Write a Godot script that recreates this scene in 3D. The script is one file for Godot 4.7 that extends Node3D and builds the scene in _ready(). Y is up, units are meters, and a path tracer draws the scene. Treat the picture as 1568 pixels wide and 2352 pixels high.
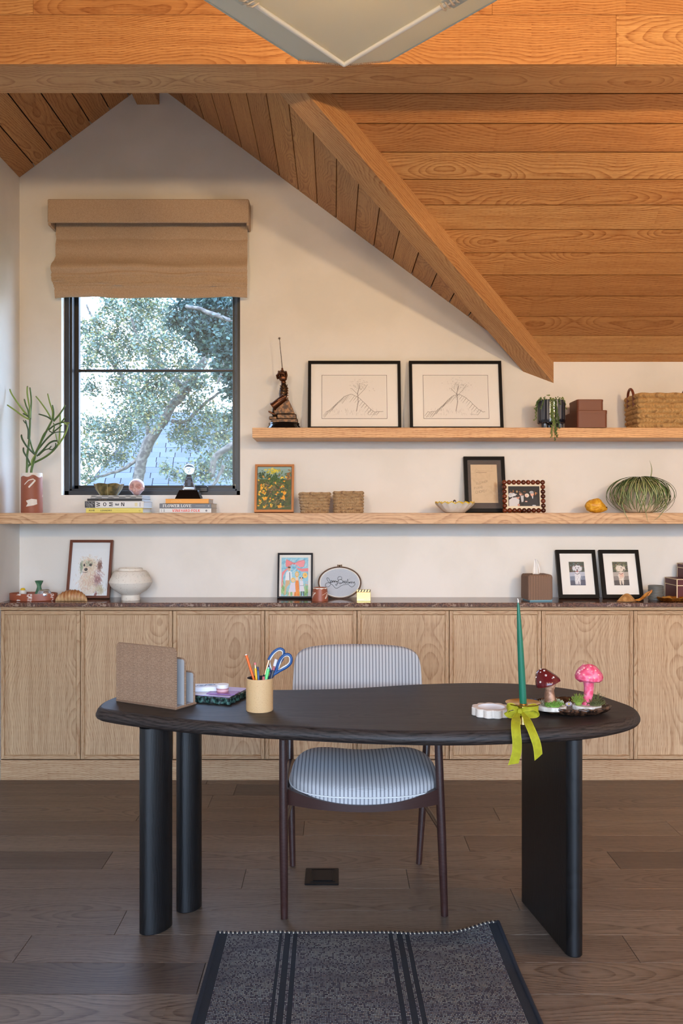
extends Node3D
# A study under a gabled oak roof: black desk, striped chair, floating shelves and a run of oak cabinets.
# Depths are metres in front of the camera; X() and Y() turn measured image offsets at a known depth into metres.
const F := 2030.0
const EYE := 1.40
const WALL := 4.898          # depth of the back wall
const SHELF_TOP := 1.395     # lower floating shelf
const UPPER_TOP := 1.843     # upper floating shelf
const COUNTER := 0.928
const DESK := 0.729
const PITCH := 0.757         # rise of the main roof
const DPITCH := 0.745        # rise of the dormer roof
const RIDGE_X := -1.02
const RIDGE_Y := 3.794
const PLATE_Y := 2.232       # where the main roof meets the back wall
const LEFT := -1.745
const RIGHT := 2.75

var rng := RandomNumberGenerator.new()
var M := {}
var T := {}
var names := {}

func X(px: float, z: float) -> float: return (px - 768.0) * z / F
func Y(py: float, z: float) -> float: return EYE + (1176.0 - py) * z / F
func P(px: float, py: float, z: float) -> Vector3: return Vector3(X(px, z), Y(py, z), -z)

class Geo:
	var v := PackedVector3Array()
	var n := PackedVector3Array()
	var t := PackedVector2Array()
	var c := PackedColorArray()
	var i := PackedInt32Array()
	var xf := Transform3D()
	var nb := Basis()
	var col := Color.WHITE
	var us := 1.0
	var uo := Vector2.ZERO

	func at(x: Transform3D) -> Geo:
		xf = x
		nb = x.basis.inverse().transposed()
		return self

	func vert(p: Vector3, q: Vector3, u := Vector2.ZERO) -> int:
		v.append(xf * p)
		n.append((nb * q).normalized())
		t.append(u)
		c.append(col)
		return v.size() - 1

	func tri(a: int, b: int, d: int) -> void:
		if (v[b] - v[a]).cross(v[d] - v[a]).dot(n[a] + n[b] + n[d]) > 0.0:
			i.append_array([a, d, b])
		else:
			i.append_array([a, b, d])

	func quad(a: Vector3, b: Vector3, d: Vector3, e: Vector3, q: Vector3, ua := Vector2(0, 0), ub := Vector2(1, 0), ud := Vector2(1, 1), ue := Vector2(0, 1)) -> void:
		var k := vert(a, q, ua)
		vert(b, q, ub); vert(d, q, ud); vert(e, q, ue)
		tri(k, k + 1, k + 2); tri(k, k + 2, k + 3)

	# texture coordinates in metres with the grain along axis g
	func guv(p: Vector3, face: int, g: int) -> Vector2:
		var r := Vector2.ZERO
		if face == g:
			r = Vector2(p[(g + 1) % 3] * 0.25, p[(g + 2) % 3])
		else:
			r = Vector2(p[g], p[3 - g - face])
		return r * us + uo

	# a box with chamfered edges
	func box(size: Vector3, ctr := Vector3.ZERO, bev := 0.002, g := 0) -> Geo:
		var h := size * 0.5
		bev = minf(bev, minf(h.x, minf(h.y, h.z)) * 0.9)
		for a in 3:
			var b := (a + 1) % 3
			var d := (a + 2) % 3
			for s in [-1.0, 1.0]:
				var q := Vector3.ZERO; q[a] = s
				var k := v.size()
				for w in [[-1, -1], [1, -1], [1, 1], [-1, 1]]:
					var p := Vector3.ZERO
					p[a] = s * h[a]; p[b] = w[0] * (h[b] - bev); p[d] = w[1] * (h[d] - bev)
					vert(p + ctr, q, guv(p + ctr, a, g))
				tri(k, k + 1, k + 2); tri(k, k + 2, k + 3)
				if bev > 0.0:
					for e in [-1.0, 1.0]:
						var q2 := Vector3.ZERO; q2[a] = s; q2[b] = e
						var k2 := v.size()
						for w in [-1.0, 1.0]:
							var p1 := Vector3.ZERO
							p1[a] = s * h[a]; p1[b] = e * (h[b] - bev); p1[d] = w * (h[d] - bev)
							var p2 := p1
							p2[a] = s * (h[a] - bev); p2[b] = e * h[b]
							vert(p1 + ctr, q2, guv(p1 + ctr, a, g)); vert(p2 + ctr, q2, guv(p2 + ctr, a, g))
						tri(k2, k2 + 1, k2 + 3); tri(k2, k2 + 3, k2 + 2)
		if bev > 0.0:
			for sx in [-1.0, 1.0]:
				for sy in [-1.0, 1.0]:
					for sz in [-1.0, 1.0]:
						var s := Vector3(sx, sy, sz)
						var k := v.size()
						for a in 3:
							var p := s * (h - Vector3.ONE * bev); p[a] = s[a] * h[a]
							vert(p + ctr, s, guv(p + ctr, 0, g))
						tri(k, k + 1, k + 2)
		return self

	# a sheet of points; normals are averaged, ring closes each row
	func grid(rows: Array, ring := false, uscale := Vector2.ONE, outward := true) -> Geo:
		var nr := rows.size()
		var nc: int = rows[0].size()
		var acc := PackedVector3Array()
		acc.resize(nr * nc)
		var mid := Vector3.ZERO
		for r in nr:
			for k in nc: mid += rows[r][k]
		mid /= nr * nc
		var last := nc if ring else nc - 1
		for r in nr - 1:
			for k in last:
				var k1 := (k + 1) % nc
				var a: Vector3 = rows[r][k]; var b: Vector3 = rows[r][k1]; var d: Vector3 = rows[r + 1][k1]; var e: Vector3 = rows[r + 1][k]
				var q := (d - a).cross(e - b)
				acc[r * nc + k] += q; acc[r * nc + k1] += q; acc[(r + 1) * nc + k1] += q; acc[(r + 1) * nc + k] += q
		var way := 0.0
		for r in nr:
			for k in nc: way += acc[r * nc + k].dot(rows[r][k] - mid)
		var sg := 1.0 if (way >= 0.0) == outward else -1.0
		# poles share one normal
		for r in [0, nr - 1]:
			if nc > 2 and rows[r][0].distance_to(rows[r][nc / 2]) < 1e-6:
				var s := Vector3.ZERO
				for k in nc: s += acc[r * nc + k]
				for k in nc: acc[r * nc + k] = s
		var cols := nc + 1 if ring else nc
		var base := v.size()
		for r in nr:
			for k in cols:
				var kk := k % nc
				var q := acc[r * nc + kk] * sg
				if q.length_squared() < 1e-24: q = Vector3.UP
				vert(rows[r][kk], q.normalized(), Vector2(float(k) / (cols - 1), float(r) / (nr - 1)) * uscale + uo)
		for r in nr - 1:
			for k in cols - 1:
				var a := base + r * cols + k
				tri(a, a + 1, a + cols + 1); tri(a, a + cols + 1, a + cols)
		return self

	# profile of (radius, height), turned round y; corners sharper than 35 degrees stay sharp
	func lathe(prof: Array, seg := 32, uscale := Vector2.ONE, wob = null) -> Geo:
		var runs := [[prof[0]]]
		for k in range(1, prof.size()):
			runs[-1].append(prof[k])
			if k < prof.size() - 1:
				var d1: Vector2 = (prof[k] - prof[k - 1]).normalized()
				var d2: Vector2 = (prof[k + 1] - prof[k]).normalized()
				if d1.dot(d2) < 0.82: runs.append([prof[k]])
		# the solid lies to the left of the profile when it runs upward on the outside
		for run in runs:
			var rows := []
			for p in run:
				var row := PackedVector3Array()
				for s in seg:
					var a := TAU * s / seg
					var q := Vector3(p.x * cos(a), p.y, -p.x * sin(a))
					row.append(wob.call(q) if wob != null else q)
				rows.append(row)
			gridn(rows, uscale)
		return self

	func gridn(rows: Array, uscale := Vector2.ONE) -> void:   # ring grid whose normal side follows the profile's direction
		var nr := rows.size()
		var nc: int = rows[0].size()
		var acc := PackedVector3Array()
		acc.resize(nr * nc)
		for r in nr - 1:
			for k in nc:
				var k1 := (k + 1) % nc
				var a: Vector3 = rows[r][k]; var b: Vector3 = rows[r][k1]; var d: Vector3 = rows[r + 1][k1]; var e: Vector3 = rows[r + 1][k]
				var q := (d - a).cross(e - b)
				acc[r * nc + k] += q; acc[r * nc + k1] += q; acc[(r + 1) * nc + k1] += q; acc[(r + 1) * nc + k] += q
		for r in [0, nr - 1]:
			if rows[r][0].distance_to(rows[r][nc / 2]) < 1e-6:
				var s := Vector3.ZERO
				for k in nc: s += acc[r * nc + k]
				for k in nc: acc[r * nc + k] = s
		var base := v.size()
		for r in nr:
			for k in nc + 1:
				var q := acc[r * nc + k % nc]
				if q.length_squared() < 1e-24: q = Vector3.UP
				vert(rows[r][k % nc], q.normalized(), Vector2(float(k) / nc, float(r) / maxi(nr - 1, 1)) * uscale + uo)
		for r in nr - 1:
			for k in nc:
				var a := base + r * (nc + 1) + k
				tri(a, a + 1, a + nc + 2); tri(a, a + nc + 2, a + nc + 1)

	# a round bar along a path with rounded ends
	func tube(path: Array, rad, seg := 10, round_ends := true, flat := 1.0, uscale := Vector2.ONE) -> Geo:
		var pts := []
		var rr := []
		var m := path.size()
		for k in m:
			pts.append(path[k])
			rr.append(rad[k] if rad is Array else rad)
		var tang := []
		for k in m:
			tang.append(((pts[mini(k + 1, m - 1)] as Vector3) - (pts[maxi(k - 1, 0)] as Vector3)).normalized())
		var side: Vector3 = (tang[0] as Vector3).cross(Vector3(0.31, 0.2, 0.93))
		if side.length() < 0.1: side = (tang[0] as Vector3).cross(Vector3.RIGHT)
		side = side.normalized()
		var rows := []
		for k in m:
			var tg: Vector3 = tang[k]
			side = (side - tg * side.dot(tg)).normalized()
			var up := tg.cross(side)
			var offs := [[0.0, 1.0]]
			if k == 0: offs = [[-1.0, 0.0], [-0.87, 0.5], [-0.5, 0.87], [0.0, 1.0]] if round_ends else [[0.0, 0.0], [0.0, 1.0]]
			elif k == m - 1: offs = [[0.0, 1.0], [0.5, 0.87], [0.87, 0.5], [1.0, 0.0]] if round_ends else [[0.0, 1.0], [0.0, 0.0]]
			for o in offs:
				var row := PackedVector3Array()
				for s in seg:
					var a := TAU * s / seg
					row.append(pts[k] + tg * (o[0] * rr[k] * 0.7) + (side * cos(a) + up * sin(a) * flat) * rr[k] * o[1])
				rows.append(row)
		gridn(rows, uscale)
		return self

	# ellipsoid with squared-off exponents and an optional deformation
	func blob(r: Vector3, ctr := Vector3.ZERO, e1 := 1.0, e2 := 1.0, nu := 24, nv := 14, bend = null) -> Geo:
		var rows := []
		for a in nv + 1:
			var lat := -PI / 2 + PI * a / nv
			var row := PackedVector3Array()
			for b in nu:
				var lon := TAU * b / nu
				var cl := pow(absf(cos(lat)), e1)
				if a == 0 or a == nv: cl = 0.0
				var p := Vector3(r.x * cl * signf(cos(lon)) * pow(absf(cos(lon)), e2), r.y * signf(sin(lat)) * pow(absf(sin(lat)), e1), -r.z * cl * signf(sin(lon)) * pow(absf(sin(lon)), e2))
				if bend != null: p = bend.call(p)
				row.append(p + ctr)
			rows.append(row)
		gridn(rows)
		return self

	# a flat outline in the local xy plane, given thickness along -z, edges square
	func prism(poly: PackedVector2Array, thick: float, grain_x := true, back := true) -> Geo:
		var ids := Geometry2D.triangulate_polygon(poly)
		var sides := [0.0, -thick] if back else [0.0]
		for z in sides:
			var k := v.size()
			for p in poly:
				vert(Vector3(p.x, p.y, z), Vector3(0, 0, 1.0 if z == 0.0 else -1.0), (Vector2(p.x, p.y) if grain_x else Vector2(p.y, p.x)) * us + uo)
			for j in range(0, ids.size(), 3): tri(k + ids[j], k + ids[j + 1], k + ids[j + 2])
		var cw := Geometry2D.is_polygon_clockwise(poly)
		for j in poly.size():
			var a := poly[j]; var b := poly[(j + 1) % poly.size()]
			var e := (b - a).normalized()
			var q := Vector3(e.y, -e.x, 0) * (-1.0 if cw else 1.0)
			var ua := (Vector2(a.x, a.y) if grain_x else Vector2(a.y, a.x)) * us + uo
			var ub := (Vector2(b.x, b.y) if grain_x else Vector2(b.y, b.x)) * us + uo
			quad(Vector3(a.x, a.y, 0), Vector3(b.x, b.y, 0), Vector3(b.x, b.y, -thick), Vector3(a.x, a.y, -thick), q, ua, ub, ub + Vector2(0, thick) * us, ua + Vector2(0, thick) * us)
		return self

	# an outline with a rounded or chamfered section: rings of (inset, height) over a closed outline
	func rings(outline: PackedVector2Array, sect: Array, cap_first := true, cap_last := true, uscale := 1.0) -> Geo:
		var m := outline.size()
		var nrm := []
		var cw := Geometry2D.is_polygon_clockwise(outline)
		for k in m:
			var e := (outline[(k + 1) % m] - outline[(k - 1 + m) % m]).normalized()
			nrm.append(Vector2(e.y, -e.x) * (-1.0 if cw else 1.0))
		var runs := [[sect[0]]]
		for k in range(1, sect.size()):
			runs[-1].append(sect[k])
			if k < sect.size() - 1 and (sect[k] - sect[k - 1]).normalized().dot((sect[k + 1] - sect[k]).normalized()) < 0.75: runs.append([sect[k]])
		for run in runs:
			var rows := []
			for s in run:
				var row := PackedVector3Array()
				for k in m:
					var p: Vector2 = outline[k] + nrm[k] * s.x
					row.append(Vector3(p.x, s.y, p.y))
				rows.append(row)
			var k0 := v.size()
			grid(rows, true)
			for k in range(k0, v.size()): t[k] = Vector2(v[k].x, v[k].z + v[k].y) * uscale + uo
		for cap in [[cap_first, sect[0]], [cap_last, sect[-1]]]:
			if not cap[0]: continue
			var poly := PackedVector2Array()
			for k in m: poly.append(outline[k] + nrm[k] * cap[1].x)
			var ids := Geometry2D.triangulate_polygon(poly)
			var k := v.size()
			var up: bool = (cap[1].y >= sect[0].y) and (cap[1].y >= sect[-1].y)
			for p in poly: vert(Vector3(p.x, cap[1].y, p.y), Vector3.UP if up else Vector3.DOWN, Vector2(p.x, p.y) * uscale + uo)
			for j in range(0, ids.size(), 3): tri(k + ids[j], k + ids[j + 1], k + ids[j + 2])
		return self

	func mesh(colors := false) -> ArrayMesh:
		var a := []
		a.resize(Mesh.ARRAY_MAX)
		a[Mesh.ARRAY_VERTEX] = v; a[Mesh.ARRAY_NORMAL] = n; a[Mesh.ARRAY_TEX_UV] = t; a[Mesh.ARRAY_INDEX] = i
		if colors: a[Mesh.ARRAY_COLOR] = c
		var m := ArrayMesh.new()
		m.add_surface_from_arrays(Mesh.PRIMITIVE_TRIANGLES, a)
		return m

# ---- pictures drawn pixel by pixel (prints, paintings, photographs in frames)
class Art:
	var im: Image
	var w: int
	var h: int
	var rg := RandomNumberGenerator.new()
	func _init(ww: int, hh: int, bg: Color, sd := 1) -> void:
		w = ww; h = hh
		im = Image.create(w, h, false, Image.FORMAT_RGB8)
		im.fill(bg)
		rg.seed = sd
	func dot(x: int, y: int, c: Color, a := 1.0) -> void:
		if x < 0 or y < 0 or x >= w or y >= h: return
		im.set_pixel(x, y, im.get_pixel(x, y).lerp(c, a))
	func disc(x: float, y: float, rx: float, ry: float, c: Color, a := 1.0, ang := 0.0) -> void:
		var r := maxf(rx, ry) + 1.5
		for j in range(int(y - r), int(y + r) + 1):
			for k in range(int(x - r), int(x + r) + 1):
				var d := Vector2(k - x, j - y).rotated(-ang)
				var q := sqrt(pow(d.x / rx, 2) + pow(d.y / ry, 2))
				var cov := clampf((1.0 - q) * minf(rx, ry) + 0.5, 0, 1)
				if cov > 0.0: dot(k, j, c, a * cov)
	func line(pts: Array, wd: float, c: Color, a := 1.0) -> void:
		for k in pts.size() - 1:
			var p: Vector2 = pts[k]; var q: Vector2 = pts[k + 1]
			var lo := Vector2(minf(p.x, q.x), minf(p.y, q.y)) - Vector2.ONE * (wd + 1)
			var hi := Vector2(maxf(p.x, q.x), maxf(p.y, q.y)) + Vector2.ONE * (wd + 1)
			for j in range(int(lo.y), int(hi.y) + 1):
				for i in range(int(lo.x), int(hi.x) + 1):
					var d := Vector2(i, j).distance_to(Geometry2D.get_closest_point_to_segment(Vector2(i, j), p, q))
					var cov := clampf(wd * 0.5 - d + 0.5, 0, 1)
					if cov > 0.0: dot(i, j, c, a * cov)
	func poly(pts: Array, c: Color, a := 1.0) -> void:
		var pv := PackedVector2Array(pts)
		var lo := pv[0]; var hi := pv[0]
		for p in pv:
			lo = lo.min(p); hi = hi.max(p)
		for j in range(maxi(0, int(lo.y)), mini(h, int(hi.y) + 1)):
			for i in range(maxi(0, int(lo.x)), mini(w, int(hi.x) + 1)):
				if Geometry2D.is_point_in_polygon(Vector2(i + 0.5, j + 0.5), pv): dot(i, j, c, a)
	# loose brush marks inside an ellipse
	func dabs(num: int, ctr: Vector2, spread: Vector2, len: float, wd: float, cols: Array, ang := 0.0, jit := 3.14, a := 0.8) -> void:
		for k in num:
			var p := ctr + Vector2(rg.randfn(0, 0.45) * spread.x, rg.randfn(0, 0.45) * spread.y)
			var d := Vector2.from_angle(ang + rg.randf_range(-jit, jit)) * len * rg.randf_range(0.5, 1.2)
			line([p - d * 0.5, p + d * 0.5], wd * rg.randf_range(0.6, 1.3), cols[rg.randi() % cols.size()], a)
	func grain(amount: float) -> void:
		for j in h:
			for i in w:
				var c := im.get_pixel(i, j)
				var s := rg.randf_range(-amount, amount)
				im.set_pixel(i, j, Color(clampf(c.r + s, 0, 1), clampf(c.g + s, 0, 1), clampf(c.b + s, 0, 1)))
	func tex() -> ImageTexture:
		return ImageTexture.create_from_image(im)

# ---- nodes
func numbered(called: String) -> String:
	names[called] = names.get(called, -1) + 1
	return called if names[called] == 0 else "%s_%03d" % [called, names[called]]

func put(called: String, g: Geo, m: Material, parent: Node3D = self, colors := false) -> MeshInstance3D:
	var o := MeshInstance3D.new()
	o.mesh = g.mesh(colors)
	o.material_override = m
	if parent == self:
		o.name = numbered(called)
		add_child(o)
	else:
		partname(o, called, parent)
	return o

func partname(o: Node3D, called: String, parent: Node3D) -> void:
	var k := 0
	while parent.has_node(NodePath(called if k == 0 else "%s_%03d" % [called, k])): k += 1
	if parent.get_child_count() > 40: k = parent.get_child_count()
	o.name = called if k == 0 else "%s_%03d" % [called, k]
	parent.add_child(o, true)

func tag(o: Node3D, label: String, category: String, group := "") -> Node3D:
	o.set_meta("label", label); o.set_meta("category", category)
	if group: o.set_meta("group", group)
	return o

func thing(called: String, label: String, category: String, pos := Vector3.ZERO, turn := 0.0, group := "") -> Node3D:
	var o := Node3D.new()
	o.name = numbered(called)
	add_child(o)
	o.position = pos; o.rotation.y = turn
	return tag(o, label, category, group)

func struct(called: String, label: String, g: Geo, m: Material) -> MeshInstance3D:
	var o := put(called, g, m)
	o.set_meta("kind", "structure"); o.set_meta("label", label)
	return o

func letters(txt: String, size: float, m: Material, parent: Node3D, x: Transform3D, bold := true, serif := false, called := "lettering") -> MeshInstance3D:
	var tm := TextMesh.new()
	var f := SystemFont.new()
	f.font_names = PackedStringArray(["Droid Serif" if serif else "Droid Sans"])
	f.font_weight = 700 if bold else 400
	tm.font = f
	tm.text = txt
	tm.font_size = 32
	tm.pixel_size = size / 32.0
	tm.depth = 0.0004
	tm.curve_step = 2.0
	tm.material = m
	var o := MeshInstance3D.new()
	o.mesh = tm
	o.transform = x
	partname(o, called, parent)
	return o

func mat(id: String, c: Color, rough := 0.6, metal := 0.0) -> StandardMaterial3D:
	var m := StandardMaterial3D.new()
	m.resource_name = id
	m.albedo_color = c; m.roughness = rough; m.metallic = metal
	M[id] = m
	return m

func rgb(r: int, g: int, b: int) -> Color: return Color8(r, g, b)

# ---- computed textures
func fnl(sd: int, freq: float, oct := 3) -> FastNoiseLite:
	var f := FastNoiseLite.new()
	f.seed = sd; f.frequency = freq
	f.noise_type = FastNoiseLite.TYPE_SIMPLEX_SMOOTH
	f.fractal_octaves = oct
	return f

# noise drawn out along x: a small picture stretched to full width
func streaks(sd: int, w: int, h: int, sx: float, oct := 2, f := 0.35) -> PackedByteArray:
	var im := fnl(sd, f, oct).get_seamless_image(maxi(8, int(w / sx)), h, false, false, 0.1, true)
	im.resize(w, h, Image.INTERPOLATE_CUBIC)
	im.convert(Image.FORMAT_L8)
	return im.get_data()

# flat-sawn oak, 2 m by 0.5 m; wraps along the grain. ring, fibre and pore set the strength of the figure.
func wood(sd: int, w: int, h: int, ring: float, fibre: float, pore: float, dark: Color, rings_n := 9.0, straight := 0.0, off := 0.0) -> ImageTexture:
	var fib := streaks(sd + 1, w, h, 90.0, 3, 0.3)
	var por := streaks(sd + 2, w, h, 22.0, 1, 0.55)
	var tone := streaks(sd + 3, w, h, 60.0, 2, 0.02)
	var nz := fnl(sd, 1.0, 2)
	var out := PackedByteArray()
	out.resize(w * h * 3)
	var cs := PackedFloat32Array(); var hs := PackedFloat32Array(); var px := PackedFloat32Array(); var pz := PackedFloat32Array()
	for x in w:
		var a := TAU * x / w
		cs.append(0.5 - off + 0.16 * nz.get_noise_2d(cos(a) * 0.22 + 7.0, sin(a) * 0.22) + 0.01 * nz.get_noise_2d(cos(a) * 1.5, sin(a) * 1.5))
		hs.append(0.25 + straight + (0.5 + 0.5 * nz.get_noise_2d(cos(a) * 0.55, sin(a) * 0.55 + 31.0)) * 1.0)
		px.append(cos(a) * 1.4); pz.append(sin(a) * 1.4)
	var k := 0
	for y in h:
		var vv := float(y) / h
		for x in w:
			var d := (vv - cs[x]) * 4.2
			var rad := sqrt(d * d + hs[x] * hs[x] * 0.5) + nz.get_noise_3d(px[x], pz[x], vv * 4.0) * 0.035
			var q := rad * rings_n * 0.55
			q = q - floorf(q)
			var late := q * q * q * (1.0 - smoothstep(0.92, 1.0, q))
			var f := fib[k] / 255.0 - 0.5
			var p := clampf((por[k] / 255.0 - 0.6) * 5.0, 0, 1) * (0.35 + late)
			var s := clampf(ring * late * 1.3 + fibre * f + pore * p + (tone[k] / 255.0 - 0.5) * 0.22, -0.25, 1.0)
			out[k * 3] = int(clampf(lerpf(0.93, dark.r, s), 0, 1) * 255)
			out[k * 3 + 1] = int(clampf(lerpf(0.93, dark.g, s), 0, 1) * 255)
			out[k * 3 + 2] = int(clampf(lerpf(0.93, dark.b, s), 0, 1) * 255)
			k += 1
	return ImageTexture.create_from_image(Image.create_from_data(w, h, false, Image.FORMAT_RGB8, out))

# soft mottling between two colours
func mottle(sd: int, size: int, f: float, a: Color, b: Color, oct := 4, lo := 0.25, hi := 0.75) -> ImageTexture:
	var im := fnl(sd, f, oct).get_seamless_image(size, size, false, false, 0.15, true)
	im.convert(Image.FORMAT_L8)
	var d := im.get_data()
	var lut := []
	for k in 256: lut.append(a.lerp(b, smoothstep(lo, hi, k / 255.0)))
	var out := PackedByteArray()
	out.resize(size * size * 3)
	for k in size * size:
		var c: Color = lut[d[k]]
		out[k * 3] = c.r8; out[k * 3 + 1] = c.g8; out[k * 3 + 2] = c.b8
	return ImageTexture.create_from_image(Image.create_from_data(size, size, false, Image.FORMAT_RGB8, out))

func speckle(sd: int, size: int, bg: Color, fg: Color, num: int, rad: float) -> ImageTexture:
	var a := Art.new(size, size, bg, sd)
	for k in num: a.disc(a.rg.randf() * size, a.rg.randf() * size, rad * a.rg.randf_range(0.4, 1.2), rad * a.rg.randf_range(0.4, 1.2), fg, a.rg.randf_range(0.3, 0.9))
	return a.tex()

func textured(id: String, tx: Texture2D, tint: Color, rough: float, scale := Vector3.ONE, tri := false, bump := 0.0) -> StandardMaterial3D:
	var m := mat(id, tint, rough)
	m.albedo_texture = tx
	m.uv1_scale = scale
	m.texture_filter = BaseMaterial3D.TEXTURE_FILTER_LINEAR_WITH_MIPMAPS_ANISOTROPIC
	if tri:
		m.uv1_triplanar = true; m.uv1_world_triplanar = true; m.uv1_triplanar_sharpness = 4.0
	if bump != 0.0:
		m.heightmap_enabled = true; m.heightmap_texture = tx; m.heightmap_scale = bump
	return m

func make_materials() -> void:
	var dk := Color(0.60, 0.44, 0.30)
	T.oak = wood(11, 2048, 512, 0.40, 0.6, 0.6, dk, 27.0)
	T.oak2 = wood(47, 2048, 512, 0.32, 0.65, 0.6, dk, 24.0, 0.3)
	T.veneer = wood(83, 1536, 640, 0.22, 0.75, 0.6, Color(0.58, 0.45, 0.33), 22.0, 0.9, 0.35)
	T.floor = wood(29, 1536, 384, 0.36, 0.65, 0.75, Color(0.5, 0.42, 0.36), 20.0, 0.2)
	T.black = wood(61, 1536, 384, 0.42, 0.7, 1.1, Color(0.22, 0.2, 0.2), 22.0, 0.1)
	var wu := Vector3(0.5, 2.0, 1.0)
	# ceiling boards: four shades of the same oak
	var tones := [rgb(212, 156, 98), rgb(202, 144, 88), rgb(218, 166, 108), rgb(196, 140, 86)]
	for k in 4:
		textured("ceiling oak %d" % k, T.oak if k % 2 == 0 else T.oak2, tones[k], 0.55, wu, false, 0.02)
	textured("beam oak", T.oak2, rgb(208, 158, 106), 0.55, wu, false, 0.02)
	textured("straight oak", T.veneer, rgb(224, 182, 138), 0.5, wu, false, 0.01)
	textured("shelf oak", T.oak2, rgb(238, 186, 130), 0.5, wu, false, 0.02)
	var cab := [rgb(203, 172, 134), rgb(197, 166, 128), rgb(208, 176, 138), rgb(200, 170, 134)]
	for k in 4: textured("cabinet oak %d" % k, T.veneer, cab[k], 0.5, wu, false, 0.01)
	textured("cabinet frame oak", T.oak2, rgb(198, 166, 128), 0.5, wu, false, 0.01)
	var fl := [rgb(118, 100, 84), rgb(111, 93, 78), rgb(124, 106, 89), rgb(92, 76, 64)]
	for k in 4: textured("floor oak %d" % k, T.floor, fl[k], 0.42, wu, false, 0.02)
	textured("black oak", T.black, rgb(60, 51, 47), 0.5, wu, false, 0.03)
	M["black oak"].metallic_specular = 0.4
	textured("black stained leg", T.black, rgb(19, 18, 19), 0.38, wu, false, 0.03)
	textured("walnut frame", T.oak2, rgb(60, 36, 32), 0.34, wu)
	textured("plaster", mottle(5, 512, 0.006, rgb(226, 222, 214), rgb(231, 227, 220), 5), Color.WHITE, 0.85, Vector3.ONE * 0.7, true, 0.05)
	mat("plain plaster", rgb(228, 224, 216), 0.9)
	mat("dark gap", rgb(40, 28, 18), 0.9)
	mat("window black", rgb(34, 33, 34), 0.4)
	var gl := mat("pane", Color(1, 1, 1, 0.04), 0.02)
	gl.transparency = BaseMaterial3D.TRANSPARENCY_ALPHA
	gl.metallic_specular = 0.12
	# stone with drifting bands
	var st := fnl(71, 0.012, 4).get_seamless_image(512, 512, false, false, 0.15, true)
	st.convert(Image.FORMAT_L8)
	var sd := st.get_data()
	var band := Image.create(512, 512, false, Image.FORMAT_RGB8)
	var stops := [rgb(96, 72, 62), rgb(132, 98, 82), rgb(88, 72, 70), rgb(160, 128, 108), rgb(112, 80, 66), rgb(178, 158, 142), rgb(102, 78, 70), rgb(140, 104, 84)]
	for y in 512:
		for x in 512:
			var q := fposmod((sd[y * 512 + x] / 255.0) * 9.0 + float(x + y * 2) / 512.0 * 4.0, 8.0)
			var c: Color = (stops[int(q)] as Color).lerp(stops[(int(q) + 1) % 8], smoothstep(0.3, 1.0, q - floorf(q)))
			band.set_pixel(x, y, c)
	textured("quartzite", ImageTexture.create_from_image(band), rgb(215, 205, 200), 0.14, Vector3(2.2, 2.2, 1))
	# tweed of the blind
	var tw := Art.new(256, 256, rgb(186, 160, 134), 9)
	for y in 256:
		for x in 256:
			var q := tw.rg.randf()
			tw.im.set_pixel(x, y, rgb(186, 160, 134).lerp(rgb(126, 104, 84) if q < 0.5 else rgb(220, 198, 172), absf(q - 0.5) * 1.1 * (1.0 if (x + y) % 2 == 0 else 0.5)))
	textured("blind tweed", tw.tex(), Color.WHITE, 0.95, Vector3(3, 3, 1), true, 0.08)
	# ticking stripe of the chair
	var ck := Art.new(256, 64, rgb(205, 205, 204), 4)
	for y in 64:
		for x in 256:
			var u := float(x) / 256.0
			var c := rgb(207, 206, 204)
			var band_at := absf(u - 0.5)
			if band_at < 0.035: c = rgb(40, 42, 50)
			elif band_at < 0.22: c = rgb(172, 172, 174) if (x / 3) % 2 == 0 else rgb(150, 151, 156)
			elif band_at > 0.44: c = rgb(186, 186, 186) if (x % 4) < 2 else rgb(205, 205, 204)
			var s := ck.rg.randf_range(-0.05, 0.05) + (0.03 if y % 2 == 0 else -0.03)
			ck.im.set_pixel(x, y, Color(c.r + s, c.g + s, c.b + s))
	textured("ticking", ck.tex(), rgb(226, 226, 228), 0.95)
	mat("black metal", rgb(24, 23, 24), 0.35)
	mat("satin black", rgb(17, 15, 15), 0.45)
	M["satin black"].metallic_specular = 0.28
	mat("brass", rgb(212, 170, 96), 0.2, 1.0)
	mat("paper", rgb(238, 236, 230), 0.9)
	mat("page block", rgb(206, 204, 198), 0.9)
	mat("terracotta", rgb(146, 80, 56), 0.55)
	mat("white glaze", rgb(228, 222, 212), 0.4)
	mat("soot black", rgb(12, 12, 13), 0.5)
	var glass := mat("clear glass", Color(0.98, 0.99, 1.0, 0.02), 0.02)
	glass.transparency = BaseMaterial3D.TRANSPARENCY_ALPHA
	glass.refraction_enabled = true
	glass.refraction_scale = 0.05

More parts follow.
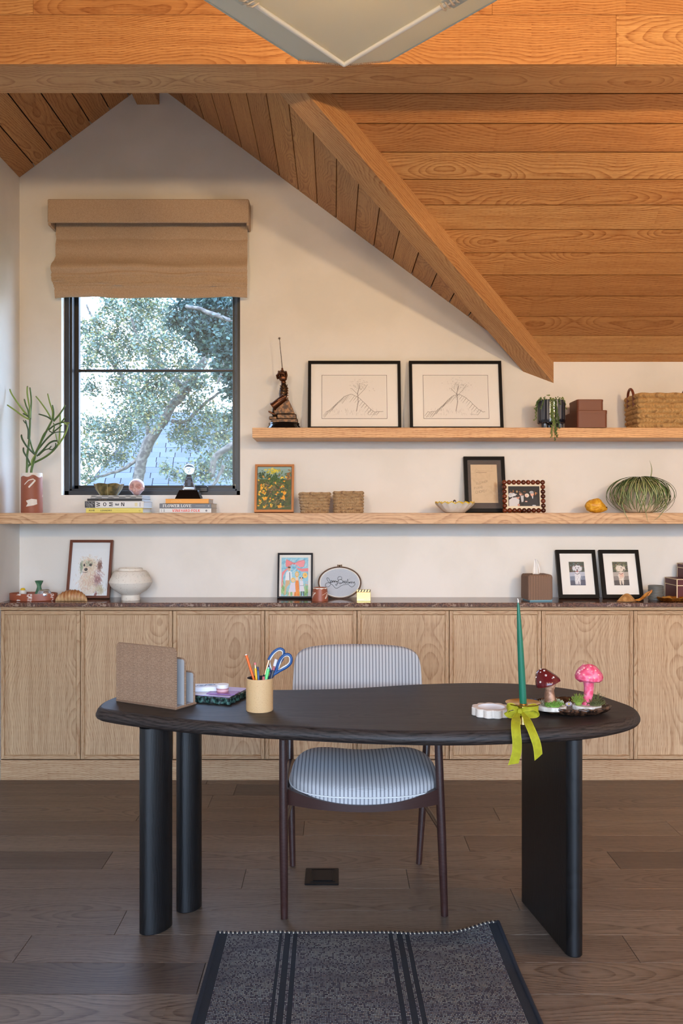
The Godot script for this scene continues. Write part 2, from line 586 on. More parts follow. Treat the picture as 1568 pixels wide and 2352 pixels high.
func _ready() -> void:
	rng.seed = 2024
	# ---- camera
	var cam := Camera3D.new()
	cam.name = "camera"
	cam.projection = Camera3D.PROJECTION_FRUSTUM
	cam.near = 0.05; cam.far = 200.0
	cam.size = 2.0 * cam.near * 1176.0 / F
	cam.frustum_offset = Vector2(cam.near * 16.0 / F, 0)
	cam.position = Vector3(0, EYE, 0)
	add_child(cam)
	cam.current = true
	# ---- sky and exposure
	var we := WorldEnvironment.new()
	we.name = "environment"
	var env := Environment.new()
	env.background_mode = Environment.BG_SKY
	var sky := Sky.new()
	var sm := ProceduralSkyMaterial.new()
	sm.sky_top_color = Color(0.66, 0.80, 1.0)
	sm.sky_horizon_color = Color(0.86, 0.93, 1.0)
	sm.ground_horizon_color = Color(0.40, 0.42, 0.40)
	sm.ground_bottom_color = Color(0.22, 0.23, 0.21)
	sm.sky_curve = 0.2
	sm.energy_multiplier = 13.5
	sky.sky_material = sm
	env.sky = sky
	env.tonemap_mode = Environment.TONE_MAPPER_LINEAR
	env.tonemap_exposure = 1.0
	env.sdfgi_enabled = true; env.ssao_enabled = true; env.ssil_enabled = true
	we.environment = env
	add_child(we)
	# ---- lamps: the pendant's own bulb and the row of ceiling downlights are lit by their builders
	make_materials()
	build_room()
	build_outside()
	build_window()
	build_cabinets()
	build_shelves()
	build_desk()
	build_chair()
	build_rug()
	build_pendant()
	build_floor_lamp()
	build_wall_spots()
	build_upper_shelf_things()
	build_lower_shelf_things()
	build_counter_things()
	build_desk_things()

func roof_y(z: float) -> float: return PLATE_Y + PITCH * (WALL - z)

# ---- floor, walls, roof
func build_room() -> void:
	# sub-floor and its boards
	var g := Geo.new()
	g.box(Vector3(RIGHT - LEFT + 0.4, 0.2, 6.6), Vector3((LEFT + RIGHT) / 2, -0.121, -1.85), 0.0)
	var floor_o := struct("floor", "brown oak plank floor running the width of the study", g, M["dark gap"])
	var joints := {0: [0.652], 1: [-0.346, 0.28], 2: [-0.913, 1.122], 3: [0.559], 4: [-0.1356, 1.5], -1: [-0.729, 0.81], -2: [0.95, -1.0], -3: [-0.40], 5: [0.75, -0.9], 6: [-0.6, 1.1], 7: [-0.5, 0.3, 1.9]}
	var shade := {"2_0": 3, "2_2": 3, "-3_0": 3, "-1_0": 1, "-1_1": 0, "7_1": 3, "0_1": 1}
	for row in range(-24, 9):
		var za := 3.106 - 0.18 + 0.18 * (row + 1)
		var zb := za + 0.18
		if zb > 4.72: zb = 4.72
		if za > 4.7: continue
		var xs: Array = joints.get(row, [LEFT + rng.randf_range(0.3, 1.6), LEFT + rng.randf_range(2.0, 3.6)]).duplicate()
		xs.sort()
		xs.insert(0, LEFT); xs.append(RIGHT)
		for k in xs.size() - 1:
			var wdt: float = xs[k + 1] - xs[k]
			var b := Geo.new()
			b.uo = Vector2(rng.randf() * 4.0, rng.randf_range(0.02, 0.3)) - Vector2(0, -za)
			b.uo.y = rng.randf_range(0.1, 0.4) + (za + zb) / 2
			b.box(Vector3(wdt - 0.0012, 0.02, zb - za - 0.0012), Vector3((xs[k] + xs[k + 1]) / 2, -0.01, -(za + zb) / 2), 0.0012)
			put("floor_plank", b, M["floor oak %d" % shade.get("%d_%d" % [row, k], rng.randi() % 3)], floor_o)
	# back wall: gable outline less the window
	var vx := RIDGE_X + (RIDGE_Y - PLATE_Y) / DPITCH
	var outline := PackedVector2Array([Vector2(LEFT - 0.2, -0.1), Vector2(RIGHT + 0.2, -0.1), Vector2(RIGHT + 0.2, PLATE_Y + 0.05), Vector2(vx, PLATE_Y + 0.05), Vector2(RIDGE_X, RIDGE_Y + 0.05), Vector2(LEFT - 0.2, RIDGE_Y + 0.05 + DPITCH * (LEFT - 0.2 - RIDGE_X))])
	var wl := -1.513; var wr := -0.523; var wb := 1.494; var wt := 2.82
	g = Geo.new().at(Transform3D(Basis(), Vector3(0, 0, -WALL)))
	for cut in [[-9, wl, -9, 9], [wr, 9, -9, 9], [wl, wr, -9, wb], [wl, wr, wt, 9]]:
		for piece in Geometry2D.intersect_polygons(outline, PackedVector2Array([Vector2(cut[0], cut[2]), Vector2(cut[1], cut[2]), Vector2(cut[1], cut[3]), Vector2(cut[0], cut[3])])):
			g.prism(piece, 0.24)
	struct("wall_back", "pale hand-trowelled plaster gable wall with the window", g, M["plaster"])
	g = Geo.new().box(Vector3(0.2, 5.6, 6.4), Vector3(LEFT - 0.1, 2.6, -1.9), 0.0)
	struct("wall_left", "pale plaster side wall beside the window", g, M["plaster"])
	g = Geo.new().box(Vector3(0.2, 5.6, 6.4), Vector3(RIGHT + 0.1, 2.6, -1.9), 0.0)
	struct("wall_right", "pale plaster wall closing the right of the room", g, M["plaster"])
	# wall behind the camera with its wide glazed opening
	g = Geo.new()
	g.box(Vector3(0.15, 5.6, 0.2), Vector3(LEFT + 0.075, 2.6, 1.1), 0.0)
	g.box(Vector3(0.5, 5.6, 0.2), Vector3(RIGHT - 0.25, 2.6, 1.1), 0.0)
	g.box(Vector3(RIGHT - LEFT, 3.0, 0.2), Vector3((LEFT + RIGHT) / 2, 2.45 + 1.5, 1.1), 0.0)
	struct("wall_front", "plaster wall around the garden doors behind the desk chair's view", g, M["plaster"])
	build_roof(vx)

func board_row(called: String, holder: Node3D, base: Transform3D, region: Array, along_x: bool, lo: float, hi: float, first: float, width: float, mats: Array) -> void:
	# boards of equal width laid over a region of the local xy plane
	var k := 0
	var a := first
	while a < hi:
		var b := a + width
		var strip := PackedVector2Array([Vector2(-20, a + 0.003), Vector2(20, a + 0.003), Vector2(20, b - 0.003), Vector2(-20, b - 0.003)]) if along_x else PackedVector2Array([Vector2(a + 0.003, -20), Vector2(b - 0.003, -20), Vector2(b - 0.003, 20), Vector2(a + 0.003, 20)])
		if b > lo:
			for reg in region:
				for piece in Geometry2D.intersect_polygons(reg, strip):
					if piece.size() < 3: continue
					var g := Geo.new().at(base)
					var mid := (a + b) / 2
					g.uo = Vector2(rng.randf() * 5.0, -mid + rng.randf_range(0.1, 0.4)) 
					g.prism(piece, 0.016, along_x)
					put(called, g, mats[rng.randi() % mats.size()], holder)
		a = b
		k += 1

func build_roof(vx: float) -> void:
	var oaks := [M["ceiling oak 0"], M["ceiling oak 1"], M["ceiling oak 2"], M["ceiling oak 3"]]
	var zr := 1.45    # depth of the main ridge
	var zv := WALL - (RIDGE_Y - PLATE_Y) / PITCH      # where the dormer ridge meets the main roof
	var zl := WALL - (RIDGE_Y + DPITCH * (LEFT - RIDGE_X) - PLATE_Y) / PITCH
	# main slope: local x = room x, local y = up the slope from the wall plate
	var ls := sqrt(1.0 + PITCH * PITCH)
	var up := Vector3(0, PITCH, 1.0) / ls
	var base := Transform3D(Basis(Vector3.RIGHT, up, Vector3.RIGHT.cross(up)), Vector3(0, PLATE_Y, -WALL))
	var sl := func(z: float) -> float: return (WALL - z) * ls
	var reg := PackedVector2Array([Vector2(RIGHT, 0), Vector2(RIGHT, sl.call(zr)), Vector2(LEFT, sl.call(zr)), Vector2(LEFT, sl.call(zl)), Vector2(RIDGE_X, sl.call(zv)), Vector2(vx, 0)])
	var back := Geo.new().at(base * Transform3D(Basis(), Vector3(0, 0, 0.0)))
	var under := base
	back.at(base.translated_local(Vector3(0, 0, -0.02)))
	back.prism(reg, 0.12)
	var deck := struct("ceiling", "oak boarded ceiling of the main roof slope", back, M["dark gap"])
	var wdt: float = 0.02159 * WALL * ls
	# seams measured from the eave: the lowest strip is a narrow rip
	board_row("ceiling_plank", deck, under, [reg], true, 0.0, sl.call(zr), sl.call(4.852) - wdt, wdt, oaks)
	# far side of the main roof, above and behind the camera
	var g: Geo
	var ry := roof_y(zr)
	var g2 := Geo.new()
	for s in [0.0, 0.1]:
		g2.quad(Vector3(LEFT - 0.2, ry + s, -zr), Vector3(RIGHT + 0.2, ry + s, -zr), Vector3(RIGHT + 0.2, ry - 0.62 * (zr + 1.2) + s, 1.2), Vector3(LEFT - 0.2, ry - 0.62 * (zr + 1.2) + s, 1.2), Vector3.DOWN if s == 0.0 else Vector3.UP)
	struct("ceiling", "oak boarded ceiling over the near half of the room", g2, M["ceiling oak 1"])
	# dormer slopes: local x = room depth towards the camera, local y = down the slope from the ridge
	var ds := sqrt(1.0 + DPITCH * DPITCH)
	for side in [-1.0, 1.0]:
		var dn := Vector3(side, -DPITCH, 0) / ds
		var away := Vector3(0, 0, -side)
		var b2 := Transform3D(Basis(away, dn, away.cross(dn)), Vector3(RIDGE_X, RIDGE_Y, -WALL))
		var far: float = ((vx - RIDGE_X) if side > 0 else (RIDGE_X - LEFT)) * ds
		var dr := PackedVector2Array([Vector2(0, 0), Vector2(WALL - zv, 0), Vector2(WALL - zl, far), Vector2(0, far)])
		if side > 0: dr = PackedVector2Array([Vector2(0, 0), Vector2(zv - WALL, 0), Vector2(0, far)])
		var g3 := Geo.new().at(b2.translated_local(Vector3(0, 0, -0.02)))
		g3.prism(dr, 0.12)
		var dk := struct("ceiling", "oak boarded slope of the dormer, %s of the window" % ("right" if side > 0 else "left"), g3, M["dark gap"])
		var sw := 0.1043 * ds      # 43.1 measured steps across, in metres
		var seam: float = (X(771.7, WALL) - RIDGE_X) * ds if side > 0 else (RIDGE_X - X(123.2, WALL)) * ds
		board_row("ceiling_plank", dk, b2, [dr], true, 0.0, far, fposmod(seam, sw) - sw, sw, [oaks[1], oaks[3], oaks[0]])
	# valley beam along the meeting of the two roofs
	var ax := Vector3(-PITCH / DPITCH, PITCH, 1.0)
	var nh := Vector3(1.0, 0, PITCH / DPITCH).normalized()
	var p1 := Vector3(1.045, 2.178, -WALL)
	var len: float = (WALL - zv) + 0.02
	var vb := Geo.new()
	var wide := nh * 0.118
	var corner := [p1, p1 + wide, p1 + wide + Vector3(0, 0.17, 0), p1 + Vector3(0, 0.17, 0)]
	var ends := []
	for s in 2:
		var ring := []
		for q in corner:
			var tt: float = ((-WALL - 0.01) - q.z) if s == 0 else (-zv + 0.02 - q.z)
			ring.append(q + ax * tt)
		ends.append(ring)
	for k in 4:
		var k1 := (k + 1) % 4
		var nn: Vector3 = [Vector3(0, -1, 0), nh, Vector3.UP, -nh][k]
		nn = (nn - ax.normalized() * nn.dot(ax.normalized())).normalized()
		var wv: float = (corner[k] as Vector3).distance_to(corner[k1])
		var l2 := len * ax.length()
		vb.quad(ends[0][k], ends[1][k], ends[1][k1], ends[0][k1], nn, Vector2(0, 0.1 + k * 0.2), Vector2(l2, 0.1 + k * 0.2), Vector2(l2, 0.1 + k * 0.2 + wv), Vector2(0, 0.1 + k * 0.2 + wv))
	struct("trim", "diagonal oak valley beam running down to the back wall", vb, M["beam oak"])
	# ridge beam of the dormer
	g = Geo.new().box(Vector3(0.125, 0.2, WALL - zv), Vector3(-1.032, 3.757, -(WALL + zv) / 2), 0.003, 2)
	struct("trim", "oak ridge beam at the top of the dormer", g, M["beam oak"])
	# cross beam cased in boards
	var zb := 3.55; var zf := 3.32; var yb: float = EYE + (1176.0 - 214.0) * zb / F
	g = Geo.new().box(Vector3(RIGHT - LEFT, 0.33, zb - zf - 0.02), Vector3((LEFT + RIGHT) / 2, yb + 0.175, -(zb + zf) / 2 - 0.005), 0.001)
	var cb := struct("trim", "long oak cross beam cased in boards", g, M["beam oak"])
	var rows := [[yb, 0.185, [X(1415, zf)]], [yb + 0.1865, 0.165, [X(76, zf), X(1130, zf)]]]
	for r in rows:
		var xs: Array = r[2].duplicate()
		xs.insert(0, LEFT); xs.append(RIGHT)
		for k in xs.size() - 1:
			var bb := Geo.new()
			bb.uo = Vector2(rng.randf() * 3, -r[0] + rng.randf_range(0.05, 0.3))
			bb.box(Vector3(xs[k + 1] - xs[k] - 0.0008, r[1], 0.018), Vector3((xs[k] + xs[k + 1]) / 2, r[0] + r[1] / 2, -zf - 0.009), 0.001)
			put("beam_board", bb, oaks[[0, 2, 1][(k + int(r[1] * 100)) % 3]], cb)
	var so := Geo.new()
	so.uo = Vector2(0.3, 3.7)
	so.box(Vector3(RIGHT - LEFT, 0.018, zb - zf - 0.019), Vector3((LEFT + RIGHT) / 2, yb + 0.009, -(zb + zf) / 2 - 0.0095), 0.001)
	put("soffit_board", so, M["beam oak"], cb)
	# little white sensor on the dormer slope
	var sx := X(561, 3.62)
	var sp := Vector3(X(561, 3.9), 0, -3.9)
	sp.y = RIDGE_Y - DPITCH * (sp.x - RIDGE_X)
	var o := thing("ceiling_sensor", "small white sensor dome on the dormer boards behind the cross beam", "sensor", sp)
	o.rotation.z = -atan(DPITCH)
	put("dome", Geo.new().lathe([Vector2(0, -0.05), Vector2(0.02, -0.046), Vector2(0.032, -0.032), Vector2(0.036, -0.014)], 24), M["white glaze"], o)
	put("base_ring", Geo.new().lathe([Vector2(0.036, -0.014), Vector2(0.044, -0.014), Vector2(0.044, 0.0)], 24), M["white glaze"], o)

# ---- what stands outside the window
func build_outside() -> void:
	var g := Geo.new().box(Vector3(60, 0.2, 60), Vector3(0, -0.5, -36), 0.0)
	struct("ground", "garden ground below the window", g, mat("lawn", rgb(92, 104, 70), 0.95))
	# neighbouring roof with its courses of shingles
	var h := thing("neighbour_house", "neighbouring house with a pale blue grey shingle roof behind the trees", "house", Vector3(-1.2, -0.4, -12.6))
	var body := Geo.new().box(Vector3(5.3, 1.9, 3.0), Vector3(0.35, 0.95, -1.75), 0.02)
	put("wall", body, mat("house wall", rgb(196, 192, 184), 0.9), h)
	var slope := atan2(2.4, 4.6)
	var rb := Basis(Vector3(0, 1, 0), 0.13) * Basis(Vector3.RIGHT, -(PI / 2 - slope))
	var rx := Transform3D(rb, Vector3(0.0, 1.86, 0.1))
	var edge := func(y: float) -> float: return -2.5 + 0.22 * y
	var slab := Geo.new().at(rx.translated_local(Vector3(0, 0, -0.012)))
	slab.prism(PackedVector2Array([Vector2(edge.call(0.0), 0), Vector2(3, 0), Vector2(3, 3.7), Vector2(edge.call(3.7), 3.7)]), 0.08)
	put("roof", slab, mat("roof felt", rgb(16, 18, 22), 0.9), h)
	var sm := [mat("shingle pale", rgb(62, 67, 77), 0.8), mat("shingle grey", rgb(57, 62, 73), 0.8), mat("shingle blue", rgb(67, 72, 82), 0.8)]
	var roof: Node3D = h.get_node("roof")
	for row in 19:
		var y := 0.1 + row * 0.19
		var x: float = edge.call(y) + rng.randf_range(0.0, 0.1)
		while x < 1.2:
			var s := Geo.new().at(rx)
			var w := rng.randf_range(0.2, 0.27)
			s.box(Vector3(w - 0.012, 0.19, 0.014), Vector3(x + w / 2, y, -0.004 + rng.randf() * 0.006), 0.002)
			put("shingle", s, sm[rng.randi() % 3], roof)
			x += w
	tree("oak_tree", "sunlit garden oak with a pale diagonal limb outside the window", true)
	tree("dark_tree", "darker broad leaved tree at the upper right of the window view", false)

func limb(g: Geo, pts: Array, z: float, r0: float, r1: float) -> void:
	var cv := Curve3D.new()
	for k in pts.size():
		var p := P(pts[k][0], pts[k][1], z + (pts[k][2] if pts[k].size() > 2 else 0.0))
		var d := Vector3.ZERO
		if k > 0 and k < pts.size() - 1: d = (P(pts[k + 1][0], pts[k + 1][1], z) - P(pts[k - 1][0], pts[k - 1][1], z)) * 0.16
		cv.add_point(p, -d, d)
	cv.bake_interval = 0.07
	var bp := cv.get_baked_points()
	var path := []
	var rad := []
	for k in bp.size():
		var f := float(k) / (bp.size() - 1)
		path.append(bp[k] + Vector3(rng.randf_range(-1, 1), rng.randf_range(-1, 1), rng.randf_range(-1, 1)) * 0.008)
		rad.append(lerpf(r0, r1, f) * rng.randf_range(0.9, 1.12))
	g.tube(path, rad, 8)

func tree(called: String, label: String, pale: bool) -> void:
	var z := 8.6 if pale else 7.2
	var o := thing(called, label, "tree", Vector3.ZERO)
	var g := Geo.new()
	if pale:
		limb(g, [[250, 1900], [285, 1400], [318, 1100], [332, 1040], [362, 985], [398, 930], [425, 895], [448, 860], [480, 800], [500, 700], [520, 560]], z, 0.10, 0.025)
		limb(g, [[332, 1040], [290, 1075], [240, 1090], [190, 1112]], z, 0.02, 0.008)
		limb(g, [[318, 1100], [340, 1000], [300, 900], [240, 800], [200, 700]], z + 0.3, 0.03, 0.01)
		limb(g, [[398, 968], [430, 968], [455, 940], [500, 905], [536, 890]], z, 0.022, 0.012)
		limb(g, [[425, 895], [380, 850], [330, 800], [300, 730]], z, 0.025, 0.01)
		limb(g, [[600, 1010], [536, 1022], [505, 1040], [490, 1062], [485, 1090]], z - 0.4, 0.035, 0.03)
		limb(g, [[512, 1070], [500, 1100], [478, 1130]], z - 0.4, 0.018, 0.01)
	else:
		limb(g, [[760, 1900], [700, 1300], [640, 900], [560, 760], [490, 720], [430, 705]], z, 0.09, 0.015)
		limb(g, [[560, 760], [520, 830], [500, 880]], z, 0.025, 0.008)
		limb(g, [[640, 900], [580, 880], [545, 920]], z, 0.02, 0.008)
	put("trunk", g, textured("bark pale" if pale else "bark dark", mottle(5 + int(pale), 128, 0.05, rgb(76, 70, 64) if pale else rgb(84, 78, 72), rgb(118, 110, 100) if pale else rgb(120, 112, 104)), Color.WHITE, 0.95, Vector3.ONE * 3, true), o)
	var leaf := Geo.new()
	for s in [-1.0, 1.0]:
		leaf.quad(Vector3(0, 0, 0), Vector3(s * 0.34, 0.4, 0.12), Vector3(0, 1, 0), Vector3(0, 0.5, 0), Vector3(-s * 0.3, 0, 1))
	var lm := mat("leaf pale" if pale else "leaf dark", Color.WHITE, 0.7)
	lm.vertex_color_use_as_albedo = true
	lm.backlight_enabled = true
	lm.backlight = Color(0.5, 0.5, 0.5)
	var clumps := []
	if pale:
		for c in [[200, 760, 30], [225, 800, 34], [262, 770, 34], [285, 720, 36], [320, 740, 36], [350, 790, 40], [300, 800, 36], [265, 830, 30], [205, 830, 24], [380, 720, 40], [400, 780, 40], [340, 700, 34], [430, 830, 30], [210, 890, 26], [280, 880, 40], [330, 900, 44], [370, 880, 44], [420, 870, 40], [460, 880, 36], [500, 860, 26], [300, 950, 44], [250, 990, 44], [210, 980, 34], [200, 1040, 36], [240, 1050, 30], [290, 1000, 40], [340, 950, 36], [380, 920, 36], [440, 930, 34], [420, 990, 30], [450, 1010, 30], [400, 1000, 16], [480, 960, 36], [510, 1000, 40], [500, 1050, 36], [470, 1080, 34], [525, 1080, 30], [430, 1095, 20], [400, 1090, 18], [380, 1075, 14], [280, 1050, 20], [200, 1090, 22], [520, 960, 30], [460, 700, 34], [255, 700, 26], [360, 840, 30], [310, 690, 24], [230, 740, 20], [540, 1040, 30]]:
			clumps.append([P(c[0], c[1], z + rng.randf_range(-0.6, 0.8)), c[2] * z / F, int(c[2] * c[2] * 0.58)])
	else:
		for c in [[430, 715, 34], [480, 700, 40], [520, 720, 44], [500, 770, 40], [530, 800, 40], [450, 760, 30], [515, 840, 26], [540, 870, 26], [400, 740, 18], [540, 900, 24], [560, 780, 40], [545, 950, 16], [570, 700, 40], [470, 800, 18]]:
			clumps.append([P(c[0], c[1], z + rng.randf_range(-0.3, 0.5)), c[2] * z / F, int(c[2] * c[2] * 0.8)])
	var total := 0
	for c in clumps: total += c[2]
	var mm := MultiMesh.new()
	mm.transform_format = MultiMesh.TRANSFORM_3D
	mm.use_colors = true
	mm.mesh = leaf.mesh(true)
	mm.instance_count = total
	var greens := [Color(0.11, 0.165, 0.12), Color(0.14, 0.19, 0.13), Color(0.20, 0.22, 0.10), Color(0.11, 0.16, 0.14), Color(0.27, 0.23, 0.09), Color(0.15, 0.19, 0.16)] if pale else [Color(0.03, 0.07, 0.06), Color(0.045, 0.09, 0.07), Color(0.065, 0.105, 0.07), Color(0.03, 0.06, 0.055)]
	var k := 0
	for c in clumps:
		for j in c[2]:
			var d := Vector3(rng.randfn(), rng.randfn(), rng.randfn()) * 0.52
			var p: Vector3 = c[0] + d * c[1]
			var b := Basis.from_euler(Vector3(rng.randf() * TAU, rng.randf() * TAU, rng.randf() * TAU)).scaled(Vector3.ONE * rng.randf_range(0.022, 0.044) * (1.0 if pale else 1.25))
			mm.set_instance_transform(k, Transform3D(b, p))
			mm.set_instance_color(k, greens[rng.randi() % greens.size()])
			k += 1
	var mi := MultiMeshInstance3D.new()
	mi.multimesh = mm
	mi.material_override = lm
	mi.name = "foliage"
	mi.set_meta("kind", "stuff")
	o.add_child(mi)

# ---- window, blind
func frame_ring(x0: float, x1: float, y0: float, y1: float, w: float, z0: float, dep: float) -> Geo:
	var g := Geo.new()
	var zc := -(z0 + dep / 2)
	g.box(Vector3(w, y1 - y0, dep), Vector3(x0 + w / 2, (y0 + y1) / 2, zc), 0.002)
	g.box(Vector3(w, y1 - y0, dep), Vector3(x1 - w / 2, (y0 + y1) / 2, zc), 0.002)
	g.box(Vector3(x1 - x0, w, dep), Vector3((x0 + x1) / 2, y0 + w / 2, zc), 0.002)
	g.box(Vector3(x1 - x0, w, dep), Vector3((x0 + x1) / 2, y1 - w / 2, zc), 0.002)
	return g

func build_window() -> void:
	var x0 := -1.513; var x1 := -0.523; var y0 := 1.494; var y1 := 2.82
	var o := struct("window_1", "black framed window with one thin cross bar", frame_ring(x0, x1, y0, y1, 0.026, 4.953, 0.12), M["window black"])
	put("stop", frame_ring(x0 + 0.025, x1 - 0.025, y0 + 0.025, y1 - 0.025, 0.012, 4.975, 0.09), M["window black"], o)
	put("sash", frame_ring(x0 + 0.030, x1 - 0.030, y0 + 0.030, y1 - 0.030, 0.028, 5.03, 0.04), M["window black"], o)
	var g := Geo.new()
	g.box(Vector3(x1 - x0 - 0.08, 0.016, 0.02), Vector3((x0 + x1) / 2, 2.206, -5.045), 0.003)
	put("cross_bar", g, M["window black"], o)
	g = Geo.new().box(Vector3(x1 - x0 - 0.08, 0.64, 0.004), Vector3((x0 + x1) / 2, 1.88, -5.06), 0.0)
	put("pane", g, M["pane"], o)
	g = Geo.new().box(Vector3(x1 - x0 - 0.08, 0.56, 0.004), Vector3((x0 + x1) / 2, 2.495, -5.06), 0.0)
	put("pane", g, M["pane"], o)
	var hd := Geo.new()
	hd.box(Vector3(0.075, 0.034, 0.022), Vector3(X(462, 4.95), Y(1123, 4.95), -4.95), 0.004)
	hd.box(Vector3(0.11, 0.012, 0.016), Vector3(X(452, 4.94), Y(1117, 4.94), -4.935), 0.004)
	put("crank_handle", hd, M["black metal"], o)
	put("latch", Geo.new().box(Vector3(0.014, 0.03, 0.014), Vector3(X(541, 4.99), Y(1117, 4.99), -5.02), 0.003), M["brass"], o)
	# roman blind
	var b := thing("roman_blind", "brown tweed roman blind raised over the top half of the window", "blind", Vector3(X(345, 4.8), 2.2, -4.8))
	var loc := -b.position
	var tm: Material = M["blind tweed"]
	var v := Geo.new()
	var yt := Y(457, 4.774); var yb := Y(511, 4.774); var xa := X(109, 4.774); var xb := X(571, 4.774)
	v.box(Vector3(xb - xa, yt - yb, 0.014), Vector3((xa + xb) / 2, (yt + yb) / 2, -4.781) + loc, 0.004)
	v.box(Vector3(0.014, yt - yb + 0.014, 0.115), Vector3(xa + 0.007, (yt + yb) / 2 - 0.007, -4.839) + loc, 0.004)
	v.box(Vector3(0.014, yt - yb + 0.014, 0.115), Vector3(xb - 0.007, (yt + yb) / 2 - 0.007, -4.839) + loc, 0.004)
	v.box(Vector3(xb - xa, 0.014, 0.115), Vector3((xa + xb) / 2, yt - 0.007, -4.839) + loc, 0.004)
	put("valance", v, tm, b)
	var prof := [[500, 0.0], [520, 0.004], [536, 0.012], [543, 0.002], [547, 0.006], [560, 0.016], [575, 0.014], [585, 0.012], [596, 0.022], [606, 0.04], [614, 0.052], [620, 0.05], [624, 0.036], [627, 0.042], [632, 0.05], [635, 0.034], [637, 0.046], [640, 0.033], [643, 0.045], [646, 0.032], [649, 0.044], [652, 0.03], [654, 0.042], [657, 0.028], [660, 0.038], [663, 0.022], [668, 0.03], [676, 0.028], [682, 0.025], [683, 0.018], [682, 0.008]]
	var rows := []
	var nz := fnl(8, 1.2, 2)
	for pr in prof:
		var row := PackedVector3Array()
		var wide := smoothstep(590.0, 606.0, pr[0]) * (1.0 - smoothstep(640.0, 668.0, pr[0]))
		for k in 41:
			var f := k / 40.0
			var x: float = lerpf(X(124, 4.82) - 0.014 * wide, X(567, 4.82) + 0.002 * wide, f)
			var yy: float = Y(pr[0], 4.82) + nz.get_noise_2d(x * 2.0, pr[0] * 0.02) * 0.012 + 0.006 * sin(f * PI) * smoothstep(560.0, 683.0, pr[0])
			row.append(Vector3(x, yy, -4.86 + pr[1] * 1.1 + nz.get_noise_2d(x * 3.0 + 9.0, pr[0] * 0.05) * 0.006) + loc)
		rows.append(row)
	var cl := Geo.new()
	cl.grid(rows)
	put("folded_cloth", cl, tm, b)

# ---- cabinets with the stone top
func build_cabinets() -> void:
	var zc := 4.6136
	var yt := Y(1402.5, zc); var yb := Y(1744.5, zc)
	var names_at := ["at the far left end, behind the letter rack's left side", "second from the left wall, behind the woven letter rack", "behind the pencil cup and the striped chair's left edge", "behind the left half of the striped chair", "behind the right half of the striped chair", "behind the green candle", "behind the two toadstool ornaments", "at the right edge of the picture beside the desk's end", "just past the right edge of the picture", "in the right corner of the room"]
	for k in 10:
		var xa := maxf(X(184.5 + 211.7 * (k - 1), zc), LEFT + 0.002)
		var xb := minf(X(184.5 + 211.7 * k, zc), RIGHT - 0.004)
		if xb - xa < 0.1: continue
		var c := thing("oak_cabinet", "pale oak cabinet unit %s" % names_at[k], "cabinet", Vector3((xa + xb) / 2, 0.106, -zc), 0.0, "oak cabinets along the back wall")
		var w := xb - xa
		var hgt := yt - yb
		var body := Geo.new().box(Vector3(w - 0.0004, 0.776, 0.24), Vector3(0, 0.388, -0.15), 0.001, 1)
		put("body", body, M["cabinet oak %d" % (k % 4)], c)
		var y0 := yb - 0.106
		var dr := Geo.new()
		dr.uo = Vector2(rng.randf() * 3, rng.randf() * 0.3 + 0.3)
		dr.box(Vector3(w - 0.040, hgt - 0.040, 0.012), Vector3(0, y0 + hgt / 2, -0.012), 0.0, 1)
		var door := put("door", dr, M["cabinet oak %d" % ((k * 3 + 1) % 4)], c)
		for s in [-1.0, 1.0]:
			var st := Geo.new()
			st.uo = Vector2(rng.randf() * 3, rng.randf())
			st.box(Vector3(0.0185, hgt - 0.0025, 0.02), Vector3(s * (w / 2 - 0.0108), y0 + hgt / 2, -0.010), 0.0015, 1)
			put("stile", st, M["cabinet frame oak"], door)
			var rl := Geo.new()
			rl.uo = Vector2(rng.randf() * 3, rng.randf())
			rl.box(Vector3(w - 0.0405, 0.0185, 0.0198), Vector3(0, y0 + hgt / 2 + s * (hgt / 2 - 0.0105), -0.0101), 0.0015)
			put("rail", rl, M["cabinet frame oak"], door)
			var bd := Geo.new()
			bd.box(Vector3(0.005, hgt - 0.04, 0.006), Vector3(s * (w / 2 - 0.0222), y0 + hgt / 2, -0.006), 0.0022, 1)
			bd.box(Vector3(w - 0.04, 0.005, 0.006), Vector3(0, y0 + hgt / 2 + s * (hgt / 2 - 0.0222), -0.006), 0.0022)
			put("bead", bd, M["cabinet frame oak"], door)
	var mid := (LEFT + RIGHT) / 2
	var wid := RIGHT - LEFT - 0.004
	var g := Geo.new().box(Vector3(wid, 0.1045, 0.02), Vector3(0, 0.0522, 0), 0.001)
	var pl := put("plinth_board", g, M["cabinet frame oak"])
	pl.position = Vector3(mid, 0, -zc - 0.01)
	tag(pl, "long oak plinth board along the floor under the cabinets", "plinth")
	g = Geo.new()
	g.uo = Vector2(0.4, 0.6)
	g.box(Vector3(wid, 0.0185, 0.25), Vector3(0, 0, 0), 0.001)
	var rail := put("top_rail", g, M["cabinet frame oak"])
	rail.position = Vector3(mid, 0.8962, -zc - 0.125)
	tag(rail, "thin oak rail running between the stone top and the cabinet doors", "rail")
	g = Geo.new().box(Vector3(wid, 0.022, 0.304), Vector3(0, 0, 0), 0.0025)
	var top := put("stone_worktop", g, M["quartzite"])
	top.position = Vector3(mid, COUNTER - 0.011, -4.745)
	tag(top, "polished brown and rose veined stone worktop over the cabinets", "worktop")

